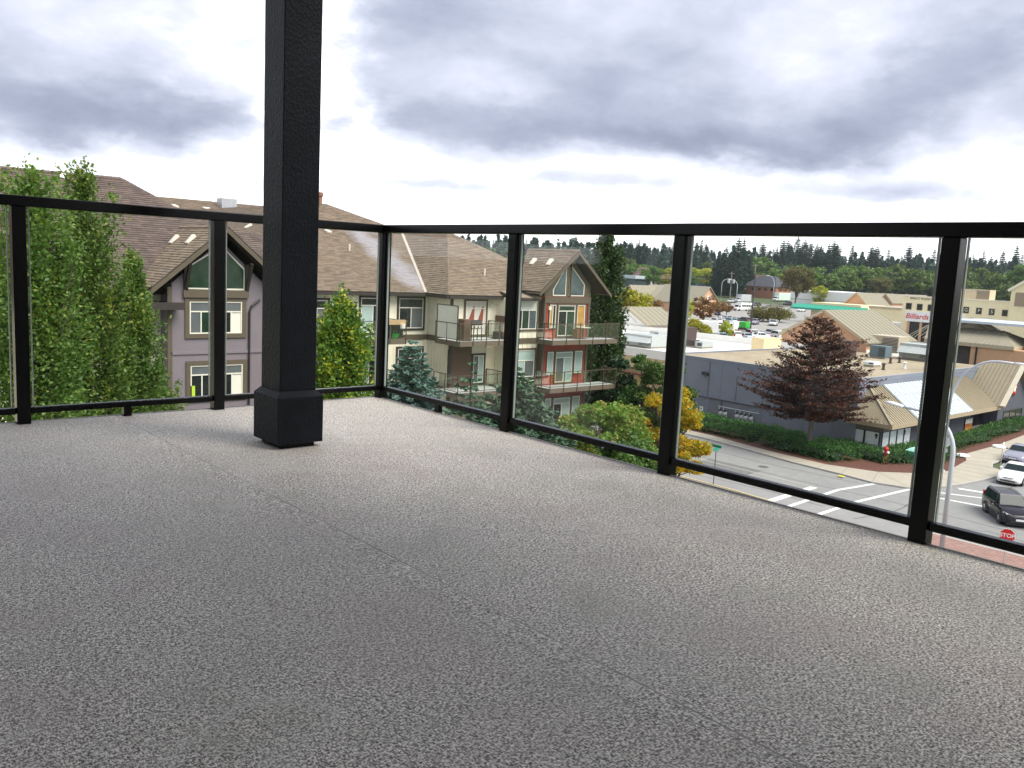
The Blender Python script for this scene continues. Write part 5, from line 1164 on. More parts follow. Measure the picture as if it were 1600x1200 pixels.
# ------------------------------------------------------------------ street furniture
LAMPG=mat('lamp_grey_paint',(.52,.55,.60),.4,.05,3); LAMPW=mat('lamp_head_white',(.72,.73,.74),.4,.04,3)
def street_lamp(lab,x,y,zb,pts,head_dir,rb,rt,hs=1.0,grp='street lamps with curved arms'):
    t=thing('street_lamp',lab,'street lamp',(x,y,zb),grp)
    b=MB(); b.tube([(x,y,zb)]+pts,rb,10,rt); b.build('pole',LAMPG,t,smooth=True)
    e=Vector(pts[-1]); h=Vector(head_dir).normalized(); s=h.cross(ZV)
    b=MB(); ring=[]
    for d,w,hh in ((0,.07,.06),(.15,.13,.09),(.55,.17,.11),(.85,.10,.07),(.92,.04,.03)):
        ring.append([e+h*d*hs+s*w*hs+ZV*.0,e+h*d*hs+s*w*.6*hs+ZV*hh*hs,e+h*d*hs-s*w*.6*hs+ZV*hh*hs,e+h*d*hs-s*w*hs,e+h*d*hs-s*w*.7*hs-ZV*hh*.6*hs,e+h*d*hs+s*w*.7*hs-ZV*hh*.6*hs])
    v=[q for r in ring for q in r]; b.add(v,[(i*6+j,i*6+(j+1)%6,(i+1)*6+(j+1)%6,(i+1)*6+j) for i in range(4) for j in range(6)]+[tuple(range(6)),tuple(range(24,30))]); b.build('lamp_head',LAMPW,t,smooth=True)
    b=MB(); b.lathe([(rb*1.9,0),(rb*1.9,.12),(rb*1.2,.16)],(x,y,zb),n=12); b.build('base_collar',LAMPG,t)
    return t
nx,ny=49.3,18.75
q1=atx(1488,700,nx); q2=atx(1470,660,nx); q3=atx(1444,643,nx); q4=atx(1412,636,nx)
arc=[(nx,ny,q1.z-.4)]
for k in range(1,9):
    a=k/8*math.pi/2; arc.append((nx,ny+(q3.y-ny)*(1-math.cos(a)),q1.z-.4+(q3.z-q1.z+.4)*math.sin(a)))
arc.append((nx,q4.y,q4.z))
street_lamp('nearer pale grey street lamp on red pavers, arm curving left behind the railing post',nx,ny,-13.9,arc,(0,1,.12),.14,.075,1.2)
fxp,fyp=72.0,28.1; zt=-4.55
arc=[(fxp,fyp,-8.4)]
for k in range(1,10):
    a=k/9*math.pi/2; arc.append((fxp,fyp-3.3*(1-math.cos(a)),-8.4+(zt+8.4)*math.sin(a)))
arc.append((fxp,fyp-4.3,zt-.02))
street_lamp('taller white street lamp in the far planting bed, arm arching right over the cross street',fxp,fyp,-13.93,arc,(0,-1,-.03),.13,.08)
SIGNR=mat('stop_sign_red',(.58,.015,.02),.4,.05,3); SIGNW=mat('sign_white',(.82,.82,.80),.4,.03,3); SIGNB=mat('sign_back_aluminium',(.42,.44,.46),.4,.06,3); POSTG=mat('galvanised_post',(.38,.39,.40),.5,.08,4)
def octagon(c,rr_,right,front,dep,b):
    right=Vector(right); front=Vector(front); P=[Vector(c)+right*(rr_*math.cos(R(22.5+45*k)))+ZV*(rr_*math.sin(R(22.5+45*k))) for k in range(8)]
    b.prism(P,front*dep); return b
c0=Vector((49.534,15.622,-12.02)); fr=Vector((-.94,-.34,0)).normalized(); rg=Vector((fr.y*-1,fr.x,0)); rg=-rg if rg.dot(RT)<0 else rg
t=thing('stop_sign','red STOP sign with white lettering and a white plate below on the near corner','stop sign',(c0.x,c0.y,-13.9))
b=MB(); octagon(c0,.405,rg,fr,.012,b); SG=b.build('sign_plate',SIGNW,t)
b=MB(); octagon(c0+fr*.0125,.378,rg,fr,.004,b); b.build('red_field',SIGNR,SG)
text('STOP','lettering',SIGNW,.30,face_mat(c0+fr*.019,rg),SG,.003,font_bold=.006)
q=c0-ZV*.78; b=MB(); b.prism([q-rg*.3-ZV*.1,q+rg*.3-ZV*.1,q+rg*.3+ZV*.1,q-rg*.3+ZV*.1],fr*.012); b.build('lower_plate',SIGNW,t)
b=MB(); b.tube([Vector((c0.x,c0.y,-13.9))-fr*.04,c0-fr*.04+ZV*.45],.03,8); b.build('post',POSTG,t)
# the far stop sign, seen from behind on the far lamp
c1=atx(1476,691,71.6); t=thing('stop_sign','grey back of a stop sign on a post in front of the far lamp','stop sign',(71.75,c1.y,-13.93))
bk=Vector((-.9,-.44,0)).normalized(); rg2=Vector((-bk.y,bk.x,0))
b=MB(); octagon(Vector((71.75,c1.y,c1.z)),.44,rg2,-bk,.012,b); b.build('sign_plate',SIGNB,t)
q=Vector((71.75,c1.y,c1.z-.68)); b=MB(); b.prism([q-rg2*.22-ZV*.16,q+rg2*.22-ZV*.16,q+rg2*.22+ZV*.16,q-rg2*.22+ZV*.16],-bk*.012); b.build('lower_plate',SIGNB,t)
b=MB(); b.tube([(71.72,c1.y,-13.93),(71.72,c1.y,c1.z+.3)],.03,8); b.build('post',POSTG,t)
# street name sign
sx=50.95; sy_=atx(1116,740,50.95).y
top=atx(1118,702,sx).z
t=thing('street_name_sign','green street name blades on a thin dark post by the golden tree','street sign',(sx,sy_,-13.9))
b=MB(); b.tube([(sx,sy_,-13.9),(sx,sy_,top-.12)],.035,8); b.build('post',mat('dark_sign_post',(.10,.10,.10),.5,.1,4),t)
SGN=mat('street_sign_green',(.02,.28,.17),.4,.08,3)
b=MB(); b.box(sx-.35,sx+.35,sy_-.012,sy_+.012,top-.10,top+.12); bl=b.build('blade',SGN,t)
b=MB(); b.box(sx-.012,sx+.012,sy_-.42,sy_+.42,top+.14,top+.34); bl2=b.build('blade',SGN,t)
p=Vector((66.3,0,0))
# hydrant, utility box, signposts
HYD=mat('hydrant_red',(.50,.02,.02),.4,.08,4)
hx,hyy=aty(1383,719,32.2).x,32.2
t=thing('fire_hydrant','red fire hydrant with white caps standing in the dark hedge','fire hydrant',(hx,hyy,-13.9))
b=MB(); b.lathe([(.2,0),(.2,.05),(.14,.06),(.14,.75),(.2,.78),(.2,.85),(.15,.95),(.05,1.02),(.05,1.08)],(hx,hyy,-13.55),n=14); b.build('barrel',HYD,t,smooth=False)
for sd in (-1,1): b=MB(); b.lathe([(.09,0),(.11,.02),(.11,.14),(.04,.17)],(hx+sd*.02,hyy+sd*.13,-13.0),(-.3,sd,0),10); b.build('outlet_cap',SIGNW,t)
b=MB(); b.box(hx-.12,hx+.12,hyy-.12,hyy+.12,-13.93,-13.551); b.build('foot',HYD,t)
TEAL=mat('utility_teal',(.10,.48,.38),.45,.06,3)
u=aty(1433,710,31.0); t=thing('utility_box','teal green utility kiosk with sloped lid in the hedge behind the post','utility box',(u.x,31.0,-13.93))
b=MB(); b.box(u.x-.9,u.x+.9,30.4,31.6,-13.93,-12.95); b.build('cabinet',TEAL,t,bevel=.03); b=MB(); b.add([(u.x-.95,30.35,-12.949),(u.x+.95,30.35,-12.949),(u.x+.95,31.65,-12.949),(u.x-.95,31.65,-12.949),(u.x-.7,30.6,-12.75),(u.x+.7,30.6,-12.75),(u.x+.7,31.4,-12.75),(u.x-.7,31.4,-12.75)],[(3,2,1,0),(4,5,6,7),(0,1,5,4),(1,2,6,5),(2,3,7,6),(3,0,4,7)]); b.build('lid',mat('utility_lid_pale',(.34,.66,.56),.45,.05,3),t)
sp=(77.7,25.7); zt_=atx(1569,692,sp[0]).z
t=thing('parking_sign','narrow white parking sign seen edge-on, on a thin post in the far sidewalk','sign',(sp[0],sp[1],-13.88))
b=MB(); b.tube([(*sp,-13.88),(*sp,zt_+.1)],.03,8); b.build('post',POSTG,t); b=MB(); b.box(sp[0]-.16,sp[0]+.16,sp[1]-.05,sp[1]-.038,zt_-.5,zt_+.05); b.build('plate',SIGNW,t)
w0=atx(1096,639,73.3); t=thing('parking_sign','small white notice on a post in front of the slate wall','sign',(73.3,w0.y,-13.93))
b=MB(); b.tube([(73.3,w0.y,-13.93),(73.3,w0.y,w0.z+.2)],.025,8); b.build('post',POSTG,t); b=MB(); b.box(73.24,73.26,w0.y-.2,w0.y+.2,w0.z-.28,w0.z+.28); PL=b.build('plate',SIGNW,t)
b=MB(); b.lathe([(.09,0),(.09,.004)],(73.24,w0.y,w0.z+.08),(-1,0,0),14); b.build('plate_symbol',DGREY,PL)
for px,py,lab in ((1504,713,'white flat stone at the tip of the bark mulch bed'),(1560,699,'white flat stone between the two clipped hedges')):
    p=atz(px,py,-13.88); o=MB(); o.lathe([(.5,0),(.62,.06),(.55,.18),(.3,.24)],(p.x,p.y,-13.88),n=9); o=o.build('flat_stone',SIGNW,loc=(p.x,p.y,-13.88)); tag(o,lab,'stone')
p=atz(1314,744,-13.88); o=MB(); o.box(p.x-.1,p.x+.25,p.y-.25,p.y+.25,-13.876,-13.868); o=o.build('tactile_patch',mat('bright_yellow_paint',(.75,.62,.03),.6,.06,3),kind='structure')
# poles and wires beyond the mall
POLEW=mat('weathered_pole',(.30,.27,.24),.8,.15,4)
def pole(name,lab,px,py,h,r,m_,cat='utility pole',arm=True,extra=None,grp=None):
    p=atg(px,py); t=thing(name,lab,cat,p,grp)
    b=MB(); b.tube([p,p+ZV*h],r,8,r*.7); b.build('pole',m_,t)
    if arm: b=MB(); b.bar(p+ZV*(h-.8)+Vector((-.75,.65,0))*1.4,p+ZV*(h-.8)-Vector((-.75,.65,0))*1.4,.14,.14); b.build('crossarm',m_,t)
    if extra: extra(t,p,h)
    return t,p+ZV*h
def transformers(t,p,h):
    for s in (-1,1): b=MB(); b.lathe([(.55,0),(.6,.1),(.6,1.6),(.3,1.75)],p+ZV*(h-5.2)+Vector((-.75,.65,0))*s*1.1,n=10); b.build('transformer',SIGNB,t)
t1,w1=pole('utility_pole','utility pole carrying two pale round transformers beside the big conifer clump',1140,470,13,.2,POLEW,extra=transformers)
t2,w2=pole('utility_pole','tallest weathered utility pole right of the shuttle bus',1176,472,17,.2,POLEW)
t3,_=pole('light_pole','tall dark lamp pole with a black foot in the middle of the parking lot',1172,522,12.5,.16,mat('dark_pole_paint',(.04,.042,.045),.5,.1,4),'lamp post',arm=False)
W3=atg(700,440)+ZV*12; W4=atg(1420,458)+ZV*13
b=MB()
for off in (0,1.1):
    for a,c in ((W3,w1),(w1,w2),(w2,W4)):
        pts=[a+(c-a)*(k/10)+ZV*(-off-1.6*math.sin(math.pi*k/10)) for k in range(11)]; b.tube(pts,.035,4)
o=b.build('overhead_wire',TRIMB); tag(o,'thin dark overhead wires strung between the far utility poles','wire')
def dlamp(lab,px,py,h,dr):
    p=atg(px,py); d=RT*dr; d=Vector((d.x,d.y,0)).normalized()
    pts=[tuple(p+ZV*(h*.72))]
    for k in range(1,7): a=k/6*math.pi/2; pts.append(tuple(p+ZV*(h*.72+h*.28*math.sin(a))+d*(2.6*(1-math.cos(a)))))
    return street_lamp(lab,p.x,p.y,p.z,pts,d,.14,.08,1.4,'distant arched street lamps')
dlamp('arched lamp left of the transformer pole, arm to the right',1126,468,9.5,1); dlamp('arched lamp right of the transformer pole, arm to the left',1150,474,10,-1); dlamp('arched lamp in front of the red house, arm to the left',1207,474,12,-1); dlamp('pale arched lamp above the tan mall roof left of the thick post',1023,446,8,-1)
# ------------------------------------------------------------------ the shops beyond the lot
YEL=mat('butter_yellow_stucco',(.88,.77,.50),.85,.04,1,big=.15,c2=(.78,.67,.43))
YX=182.0
YB=thing('pharmacy_building','butter yellow two storey plaza with square dark windows and pharmacy lettering','building',(YX,60,-10.5))
yt=atx(1411,461,YX).z; yl=atx(1411,470,YX).y; yr_=20.0
b=MB(); b.box(YX,YX+22,yr_,yl,-12,yt-.25); b.build('wall',YEL,YB)
yc_=atx(1505,480,YX).y
b=MB(); b.box(YX-.12,YX+.3,yr_,yl+.1,yt-.249,yt); b.build('parapet_cap',mat('cream_cap',(.82,.76,.60),.6,.03,2),YB)
fY=fx(YX); letters={1503:'',1509.5:'G',1529.5:'P',1549.5:'S',1570:'A',1590:'N'}
def win_row(px,lab):
    y0=float(np.interp(px,[1420,1437,1509,1549,1590],[478.5,480,484.5,487.5,491])); a=px_(YX,px-4.4,y0-5.2,px+4.6,y0+4.9)
    w=window(YB,fY,a[0],a[1],a[2],a[3],[(1,[G_DARK])],.12,mat('dark_taupe_trim',(.10,.085,.07),.6,.05,3),TRIMB,fw=.05)
    if lab: text(lab,'window_letter',WHITEF,.95,face_mat((YX-.035,(a[0]+a[1])/2,(a[2]+a[3])/2),(0,-1,0)),w,.004)
for px in (1420,1437,1454,1473,1491): win_row(px,'')
for px,l in ((1509.5,'G'),(1529.5,'P'),(1549.5,'S'),(1570,''),(1590,'')): win_row(px,l)
c=atx(1447,467.5,YX); o=text('IMPACT PLAZA PHARMACY','wall_lettering',DGREY,.60,face_mat((YX-.01,0,0),(0,-1,0)),YB,.03); 
ly0=atx(1417,466.5,YX).y; o.matrix_basis=o.matrix_basis@Matrix.Translation((0,ly0-4.4,c.z))
p=px_(YX-.4,1415,487,1458,503)
b=MB(); b.box(YX-.5,YX-.001,p[0]-6,p[1],p[2],p[3]); SF=b.build('shop_sign_board',SIGNW,YB)
text('Billiards','sign_lettering',SIGNR,1.5,face_mat((YX-.505,atx(1434,496,YX).y,(p[2]+p[3])/2),(0,-1,0)),SF,.02,shear=.25,font_bold=.02)
b=MB(); b.box(YX-.06,YX-.001,p[0]-5,p[1]-.3,-10.6,p[2]-.05); b.build('storefront_opening',TRIMB,YB)
for k in range(4): b=MB(); y=p[1]-.4-k*2.6; b.box(YX-.3,YX-.07,y-.5,y,-10.6,p[2]-.05); b.build('storefront_pier',PEACH,YB)
q=px_(YX,1581,501,1599,506); b=MB(); b.box(YX-.2,YX-.01,q[0]-3,q[1],q[2],q[3]); b.build('yellow_sign',mat('amber_sign',(.72,.45,.04),.5,.15,2),YB)
ru=atx(1528,462,YX+4); hvac(YX+4,ru.y,3,5.5,2.2,UNITT,'beige and dark rooftop unit on the butter yellow building',z=yt-.25)
# right end tower with gable
tg=thing('gable_tower','cream tower with a pale gable rising at the right edge','building',(YX-.6,0,-10.5)); ya=atx(1581,450,YX-.6).y
yap=ya-7
b=MB(); b.prism([(YX-.6,ya,-10.5),(YX-.6,ya-14,-10.5),(YX-.6,ya-14,1.2),(YX-.6,yap,6.0),(YX-.6,ya,1.2)],(8,0,0)); b.build('wall',YEL,tg)
b=MB(); b.bar((YX-.8,ya+.5,.9),(YX-.8,yap,6.2),.3,.5,(0,0,1)); b.build('barge_board',mat('cream_cap',(.8,.75,.6)),tg)
b=MB(); z1=atx(1590,457,YX).z; b.box(YX-.7,YX-.601,ya-6,ya-.8,z1-2.6,z1); b.build('tower_window',mat('tan_louvre',(.32,.25,.17),.6,.08,2),tg)
# right wing: taupe hip roof on brick
RX=128.0
RW=thing('mall_wing','mall wing with taupe hipped roof, cream fascia and peach brick wall at the right edge','building',(RX,40,-12.5))
e0=atx(1489,533,RX); e1=atx(1584,540,RX); r0_=atx(1490,511,RX+4); r1_=atx(1566,517,RX+4)
b=MB(); b.add([(RX,e0.y+4,e0.z),(RX,e1.y,e0.z),(RX+5,r1_.y,r0_.z),(RX+5,r0_.y+4,r0_.z),(RX+11,e1.y,e0.z),(RX+11,e0.y+4,e0.z)],[(0,1,2,3),(1,4,2),(3,2,4,5),(0,3,5),(0,5,4,1)]); b.build('hip_roof',TROOF,RW)
b=MB()
for k in range(22):
    y=e1.y+2+k*.6; b.bar((RX,y,e0.z+.03),(RX+5,min(max(y,r1_.y+.2),r0_.y+4),r0_.z+.03),.05,.05)
b.build('roof_rib',TROOF,RW,kind='stuff')
b=MB(); b.box(RX-.08,RX+11.1,e1.y-.08,e0.y+4,e0.z-.5,e0.z-.01); b.build('eave_fascia',TFASC,RW)
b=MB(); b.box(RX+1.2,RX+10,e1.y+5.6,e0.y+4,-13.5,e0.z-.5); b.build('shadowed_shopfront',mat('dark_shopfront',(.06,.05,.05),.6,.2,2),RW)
b=MB(); b.box(RX+.2,RX+10.5,e1.y-22,e1.y+5.5,-13.5,e0.z-.51); b.build('wall',PEACH,RW)
b=MB(); b.box(RX+3.2,RX+16,e1.y-22,e1.y-.5,e0.z-.5,e0.z+2.6); b.build('upper_wall',YEL,RW)
b=MB(); b.box(RX+3,RX+16.2,e1.y-22,e0.y+3,e0.z+2.61,e0.z+2.95); b.build('parapet_cap',mat('blue_grey_cap',(.5,.56,.62),.5,.05,2),RW)
b=MB(); b.box(RX+.05,RX+.19,e1.y+4.6,e1.y+4.8,-13.5,e0.z-.52); b.build('downpipe',TRIMB,RW)
gq=atx(1520,500,RX+14)
t=gable_block('roof_turret','small taupe hipped dormer roof in front of the yellow plaza windows',RX+14,RX+20,gq.y-3.5,gq.y+3.5,-10,atx(1510,513,RX+14).z,atx(1515,496,RX+14).z,wall=TROOF)
# middle mall with two peach gables
def at_gable(px_apex,py_apex,px_base,py_base,x): return atx(px_apex,py_apex,x),atx(px_base,py_base,x)
MX=214.0
a_=atx(985,445,MX); c_=atx(966,472,MX); hw=abs(c_.y-a_.y)
gable_block('gabled_mall','long tan roofed mall with peach gable ends left of the thick post',MX,MX+34,a_.y-hw,a_.y+hw,-10.6,c_.z,a_.z)
CY=157.0; apx=aty(1105,449,CY); lx=aty(1089,474,CY); rx=aty(1123,476,CY); hwx=(rx.x-lx.x)/2; cxm_=(rx.x+lx.x)/2
t=thing('mall_end_gable','orange peach end gable of the tan roofed mall right of the thick post','building',(cxm_,CY,-10.6))
b=MB(); b.prism([(lx.x,CY,-10.6),(rx.x,CY,-10.6),(rx.x,CY,lx.z),(cxm_,CY,apx.z-.2),(lx.x,CY,lx.z)],(0,16,0)); b.build('wall',PEACH,t)
for sg in (-1,1):
    b=MB(); b.prism([(cxm_,CY-.5,apx.z),(cxm_+sg*(hwx+.5),CY-.5,lx.z-.45),(cxm_+sg*(hwx+.5),CY-.5,lx.z-.2),(cxm_,CY-.5,apx.z+.25)],(0,17,0)); b.build('roof',TROOF,t)
b=MB(); b.lathe([(.8,0),(.8,.1)],(cxm_,CY-.02,apx.z-3.2),(0,-1,0),14); b.build('round_vent',SIGNW,t)
yB=CY+15
LB=thing('linking_mall_block','low cream mall block with a broad tan roof between the two peach gables','building',(MX+6,(a_.y+atx(1010,450,MX+6).y)/2,-10.6))
y0_,y1_=yB,atx(985,450,MX+6).y-hw*.2; zr1=atx(1060,447,MX+14).z; ze1=atx(1060,467,MX+6).z
b=MB(); b.box(MX+6,MX+26,y0_,y1_,-10.6,ze1); b.build('wall',mat('cream_mall_wall',(.78,.68,.5),.8,.04,1),LB)
b=MB(); b.add([(MX+5.5,y0_,ze1),(MX+5.5,y1_,ze1),(MX+15,y1_,zr1),(MX+15,y0_,zr1),(MX+25,y0_,ze1),(MX+25,y1_,ze1)],[(0,1,2,3),(3,2,5,4),(0,3,4),(1,5,2),(0,4,5,1)]); b.build('roof',TROOF,LB)
for k in range(3): b=MB(); yy=y0_+4+k*9; b.box(MX+5.9,MX+5.99,yy,yy+5,-10.5,-8.0); b.build('shopfront_window',G_DARK,LB)
# two more peach gables and the long white store with green canopy
for px_a,py_a,px_b,py_b,x,ln,lab in ((1339,457,1316,476,232,22,'peach gabled shop nearer the white store, grey ribbed roof to its right'),(1385,459,1374,470,246,26,'second peach gabled shop just left of the butter yellow plaza')):
    a_=atx(px_a,py_a,x); c_=atx(px_b,py_b,x); hw=abs(c_.y-a_.y); gable_block('gabled_shop',lab,x,x+ln,a_.y-hw,a_.y+hw,-10.6,c_.z,a_.z)
MW=atx(1300,480,222); t=thing('canopy_store','long low pale store with a green canopy along its front','building',(222,MW.y,-10.6))
y0_,y1_=atx(1345,482,222).y,atx(1268,478,222).y; zc_=atx(1300,481,222).z; zt_=atx(1300,474,222).z
b=MB(); b.box(222,236,y0_,y1_,-10.8,zt_); b.build('wall',mat('pale_apricot_wall',(.80,.64,.42),.8,.04,1),t)
b=MB(); b.prism([(219.5,y0_-2,zc_-.9),(219.5,y0_-2,zc_-.4),(221.99,y0_-2,zc_+.6),(221.99,y0_-2,zc_-.9)],(0,y1_+5-y0_+2,0)); b.build('canopy',mat('green_canopy',(.02,.30,.20),.5,.08,2),t)
y0_,y1_=atx(1402,470,225).y,atx(1342,470,225).y
t=thing('cream_mall_link','cream mall wall with low flat roof between the peach gables and the yellow plaza','building',(225,(y0_+y1_)/2,-10.6)); z=atx(1380,482,200).z
b=MB(); b.box(200,215,atx(1410,483,200).y,atx(1358,483,200).y,-10.6,z); b.build('wall',YEL,t); b=MB(); b.box(199.7,215,atx(1410,483,200).y,atx(1358,483,200).y,z+.001,z+.4); b.build('parapet_cap',TFASC,t)
WS=atg(1300,475); x=340; y0_,y1_=atx(1345,465,x).y,atx(1235,465,x).y
t=thing('white_warehouse','large bright white flat roofed store behind the peach gables','building',(x,(y0_+y1_)/2,-10)); b=MB(); b.box(x,x+40,y0_,y1_,-11,atx(1300,456,x).z); b.build('wall',mat('bright_white_cladding',(.85,.85,.83),.6,.03,1),t)
b=MB(); b.box(x-.05,x-.001,y0_,y1_,atx(1300,470,x).z-.3,atx(1300,470,x).z); b.build('cladding_joint',SIGNB,t)
# far houses
def house(lab,px,py,w,d,h,rh,wallm,roofm,rot=0,name='far_house'):
    p=atg(px,py); t=thing(name,lab,'house',p,None,R(rot))
    b=MB(); b.box(-d/2,d/2,-w/2,w/2,-2,h); b.build('wall',wallm,t,local=True)
    b=MB(); b.add([(-d/2-.6,-w/2-.6,h),(d/2+.6,-w/2-.6,h),(d/2+.6,w/2+.6,h),(-d/2-.6,w/2+.6,h),(0,-w/2+d*.35,h+rh),(0,w/2-d*.35,h+rh)],[(0,1,4),(1,2,5,4),(2,3,5),(3,0,4,5),(3,2,1,0)]); b.build('roof',roofm,t,local=True)
    for k in range(max(2,int(w/4))): b=MB(); y=-w/2+1.2+k*3.6; b.box(-d/2-.05,-d/2-.002,y,y+1.6,h-2.0,h-.7); b.build('window',G_DARK,t,local=True)
    return t
RM=mat('mauve_brown_roof',(.16,.10,.085),.9,.1,2); RDK=mat('dark_slate_roof',(.06,.062,.075),.8,.1,2); HW=mat('house_brick_red',(.35,.16,.10),.8,.1,2); HP=mat('house_pale_wall',(.6,.55,.48),.8,.05,2)
house('wide mauve roofed house among yellow trees left of the thick post',993,444,30,14,4.5,6,HP,RM); house('dark house half hidden by trees next to the wide mauve roof',1026,446,22,12,3.5,5,HP,RM)
house('red brick house with blue slate roof below the woods, right of the tall pole',1198,465,18,14,5.5,5.5,HW,RDK); house('brown roofed house right of the big conifer clump',1178,462,18,12,5,6,HP,RM); house('mauve roofed house behind the white store',1262,460,22,12,4,6,HP,RM); house('brown roofed house right of the thick right post of the plaza',1445,462,16,12,5,4,HP,RM)
t=thing('car_dealership','long blue glazed pavilion behind the tan mall roof','building',atg(1086,449)); p=atg(1086,449)
b=MB(); b.box(p.x,p.x+14,p.y-16,p.y+16,p.z-1,p.z+5); b.build('wall',mat('dealer_blue',(.12,.22,.42),.3,.1,1),t); b=MB(); b.box(p.x-1,p.x+15,p.y-17,p.y+17,p.z+5.001,p.z+5.8); b.build('roof',mat('dealer_blue_roof',(.28,.38,.55),.4,.05,1),t)
for k in range(5): b=MB(); y=p.y-15+k*7; b.box(p.x-.3,p.x-.002,y-.25,y+.25,p.z-1,p.z+5); b.build('pier',SIGNW,t)
p=atg(965,446); t=thing('car_dealership','pale grey showroom with dark glazing beyond the columnar tree','building',p)
b=MB(); b.box(p.x,p.x+14,p.y-13,p.y+13,p.z-1,p.z+4.4); b.build('wall',G_SKY,t); b=MB(); b.box(p.x-1,p.x+15,p.y-14,p.y+14,p.z+4.401,p.z+6.2); b.build('roof',mat('pale_blue_fascia',(.55,.62,.68),.5,.05,1),t)
# ------------------------------------------------------------------ vegetation
rng=np.random.default_rng(11)
BARK=mat('grey_brown_bark',(.10,.08,.06),.9,.25,6,.5,30)
BARKD=mat('dark_bark',(.05,.04,.032),.9,.25,6,.5,30)
def leaf_quads(C,size,aspect=.55,up=.25,jit=.35,dirs=None):
    """one loose rhombic leaf per centre point; dirs biases the long axis"""
    n=len(C); a=rng.normal(size=(n,3)); 
    if dirs is not None: a=dirs+a*.45
    a/=np.linalg.norm(a,axis=1,keepdims=True)+1e-9
    nn=rng.normal(size=(n,3)); nn[:,2]+=up*3
    b=np.cross(nn,a); b/=np.linalg.norm(b,axis=1,keepdims=True)+1e-9
    s=size*(1+jit*rng.uniform(-1,1,size=(n,1)))
    V=np.stack([C-a*s*.5,C+b*s*aspect*.5-a*s*.08,C+a*s*.5,C-b*s*aspect*.5-a*s*.08],1).reshape(-1,3)
    F=np.arange(n*4).reshape(-1,4); return V,F
def crown(name,C,size,material,parent,aspect=.55,up=.25,dirs=None,kind='stuff'):
    V,F=leaf_quads(np.asarray(C),size,aspect,up,dirs=dirs); return npmesh(name,V,F,material,parent,kind=None)
def limb_mesh(segs,n=6):
    b=MB()
    for pts,r0_,r1_ in segs: b.tube(pts,r0_,n,r1_,caps=False)
    return b
def tree(name,lab,loc,group=None,cat='tree'):
    return thing(name,lab,cat,loc,group)
def sph(n): 
    v=rng.normal(size=(n,3)); return v/np.linalg.norm(v,axis=1,keepdims=True)
def clump_crown(clumps,per,shell=.55):
    """clumps: (centre, radius xyz) -> points biased to the shell of each clump"""
    out=[]
    for c,r in clumps:
        d=sph(per); k=shell+(1-shell)*rng.random((per,1))**.7
        d[:,2]=np.where(d[:,2]<-.45,d[:,2]*.55,d[:,2])
        out.append(np.asarray(c)+d*k*np.asarray(r)*(1+.18*rng.normal(size=(per,1))))
    return np.concatenate(out)
# --- columnar trees (local coordinates, base at 0)
def columnar(name,lab,loc,H,Rm,nsp,per,size,material,group=None,z0=.18,sz=1.0,spire=.9,trunk=BARK):
    t=tree(name,lab,loc,group); segs=[([(0,0,0),(0,0,H*.5),(.05,0,H*.93)],.02*H*.6,.02)]
    pts=[];dr=[]
    for i in range(nsp):
        f=rng.random(); zb=H*(z0+(.92-z0)*f); a=rng.random()*2*math.pi
        prof=Rm*(math.sin(math.pi*min(1,(f*.88+.14)))**.7)
        L=H*(.10+.14*rng.random())*spire; r_in=prof*(.15+.55*rng.random()); r_out=min(prof,r_in+L*.25)
        p0=np.array([math.cos(a)*r_in,math.sin(a)*r_in,zb]); p1=np.array([math.cos(a+.2)*r_out,math.sin(a+.2)*r_out,min(zb+L,H*(1.0+.04*rng.random()))])
        u=rng.random((per,1)); p=p0+(p1-p0)*u; w=.088*Rm*(1-u*.65)+.035
        p=p+rng.normal(size=(per,3))*w*np.array([1,1,1.2]); pts.append(p); 
        dr.append(np.tile((p1-p0)/np.linalg.norm(p1-p0)*.5+np.array([math.cos(a),math.sin(a),-.2])*.6,(per,1)))
        if i%4==0: segs.append(([(0,0,max(.2,zb-L*.8)),tuple(p0*.6+np.array([0,0,zb*.4])),tuple(p1*.98)],.03,.008))
    limb_mesh(segs,5).build('trunk',trunk,t,smooth=True,local=True)
    crown('crown',np.concatenate(pts),size,material,t,.6,.2,np.concatenate(dr))
    return t
LF_HORN=leafmat('hornbeam_leaf',(.05,.12,.025),(.20,.30,.07),(.28,.33,.07),.05,.36,.14)
LF_YG=leafmat('yellow_green_leaf',(.05,.115,.018),(.17,.25,.035),(.36,.33,.03),.10,.32)
LF_MAPLE=leafmat('maple_leaf',(.085,.18,.032),(.26,.38,.07),(.33,.27,.07),.07,.4)
LF_GOLD=leafmat('golden_leaf',(.62,.43,.015),(.85,.60,.02),(.30,.36,.03),.20,.45)
LF_GREEN=leafmat('mid_green_leaf',(.045,.11,.025),(.13,.23,.05),None,0,.3)
LF_COL=leafmat('columnar_dark_leaf',(.02,.055,.018),(.075,.14,.035),None,0,.2)
LF_DARK=leafmat('dark_evergreen_leaf',(.012,.032,.014),(.04,.075,.025),None,0,.15)
LF_SPRUCE=leafmat('blue_spruce_needle',(.05,.115,.095),(.15,.25,.21),None,0,.1)
LF_FIR=leafmat('fir_needle',(.035,.085,.05),(.10,.17,.09),None,0,.1)
LF_PURP=leafmat('purple_plum_leaf',(.024,.015,.013),(.075,.040,.032),(.19,.065,.04),.14,.25)
LF_JUN=leafmat('juniper_leaf',(.018,.062,.011),(.068,.165,.028),None,0,.2)
LF_BGC=leafmat('far_conifer_leaf',(.026,.065,.045),(.07,.13,.085),None,0,.1)
LF_BGB=leafmat('far_broadleaf_green',(.06,.125,.022),(.17,.25,.045),None,0,.25)
LF_BGY=leafmat('far_broadleaf_yellow',(.27,.32,.03),(.50,.50,.05),(.45,.30,.03),.07,.35)
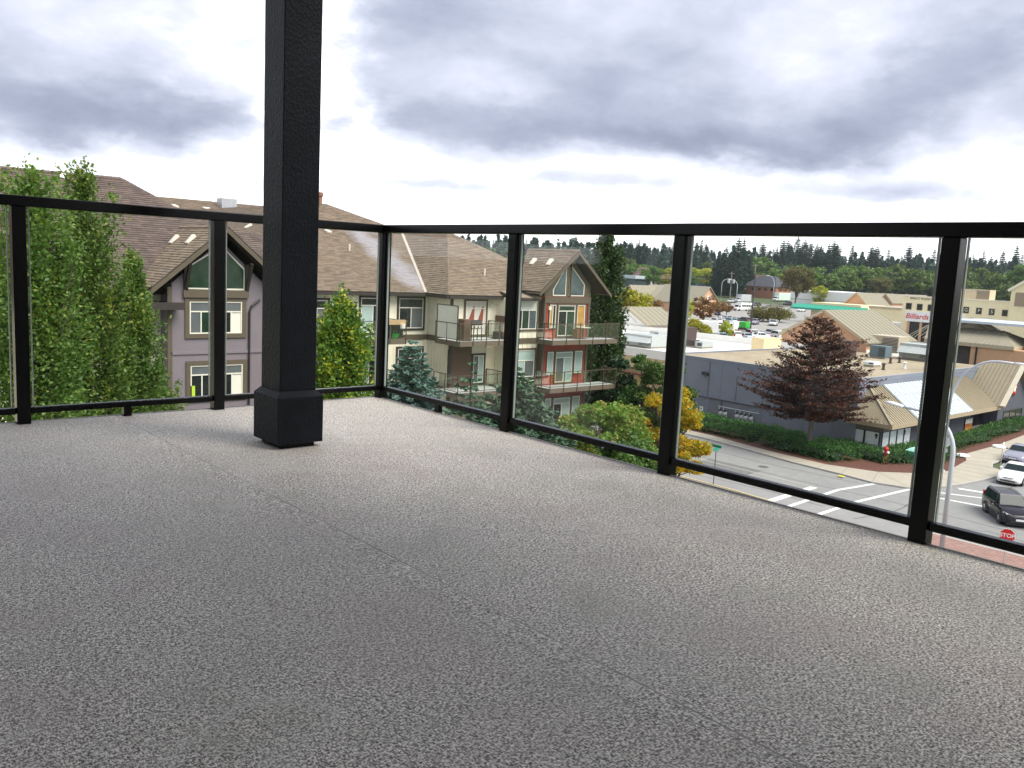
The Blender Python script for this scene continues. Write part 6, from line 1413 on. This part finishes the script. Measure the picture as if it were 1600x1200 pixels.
LF_BGO=leafmat('far_olive_leaf',(.11,.105,.028),(.20,.185,.045),None,0,.25)
LF_BGR=leafmat('far_rust_leaf',(.17,.085,.03),(.28,.15,.045),None,0,.25)
G0=-14.0
# left clump
for (x,y,ztop,Rm,lab,n) in ((4.05,18.6,1.75,1.15,'leafy columnar hornbeam on the left, its twin spires rising above the roof ridge',260),(5.40,20.0,2.0,1.05,'second tall columnar hornbeam, spires in front of the tall brown roof',260),(6.5,20.6,.25,.85,'shorter columnar hornbeam right of the two tall ones',170),(7.3,20.9,-2.7,1.0,'lowest hornbeam of the clump, beside the lavender bay',150),(2.7,19.6,-.8,1.2,'hornbeam at the far left, half cut by the frame',170)):
    columnar('hornbeam_tree',lab,(x,y,G0),ztop-G0,Rm,n,250,.085,LF_HORN,'hornbeams in front of the left wing',z0=.30)
# tall dark columnar behind the red bay
p=atd(938,560,66); columnar('columnar_tree','tall dark columnar evergreen right behind the red gabled bay',(p.x,p.y,G0),atd(938,374,66).z-G0,1.9,300,110,.22,LF_COL,z0=.15,trunk=BARKD)
# --- broad crowned trees
def broad(name,lab,loc,H,Rc,zc0,material,nc,per,size,group=None,flat=.75,trunk=BARK,rc=(.22,.36),seed=None,trunk_r=None,name_c='crown',up=.3):
    t=tree(name,lab,loc,group); cl=[]; segs=[([(0,0,0),(.05,.03,zc0*.6),(0,0,zc0+(H-zc0)*.35)],trunk_r or .025*H,.05*H*.25)]
    zm=(zc0+H)/2; hz=(H-zc0)/2
    for i in range(nc):
        d=sph(1)[0]; k=.55+.42*rng.random()
        c=np.array([d[0]*Rc*k,d[1]*Rc*k,zm+d[2]*hz*k*.92]); r=Rc*(rc[0]+(rc[1]-rc[0])*rng.random()); cl.append((c,(r,r,r*flat)))
        if i%2==0: segs.append(([(0,0,zc0*.8+.1*H*rng.random()),tuple(c*np.array([.45,.45,.5])+np.array([0,0,c[2]*.35])),tuple(c)],.012*H*.6,.01))
    limb_mesh(segs,5).build('trunk',trunk,t,smooth=True,local=True)
    crown(name_c,clump_crown(cl,per),size,material,t,.62,up)
    return t
p=atd(532,560,35); columnar('garden_tree','yellow green tree right of the dark column, in front of the cream wing',(p.x,p.y,G0),atd(535,461,35).z-G0,2.15,330,110,.15,LF_YG,z0=.35,spire=.5)
p=atd(940,650,45); broad('maple_tree','rounded light green maple in front of the lower red balcony',(p.x,p.y,G0),atd(932,606,45).z-G0,2.75,2.5,LF_MAPLE,62,480,.19,rc=(.15,.27))
p=atd(988,690,44); broad('maple_tree','darker green young maple between the round one and the golden tree',(p.x,p.y,G0),atd(990,655,44).z-G0,1.6,2.0,LF_GREEN,34,520,.17)
p=atd(1049,690,53); broad('golden_tree','golden yellow autumn tree beside the thick railing post at the kerb',(p.x,p.y,G0),atd(1050,592,53).z-G0,2.25,1.2,LF_GOLD,58,430,.17,rc=(.15,.27))
p=atd(1035,650,56); broad('street_tree','green and gold tree behind the golden one, loose twiggy top',(p.x,p.y,G0),atd(1035,545,56).z-G0,2.3,2.5,LF_GREEN,44,420,.18,rc=(.16,.30))
p=atd(1003,640,58); broad('street_tree','loose dark green tree against the tan strip wall',(p.x,p.y,G0),atd(1003,542,58).z-G0,1.9,2.5,LF_GREEN,40,300,.19,rc=(.15,.28))
p=atd(962,600,60); broad('street_tree','dense dark tree filling the gap under the lower red bay balconies',(p.x,p.y,G0),atd(962,556,60).z-G0,2.2,1.0,LF_DARK,40,420,.24)
for px,py,d,w,lab in ((830,690,43,2.2,'dark low shrub below the red bay, left under the bottom rail'),(905,712,44,2.6,'dark low shrub below the round maple'),(970,735,46,2.2,'dark low shrub at the foot of the young maple'),(740,668,38,1.8,'dark shrub under the middle balcony wing')):
    p=atd(px,py,d); broad('garden_shrub',lab,(p.x,p.y,G0),max(1.5,atd(px,py-14,d).z-G0),w,.3,LF_DARK,26,420,.2,name_c='foliage')
p=atd(404,612,30); broad('garden_tree','small green feathery tree tip left of the column plinth',(p.x,p.y,G0),atd(404,593,30).z-G0,.75,5,LF_GREEN,22,380,.12)
p=atd(555,625,33); broad('garden_shrub','low green shrub under the yellow green tree, seen over the bottom rail',(p.x,p.y,G0),atd(555,606,33).z-G0,1.5,2,LF_GREEN,26,420,.15,name_c='foliage')
# --- conifers
def conifer(name,lab,loc,H,Rb,levels,per_branch,material,size,group=None,z0=.04,droop=.12,nb=9,power=.85,trunk=BARKD,upturn=.1,aspect=.3,gap=0.0):
    t=tree(name,lab,loc,group); segs=[([(0,0,0),(0,0,H*.97)],.016*H,.01)]; P=[];D=[]
    for l in range(levels):
        f=l/(levels-1); z=H*(z0+(1-z0)*f); Rl=Rb*((1-f)**power)+.04*Rb; k=max(3,int(nb*(.45+.55*(1-f))))
        ph=rng.random()*6.28
        for j in range(k):
            if rng.random()<gap: continue
            a=ph+2*math.pi*j/k+rng.normal()*.18; L=Rl*(.75+.4*rng.random())
            n=max(6,int(per_branch*L/Rb)); u=rng.random(n)**.75
            x=L*u; zz=z-droop*L*u*1.2+upturn*L*u**3+.02*H*rng.normal()*0
            w=(.05+.20*L*(1-u)*.55)[:,None]
            d=np.array([math.cos(a),math.sin(a),0]); s=np.array([-math.sin(a),math.cos(a),0])
            sd=rng.uniform(-1,1,size=(n,1))
            p=d*x[:,None]+s*sd*w*1.6; p[:,2]+=zz+rng.normal(size=n)*.03*L-np.abs(sd[:,0])*w[:,0]*.35
            P.append(p); D.append(d+s*np.sign(sd)*.7+np.array([0,0,-.1]))
            if l%2==0: segs.append(([(0,0,z),(d[0]*L*.9,d[1]*L*.9,z-droop*L*.9)],.012*H*.4*(1-f)+.008,.005))
    limb_mesh(segs,4).build('trunk',trunk,t,smooth=True,local=True)
    crown('crown',np.concatenate(P),size,material,t,aspect,.5,np.concatenate(D)); return t
p=atd(641,640,35.5); conifer('blue_spruce','blue spruce with stiff tiers just right of the corner post',(p.x,p.y,G0),atd(637,533,35.5).z-G0,5.2,46,330,LF_SPRUCE,.22,nb=15,droop=.03,upturn=.12,power=.9,aspect=.55)
p=atd(733,650,37); conifer('young_fir','thin open young fir in front of the middle wing balcony',(p.x,p.y,G0),atd(726,566,37).z-G0,3.6,30,190,LF_FIR,.22,nb=9,droop=.02,gap=.2,aspect=.55)
p=atd(806,640,40); conifer('fir_tree','dark green fir left of the red bay',(p.x,p.y,G0),atd(808,575,40).z-G0,6.0,44,330,LF_FIR,.23,nb=15,droop=.04,aspect=.55)
# --- purple plum: flat tiers of long horizontal sprays
def purple_plum():
    loc=(68.5,38.0,-13.93); t=tree('purple_leaf_tree','large dark purple leaved tree with flat tiers in the hedge before the grey pub',loc)
    H=atx(1275,497,68.5).z-loc[2]; segs=[([(0,0,0),(.05,.0,2.4),(0,.1,H*.6),(0,0,H*.97)],.30,.03)]; P=[];D=[]
    for l in range(23):
        f=l/22; z=3.3+(H-3.5)*f; Rl=5.2*(min(1,(f+.10)/.28)**.6)*(max(0,1-max(0,f-.25)/.76)**.75)+.30; k=int(8*(1-.5*f))+2; ph=rng.random()*6.28
        for j in range(k):
            a=ph+6.283*j/k+rng.normal()*.3; L=Rl*(.55+.55*rng.random()); d=np.array([math.cos(a),math.sin(a),0]); s=np.array([-d[1],d[0],0])
            rise=.06+.30*f+rng.normal()*.07
            segs.append(([(0,0,z-.2),tuple(d*L*.5+np.array([0,0,z+L*.5*rise-.1*L])),tuple(d*L*.97+np.array([0,0,z+L*.97*rise]))],.05*(1-f)+.012,.006))
            tw=[(np.zeros(3)+np.array([0,0,z]),d,L,rise,.25)]
            for q in range(int(3+L*.9)):
                u0=.25+.7*rng.random(); a2=a+rng.choice([-1,1])*(.45+.5*rng.random()); tw.append((d*L*u0+np.array([0,0,z+L*u0*rise-.1*L*math.sin(math.pi*u0)]),np.array([math.cos(a2),math.sin(a2),0]),L*.26+.35,rise+.1,.0))
            for o,d2,L2,rs,u1 in tw:
                n=int((22*L2+6)*(1-.4*f)); u=u1+(1-u1)*rng.random(n); s2=np.array([-d2[1],d2[0],0])
                p=o+d2*(L2*u)[:,None]+s2*(rng.normal(size=n)*.16)[:,None]; p[:,2]+=L2*u*rs-(L2*.1*np.sin(np.pi*u) if u1 else 0)+rng.normal(size=n)*.07; P.append(p); D.append(np.tile(d2+np.array([0,0,.2]),(n,1)))
    limb_mesh(segs,5).build('trunk',mat('grey_plum_bark',(.13,.115,.10),.9,.2,6,.4,30),t,smooth=True,local=True)
    crown('crown',np.concatenate(P),.23,LF_PURP,t,.5,.5,np.concatenate(D))
purple_plum()
# --- hedges: lumpy leafy beds
CORE=mat('hedge_core_twigs',(.012,.025,.010),.95,.3,6)
def hedge(lab,poly,h,lump=.28,dens=230,size=.17,mt=LF_JUN,z=-13.93,rough=1.0):
    P=np.array(poly); x0,y0=P.min(0);x1,y1=P.max(0); c=P.mean(0)
    t=thing('hedge',lab,'hedge',(c[0],c[1],z),'low juniper hedges round the grey pub')
    def inside(q):
        n=len(P); ins=np.zeros(len(q),bool); j=n-1
        for i in range(n):
            cond=((P[i,1]>q[:,1])!=(P[j,1]>q[:,1]))&(q[:,0]<(P[j,0]-P[i,0])*(q[:,1]-P[i,1])/(P[j,1]-P[i,1]+1e-12)+P[i,0]); ins^=cond; j=i
        return ins
    def edge(q):
        d=np.full(len(q),9.)
        for i in range(len(P)):
            a=P[i];b_=P[(i+1)%len(P)]; ab=b_-a; u=np.clip(((q-a)@ab)/(ab@ab),0,1); d=np.minimum(d,np.linalg.norm(q-a-u[:,None]*ab,axis=1))
        return d
    ph=rng.random(6)*6.28
    def height(q):
        n=np.array([mnoise.noise(Vector((a*.75*rough+ph[0],b_*.75*rough,ph[1])))*.6+mnoise.noise(Vector((a*2.1,b_*2.1,ph[2])))*.4 for a,b_ in q])
        e=edge(q); return h*(np.clip(e/.5,0,1)**.45)*(1+lump*n*1.6)
    A=(x1-x0)*(y1-y0); n=int(A*dens); q=rng.uniform((x0,y0),(x1,y1),size=(n,2)); q=q[inside(q)]
    hh=height(q); k=1-.30*rng.random(len(q))**2
    side=rng.random(len(q))<.25; zz=np.where(side,hh*rng.random(len(q)),hh*k+rng.normal(size=len(q))*.05)
    C=np.stack([q[:,0]-c[0],q[:,1]-c[1],zz],1); C[:,:2]+=rng.normal(size=(len(q),2))*.08
    crown('foliage',C,size,mt,t,.45,.9)
    g=.45; b=MB(); xs=np.arange(x0,x1+g,g); ys=np.arange(y0,y1+g,g); G=np.array([(a,b_) for a in xs for b_ in ys]); ok=inside(G); hg=np.where(ok,height(G)*.55,0.0)
    V=[(a-c[0],b_-c[1],max(.0,hz)) for (a,b_),hz in zip(G,hg)]; m_=len(ys)
    F=[(i*m_+j,(i+1)*m_+j,(i+1)*m_+j+1,i*m_+j+1) for i in range(len(xs)-1) for j in range(m_-1) if ok[i*m_+j] and ok[(i+1)*m_+j+1]]
    b.add(V,F); b.build('woody_core',CORE,t,local=True)
hedge('long dark hedge along the grey wall below the gas meters',[(70.2,40),(72.9,40),(72.9,57),(69.6,57)],1.0)
hedge('front hedge block left of the purple tree, nearest the pale sidewalk',[(67.4,43.2),(69.4,43.2),(69.6,56),(67.6,56)],.8)
hedge('broad dark hedge around the purple tree trunk',[(66.3,34.6),(69.6,33.6),(70.6,39.8),(69.6,42.4),(67.0,42.2),(66.5,38)],1.05)
hedge('dark hedge under the papered corner windows',[(69.9,31.9),(73.0,30.4),(79.5,32.0),(79.5,34.0),(73.9,34.1),(73.6,39.5),(71.0,39.5)],.9)
hedge('clipped hedge right of the thick post at the corner of the bed',[(74.4,29.2),(79.3,29.6),(79.0,31.6),(74.6,31.4)],1.25,.12,300,.15,rough=.6)
hedge('clipped hedge along the pub front under the dining windows',[(82.0,30.9),(100.5,31.8),(112,32.6),(112,34.4),(92,33.4),(82.0,32.6)],1.2,.14,260,.15,rough=.6)
# grass tuft strip at the near verge
def grass(name,poly_xy,n,h,z=-14.0):
    x0,y0,x1,y1=poly_xy; q=rng.uniform((x0,y0),(x1,y1),size=(n,2)); C=np.stack([q[:,0],q[:,1],np.full(n,z+h*.4)],1)
    d=np.tile(np.array([0,0,1.0]),(n,1)); V,F=leaf_quads(C,h,.12,0,.4,d); o=npmesh(name,V,F,LF_JUN,None,kind='stuff'); tag(o,'short rough grass by the kerb under the golden tree','grass')
grass('verge_grass',(45,31,49,42),16000,.16)
# --- shared far trees
def proto(fn,*a,**k):
    o=fn(*a,**k); return o
def put(root,x,y,z,s,rot,lab,grp,first):
    if first: root.location=(x,y,z); root.scale=s; root.rotation_euler[2]=rot; root['label']=lab; root['group']=grp; return root
    return dup(root,(x,y,z),rot,lab,s,grp)
PROT={}
def far_proto(kind):
    L=(0,0,0)
    if kind=='c0': return conifer('far_conifer','x',L,24,4.4,26,120,LF_BGC,1.25,nb=9,droop=.22,aspect=.5)
    if kind=='c1': return conifer('far_conifer','x',L,24,3.8,26,110,LF_BGC,1.2,nb=8,droop=.15,aspect=.5,gap=.2)
    if kind=='c2': return conifer('far_conifer','x',L,24,5.4,24,120,LF_BGC,1.3,nb=9,droop=.25,z0=.12,power=.6,aspect=.5,gap=.12)
    if kind=='b0': return broad('far_broadleaf','x',L,12,5.4,1.6,LF_BGB,44,75,.85)
    if kind=='b1': return broad('far_broadleaf','x',L,13,4.6,2.0,LF_BGB,40,75,.80,flat=.9)
    if kind=='y0': return broad('far_yellow_tree','x',L,9,3.6,1.6,LF_BGY,36,90,.50)
    if kind=='y1': return broad('far_yellow_tree','x',L,9,3.0,1.2,LF_BGY,32,90,.48,flat=.95)
    if kind=='o0': return broad('far_olive_tree','x',L,18,7.0,4.0,LF_BGO,60,110,.7)
    if kind=='r0': return broad('far_rust_tree','x',L,8,2.8,2.0,LF_BGR,34,80,.42)
    if kind=='p0': return broad('far_purple_tree','x',L,9,4.2,1.2,LF_PURP,34,75,.7)
    if kind=='sh': return broad('lot_shrub','x',L,3.2,3.4,.2,LF_BGY,34,95,.34)
    if kind=='sg': return broad('lot_shrub','x',L,3.2,3.6,.2,LF_BGO,34,95,.34)
def far(kind,px,py,htop,lab,grp='trees beyond the parking lot',wid=1.0,base=None):
    """stand a far tree with its foot at pixel (px,py) on the terrain and its top at picture height htop"""
    p=atg(px,py) if base is None else base
    d=(p-EYE).dot(FW); hh=(py-htop)/F_PX*d if base is None else (atd(px,htop,d).z-p.z)
    first=kind not in PROT
    if first: PROT[kind]=(far_proto(kind),{'c':24,'b':12.4,'y':9,'o':18,'r':8,'p':9,'s':3.2}[kind[0]])
    r,H0=PROT[kind]; s=hh/H0
    put(r,p.x,p.y,p.z-.1,(s*wid,s*wid,s),rng.random()*6.28,lab,grp,first)
# named trees in the middle distance
for a in (('y0',985,532,452,'tall yellow green tree against the peach mall gable, left of the thick post',1.15),('r0',1018,508,462,'rusty brown tree under the tan mall roof'),('y1',1000,534,490,'lower yellow tree just right of the tall one'),('y0',1068,505,462,'yellow tree right of the thick post before the cream mall wall'),('r0',1097,513,458,'rust tinted slim tree in front of the orange end gable',.9),
  ('y1',1062,540,500,'bright yellow green shrub row behind the white parapet, left',1.6),('y0',1084,542,498,'bright yellow green shrub row behind the white parapet, middle',1.5),('y1',1105,536,512,'small bright yellow shrub by the white truck',1.5),('y1',1134,532,500,'yellow green bush between truck and van',1.0),
  ('r0',1122,496,468,'reddish shrub at the right foot of the orange end gable',1.2),('r0',1135,494,470,'red brown shrub on the round island',1.2),('sg',1200,503,478,'wide round olive gold bush on the lot island',1.05),('sg',1187,502,486,'olive gold bush merging left into the wide one',.8),('sg',1218,503,483,'olive gold bush merging right into the wide one',.9),
  ('o0',1242,480,412,'big round olive tree with two dark trunks before the white store',.95),('y0',1278,480,446,'loose yellow green tree before the white store',1.0),('y1',1226,532,513,'small yellow bush at the left foot of the peach shop gable'),
  ('y0',1396,512,482,'bright yellow tree left of the plaza sign',1.3),('y1',1408,520,489,'low yellow green tree touching the plaza corner',1.2),('y1',1440,528,500,'slim green tree before the plaza storefront',.7),('y1',1345,490,474,'small yellow shrub row below the peach gables',1.5),
  ('r0',1500,560,531,'orange brown shrub in front of the mall wing',1.5),('sg',1492,566,545,'golden ground shrub before the mall wing, left',1.2),('sg',1515,568,548,'golden ground shrub before the mall wing, right',1.2),
  ('p0',1422,462,424,'dark purplish tree between the green ones above the plaza',1.1),('o0',1375,466,432,'olive tree behind the second peach gable',1.3),('o0',1550,462,418,'olive autumn tree above the plaza roof at right',.9),('r0',1531,452,438,'small orange tree at the edge of the right woods',.8),('y0',1568,466,445,'yellow tree by the right tower',1.3),
  ('c0',1130,462,388,'left tree of the big dark conifer clump',1.25),('c2',1148,463,374,'tallest tree of the big dark conifer clump',.8),('c0',1156,462,374,'right leader of the big dark conifer clump',.85),('c2',1118,461,398,'broad left shoulder tree of the conifer clump',1.0),('c0',1165,462,392,'right shoulder tree of the conifer clump',1.3),('c2',1140,465,400,'front tree of the conifer clump, widest skirt',1.2)):
    far(*a[:5],**({'wid':a[5]} if len(a)>5 else {}),grp='trees around the shops')
def row(kinds,x0,x1,n,ybase,top,jit,lab,wid=(.8,1.3)):
    for i in range(n):
        px=x0+(x1-x0)*(i+rng.uniform(-.35,.35)+.5)/n; k=kinds[rng.integers(len(kinds))]
        yb=ybase(px)+rng.uniform(-3,3); yt=top(px)+rng.normal()*jit
        where=[n for x,n in ((760,'above the middle wing roof'),(800,'left of the red gable'),(850,'behind the red gable ridge'),(950,'behind the dark columnar tree'),(1000,'above the showroom roofs'),(1040,'left of the thick middle post'),(1075,'hidden by the thick middle post'),(1115,'left of the big conifer clump'),(1170,'behind the big conifer clump'),(1215,'above the red brick house'),(1270,'above the big olive tree'),(1320,'above the white store'),(1370,'above the first peach gables'),(1410,'above the second peach gable'),(1455,'above the plaza lettering'),(1505,'behind the thick right post'),(1560,'above the plaza windows'),(9999,'at the right edge of the picture')) if px<x][0]
        far(k,px,yb,min(yt,yb-8),'%s %s, %s'%(['lower','tall'][int(yt<top(px))],lab[k[0]],where),wid=rng.uniform(*wid),grp='trees of the far wooded ridge')
hor=lambda px:352+.052*(px+410)
WL1={'c':'dark ridge conifer','b':'green broadleaf below the ridge','y':'yellowing tree below the ridge','o':'olive tree below the ridge'}
row(['c0','c1','c2'],700,1700,62,lambda x:hor(x)+10,lambda x:float(np.interp(x,[700,760,830,940,975,1040,1100,1200,1300,1330,1400,1480,1600,1700],[385,380,380,384,376,389,384,392,386,388,392,394,397,398])),4.5,WL1,(.9,1.4))
row(['c0','c1'],700,1700,42,lambda x:hor(x)+12,lambda x:float(np.interp(x,[700,1000,1200,1600,1700],[396,398,404,414,416])),5,WL1,(.9,1.4))
row(['c2','c0'],1200,1300,14,lambda x:hor(x)+14,lambda x:379+(x>1270)*6,3.5,WL1,(.9,1.3))
row(['c1','c2'],975,1010,6,lambda x:hor(x)+14,lambda x:380,3,WL1,(.8,1.1)); row(['c1','c0'],1068,1100,6,lambda x:hor(x)+14,lambda x:382,4,WL1,(.9,1.2))
row(['b0','b1'],740,1700,44,lambda x:hor(x)+16,lambda x:float(np.interp(x,[740,900,1000,1200,1600],[392,400,410,412,424])),5,WL1,(1.0,1.5))
row(['b0','b1','b0','y0','b1'],940,1340,26,lambda x:hor(x)+21,lambda x:hor(x)-10,4,WL1,(1.0,1.5))
row(['b1','b0','o0','b0','c0'],1300,1700,20,lambda x:hor(x)+19,lambda x:hor(x)-12,6,WL1,(.9,1.3))
row(['y0','y1','b0'],955,1110,10,lambda x:hor(x)+19,lambda x:hor(x)+2,2.5,WL1,(1.1,1.6)); row(['y0','b1'],1165,1260,9,lambda x:hor(x)+22,lambda x:hor(x)-2,3,WL1,(1.2,1.7))
# the woods behind them: one mass
P=[];S=[]
for i in range(1500):
    a=R(rng.uniform(8,64)); r=rng.uniform(640,1500); x,y=r*math.cos(a),r*math.sin(a); h=rng.uniform(17,30); w=h*rng.uniform(.16,.26); n=110
    f=rng.random(n)**1.3; th=rng.random(n)*6.28; rad=w*(1-f)*(.5+.5*rng.random(n)); P.append(np.stack([x+rad*np.cos(th),y+rad*np.sin(th),gz(x,y)+h*(.06+.94*f)-h*.0*f],1))
V,F=leaf_quads(np.concatenate(P),4.2,.8,.5); o=npmesh('far_woods',V,F,LF_BGC,None,kind='stuff'); tag(o,'dark blue green woods covering the far ridge','woods')

# ------------------------------------------------------------------ thin autumn haze over the valley
HZ=bpy.data.materials.new('thin_haze'); HZ.use_nodes=True; HZ.node_tree.nodes.clear(); g=NG(HZ.node_tree)
o_=g.n('ShaderNodeOutputMaterial'); v_=g.n('ShaderNodeVolumePrincipled'); v_.inputs['Color'].default_value=(.86,.92,1,1); v_.inputs['Density'].default_value=.00009; v_.inputs['Anisotropy'].default_value=.2
HZ.node_tree.links.new(v_.outputs[0],o_.inputs[1])
MB().box(-3300,3300,-3300,3300,-15.2,95).build('haze',HZ,kind='stuff')
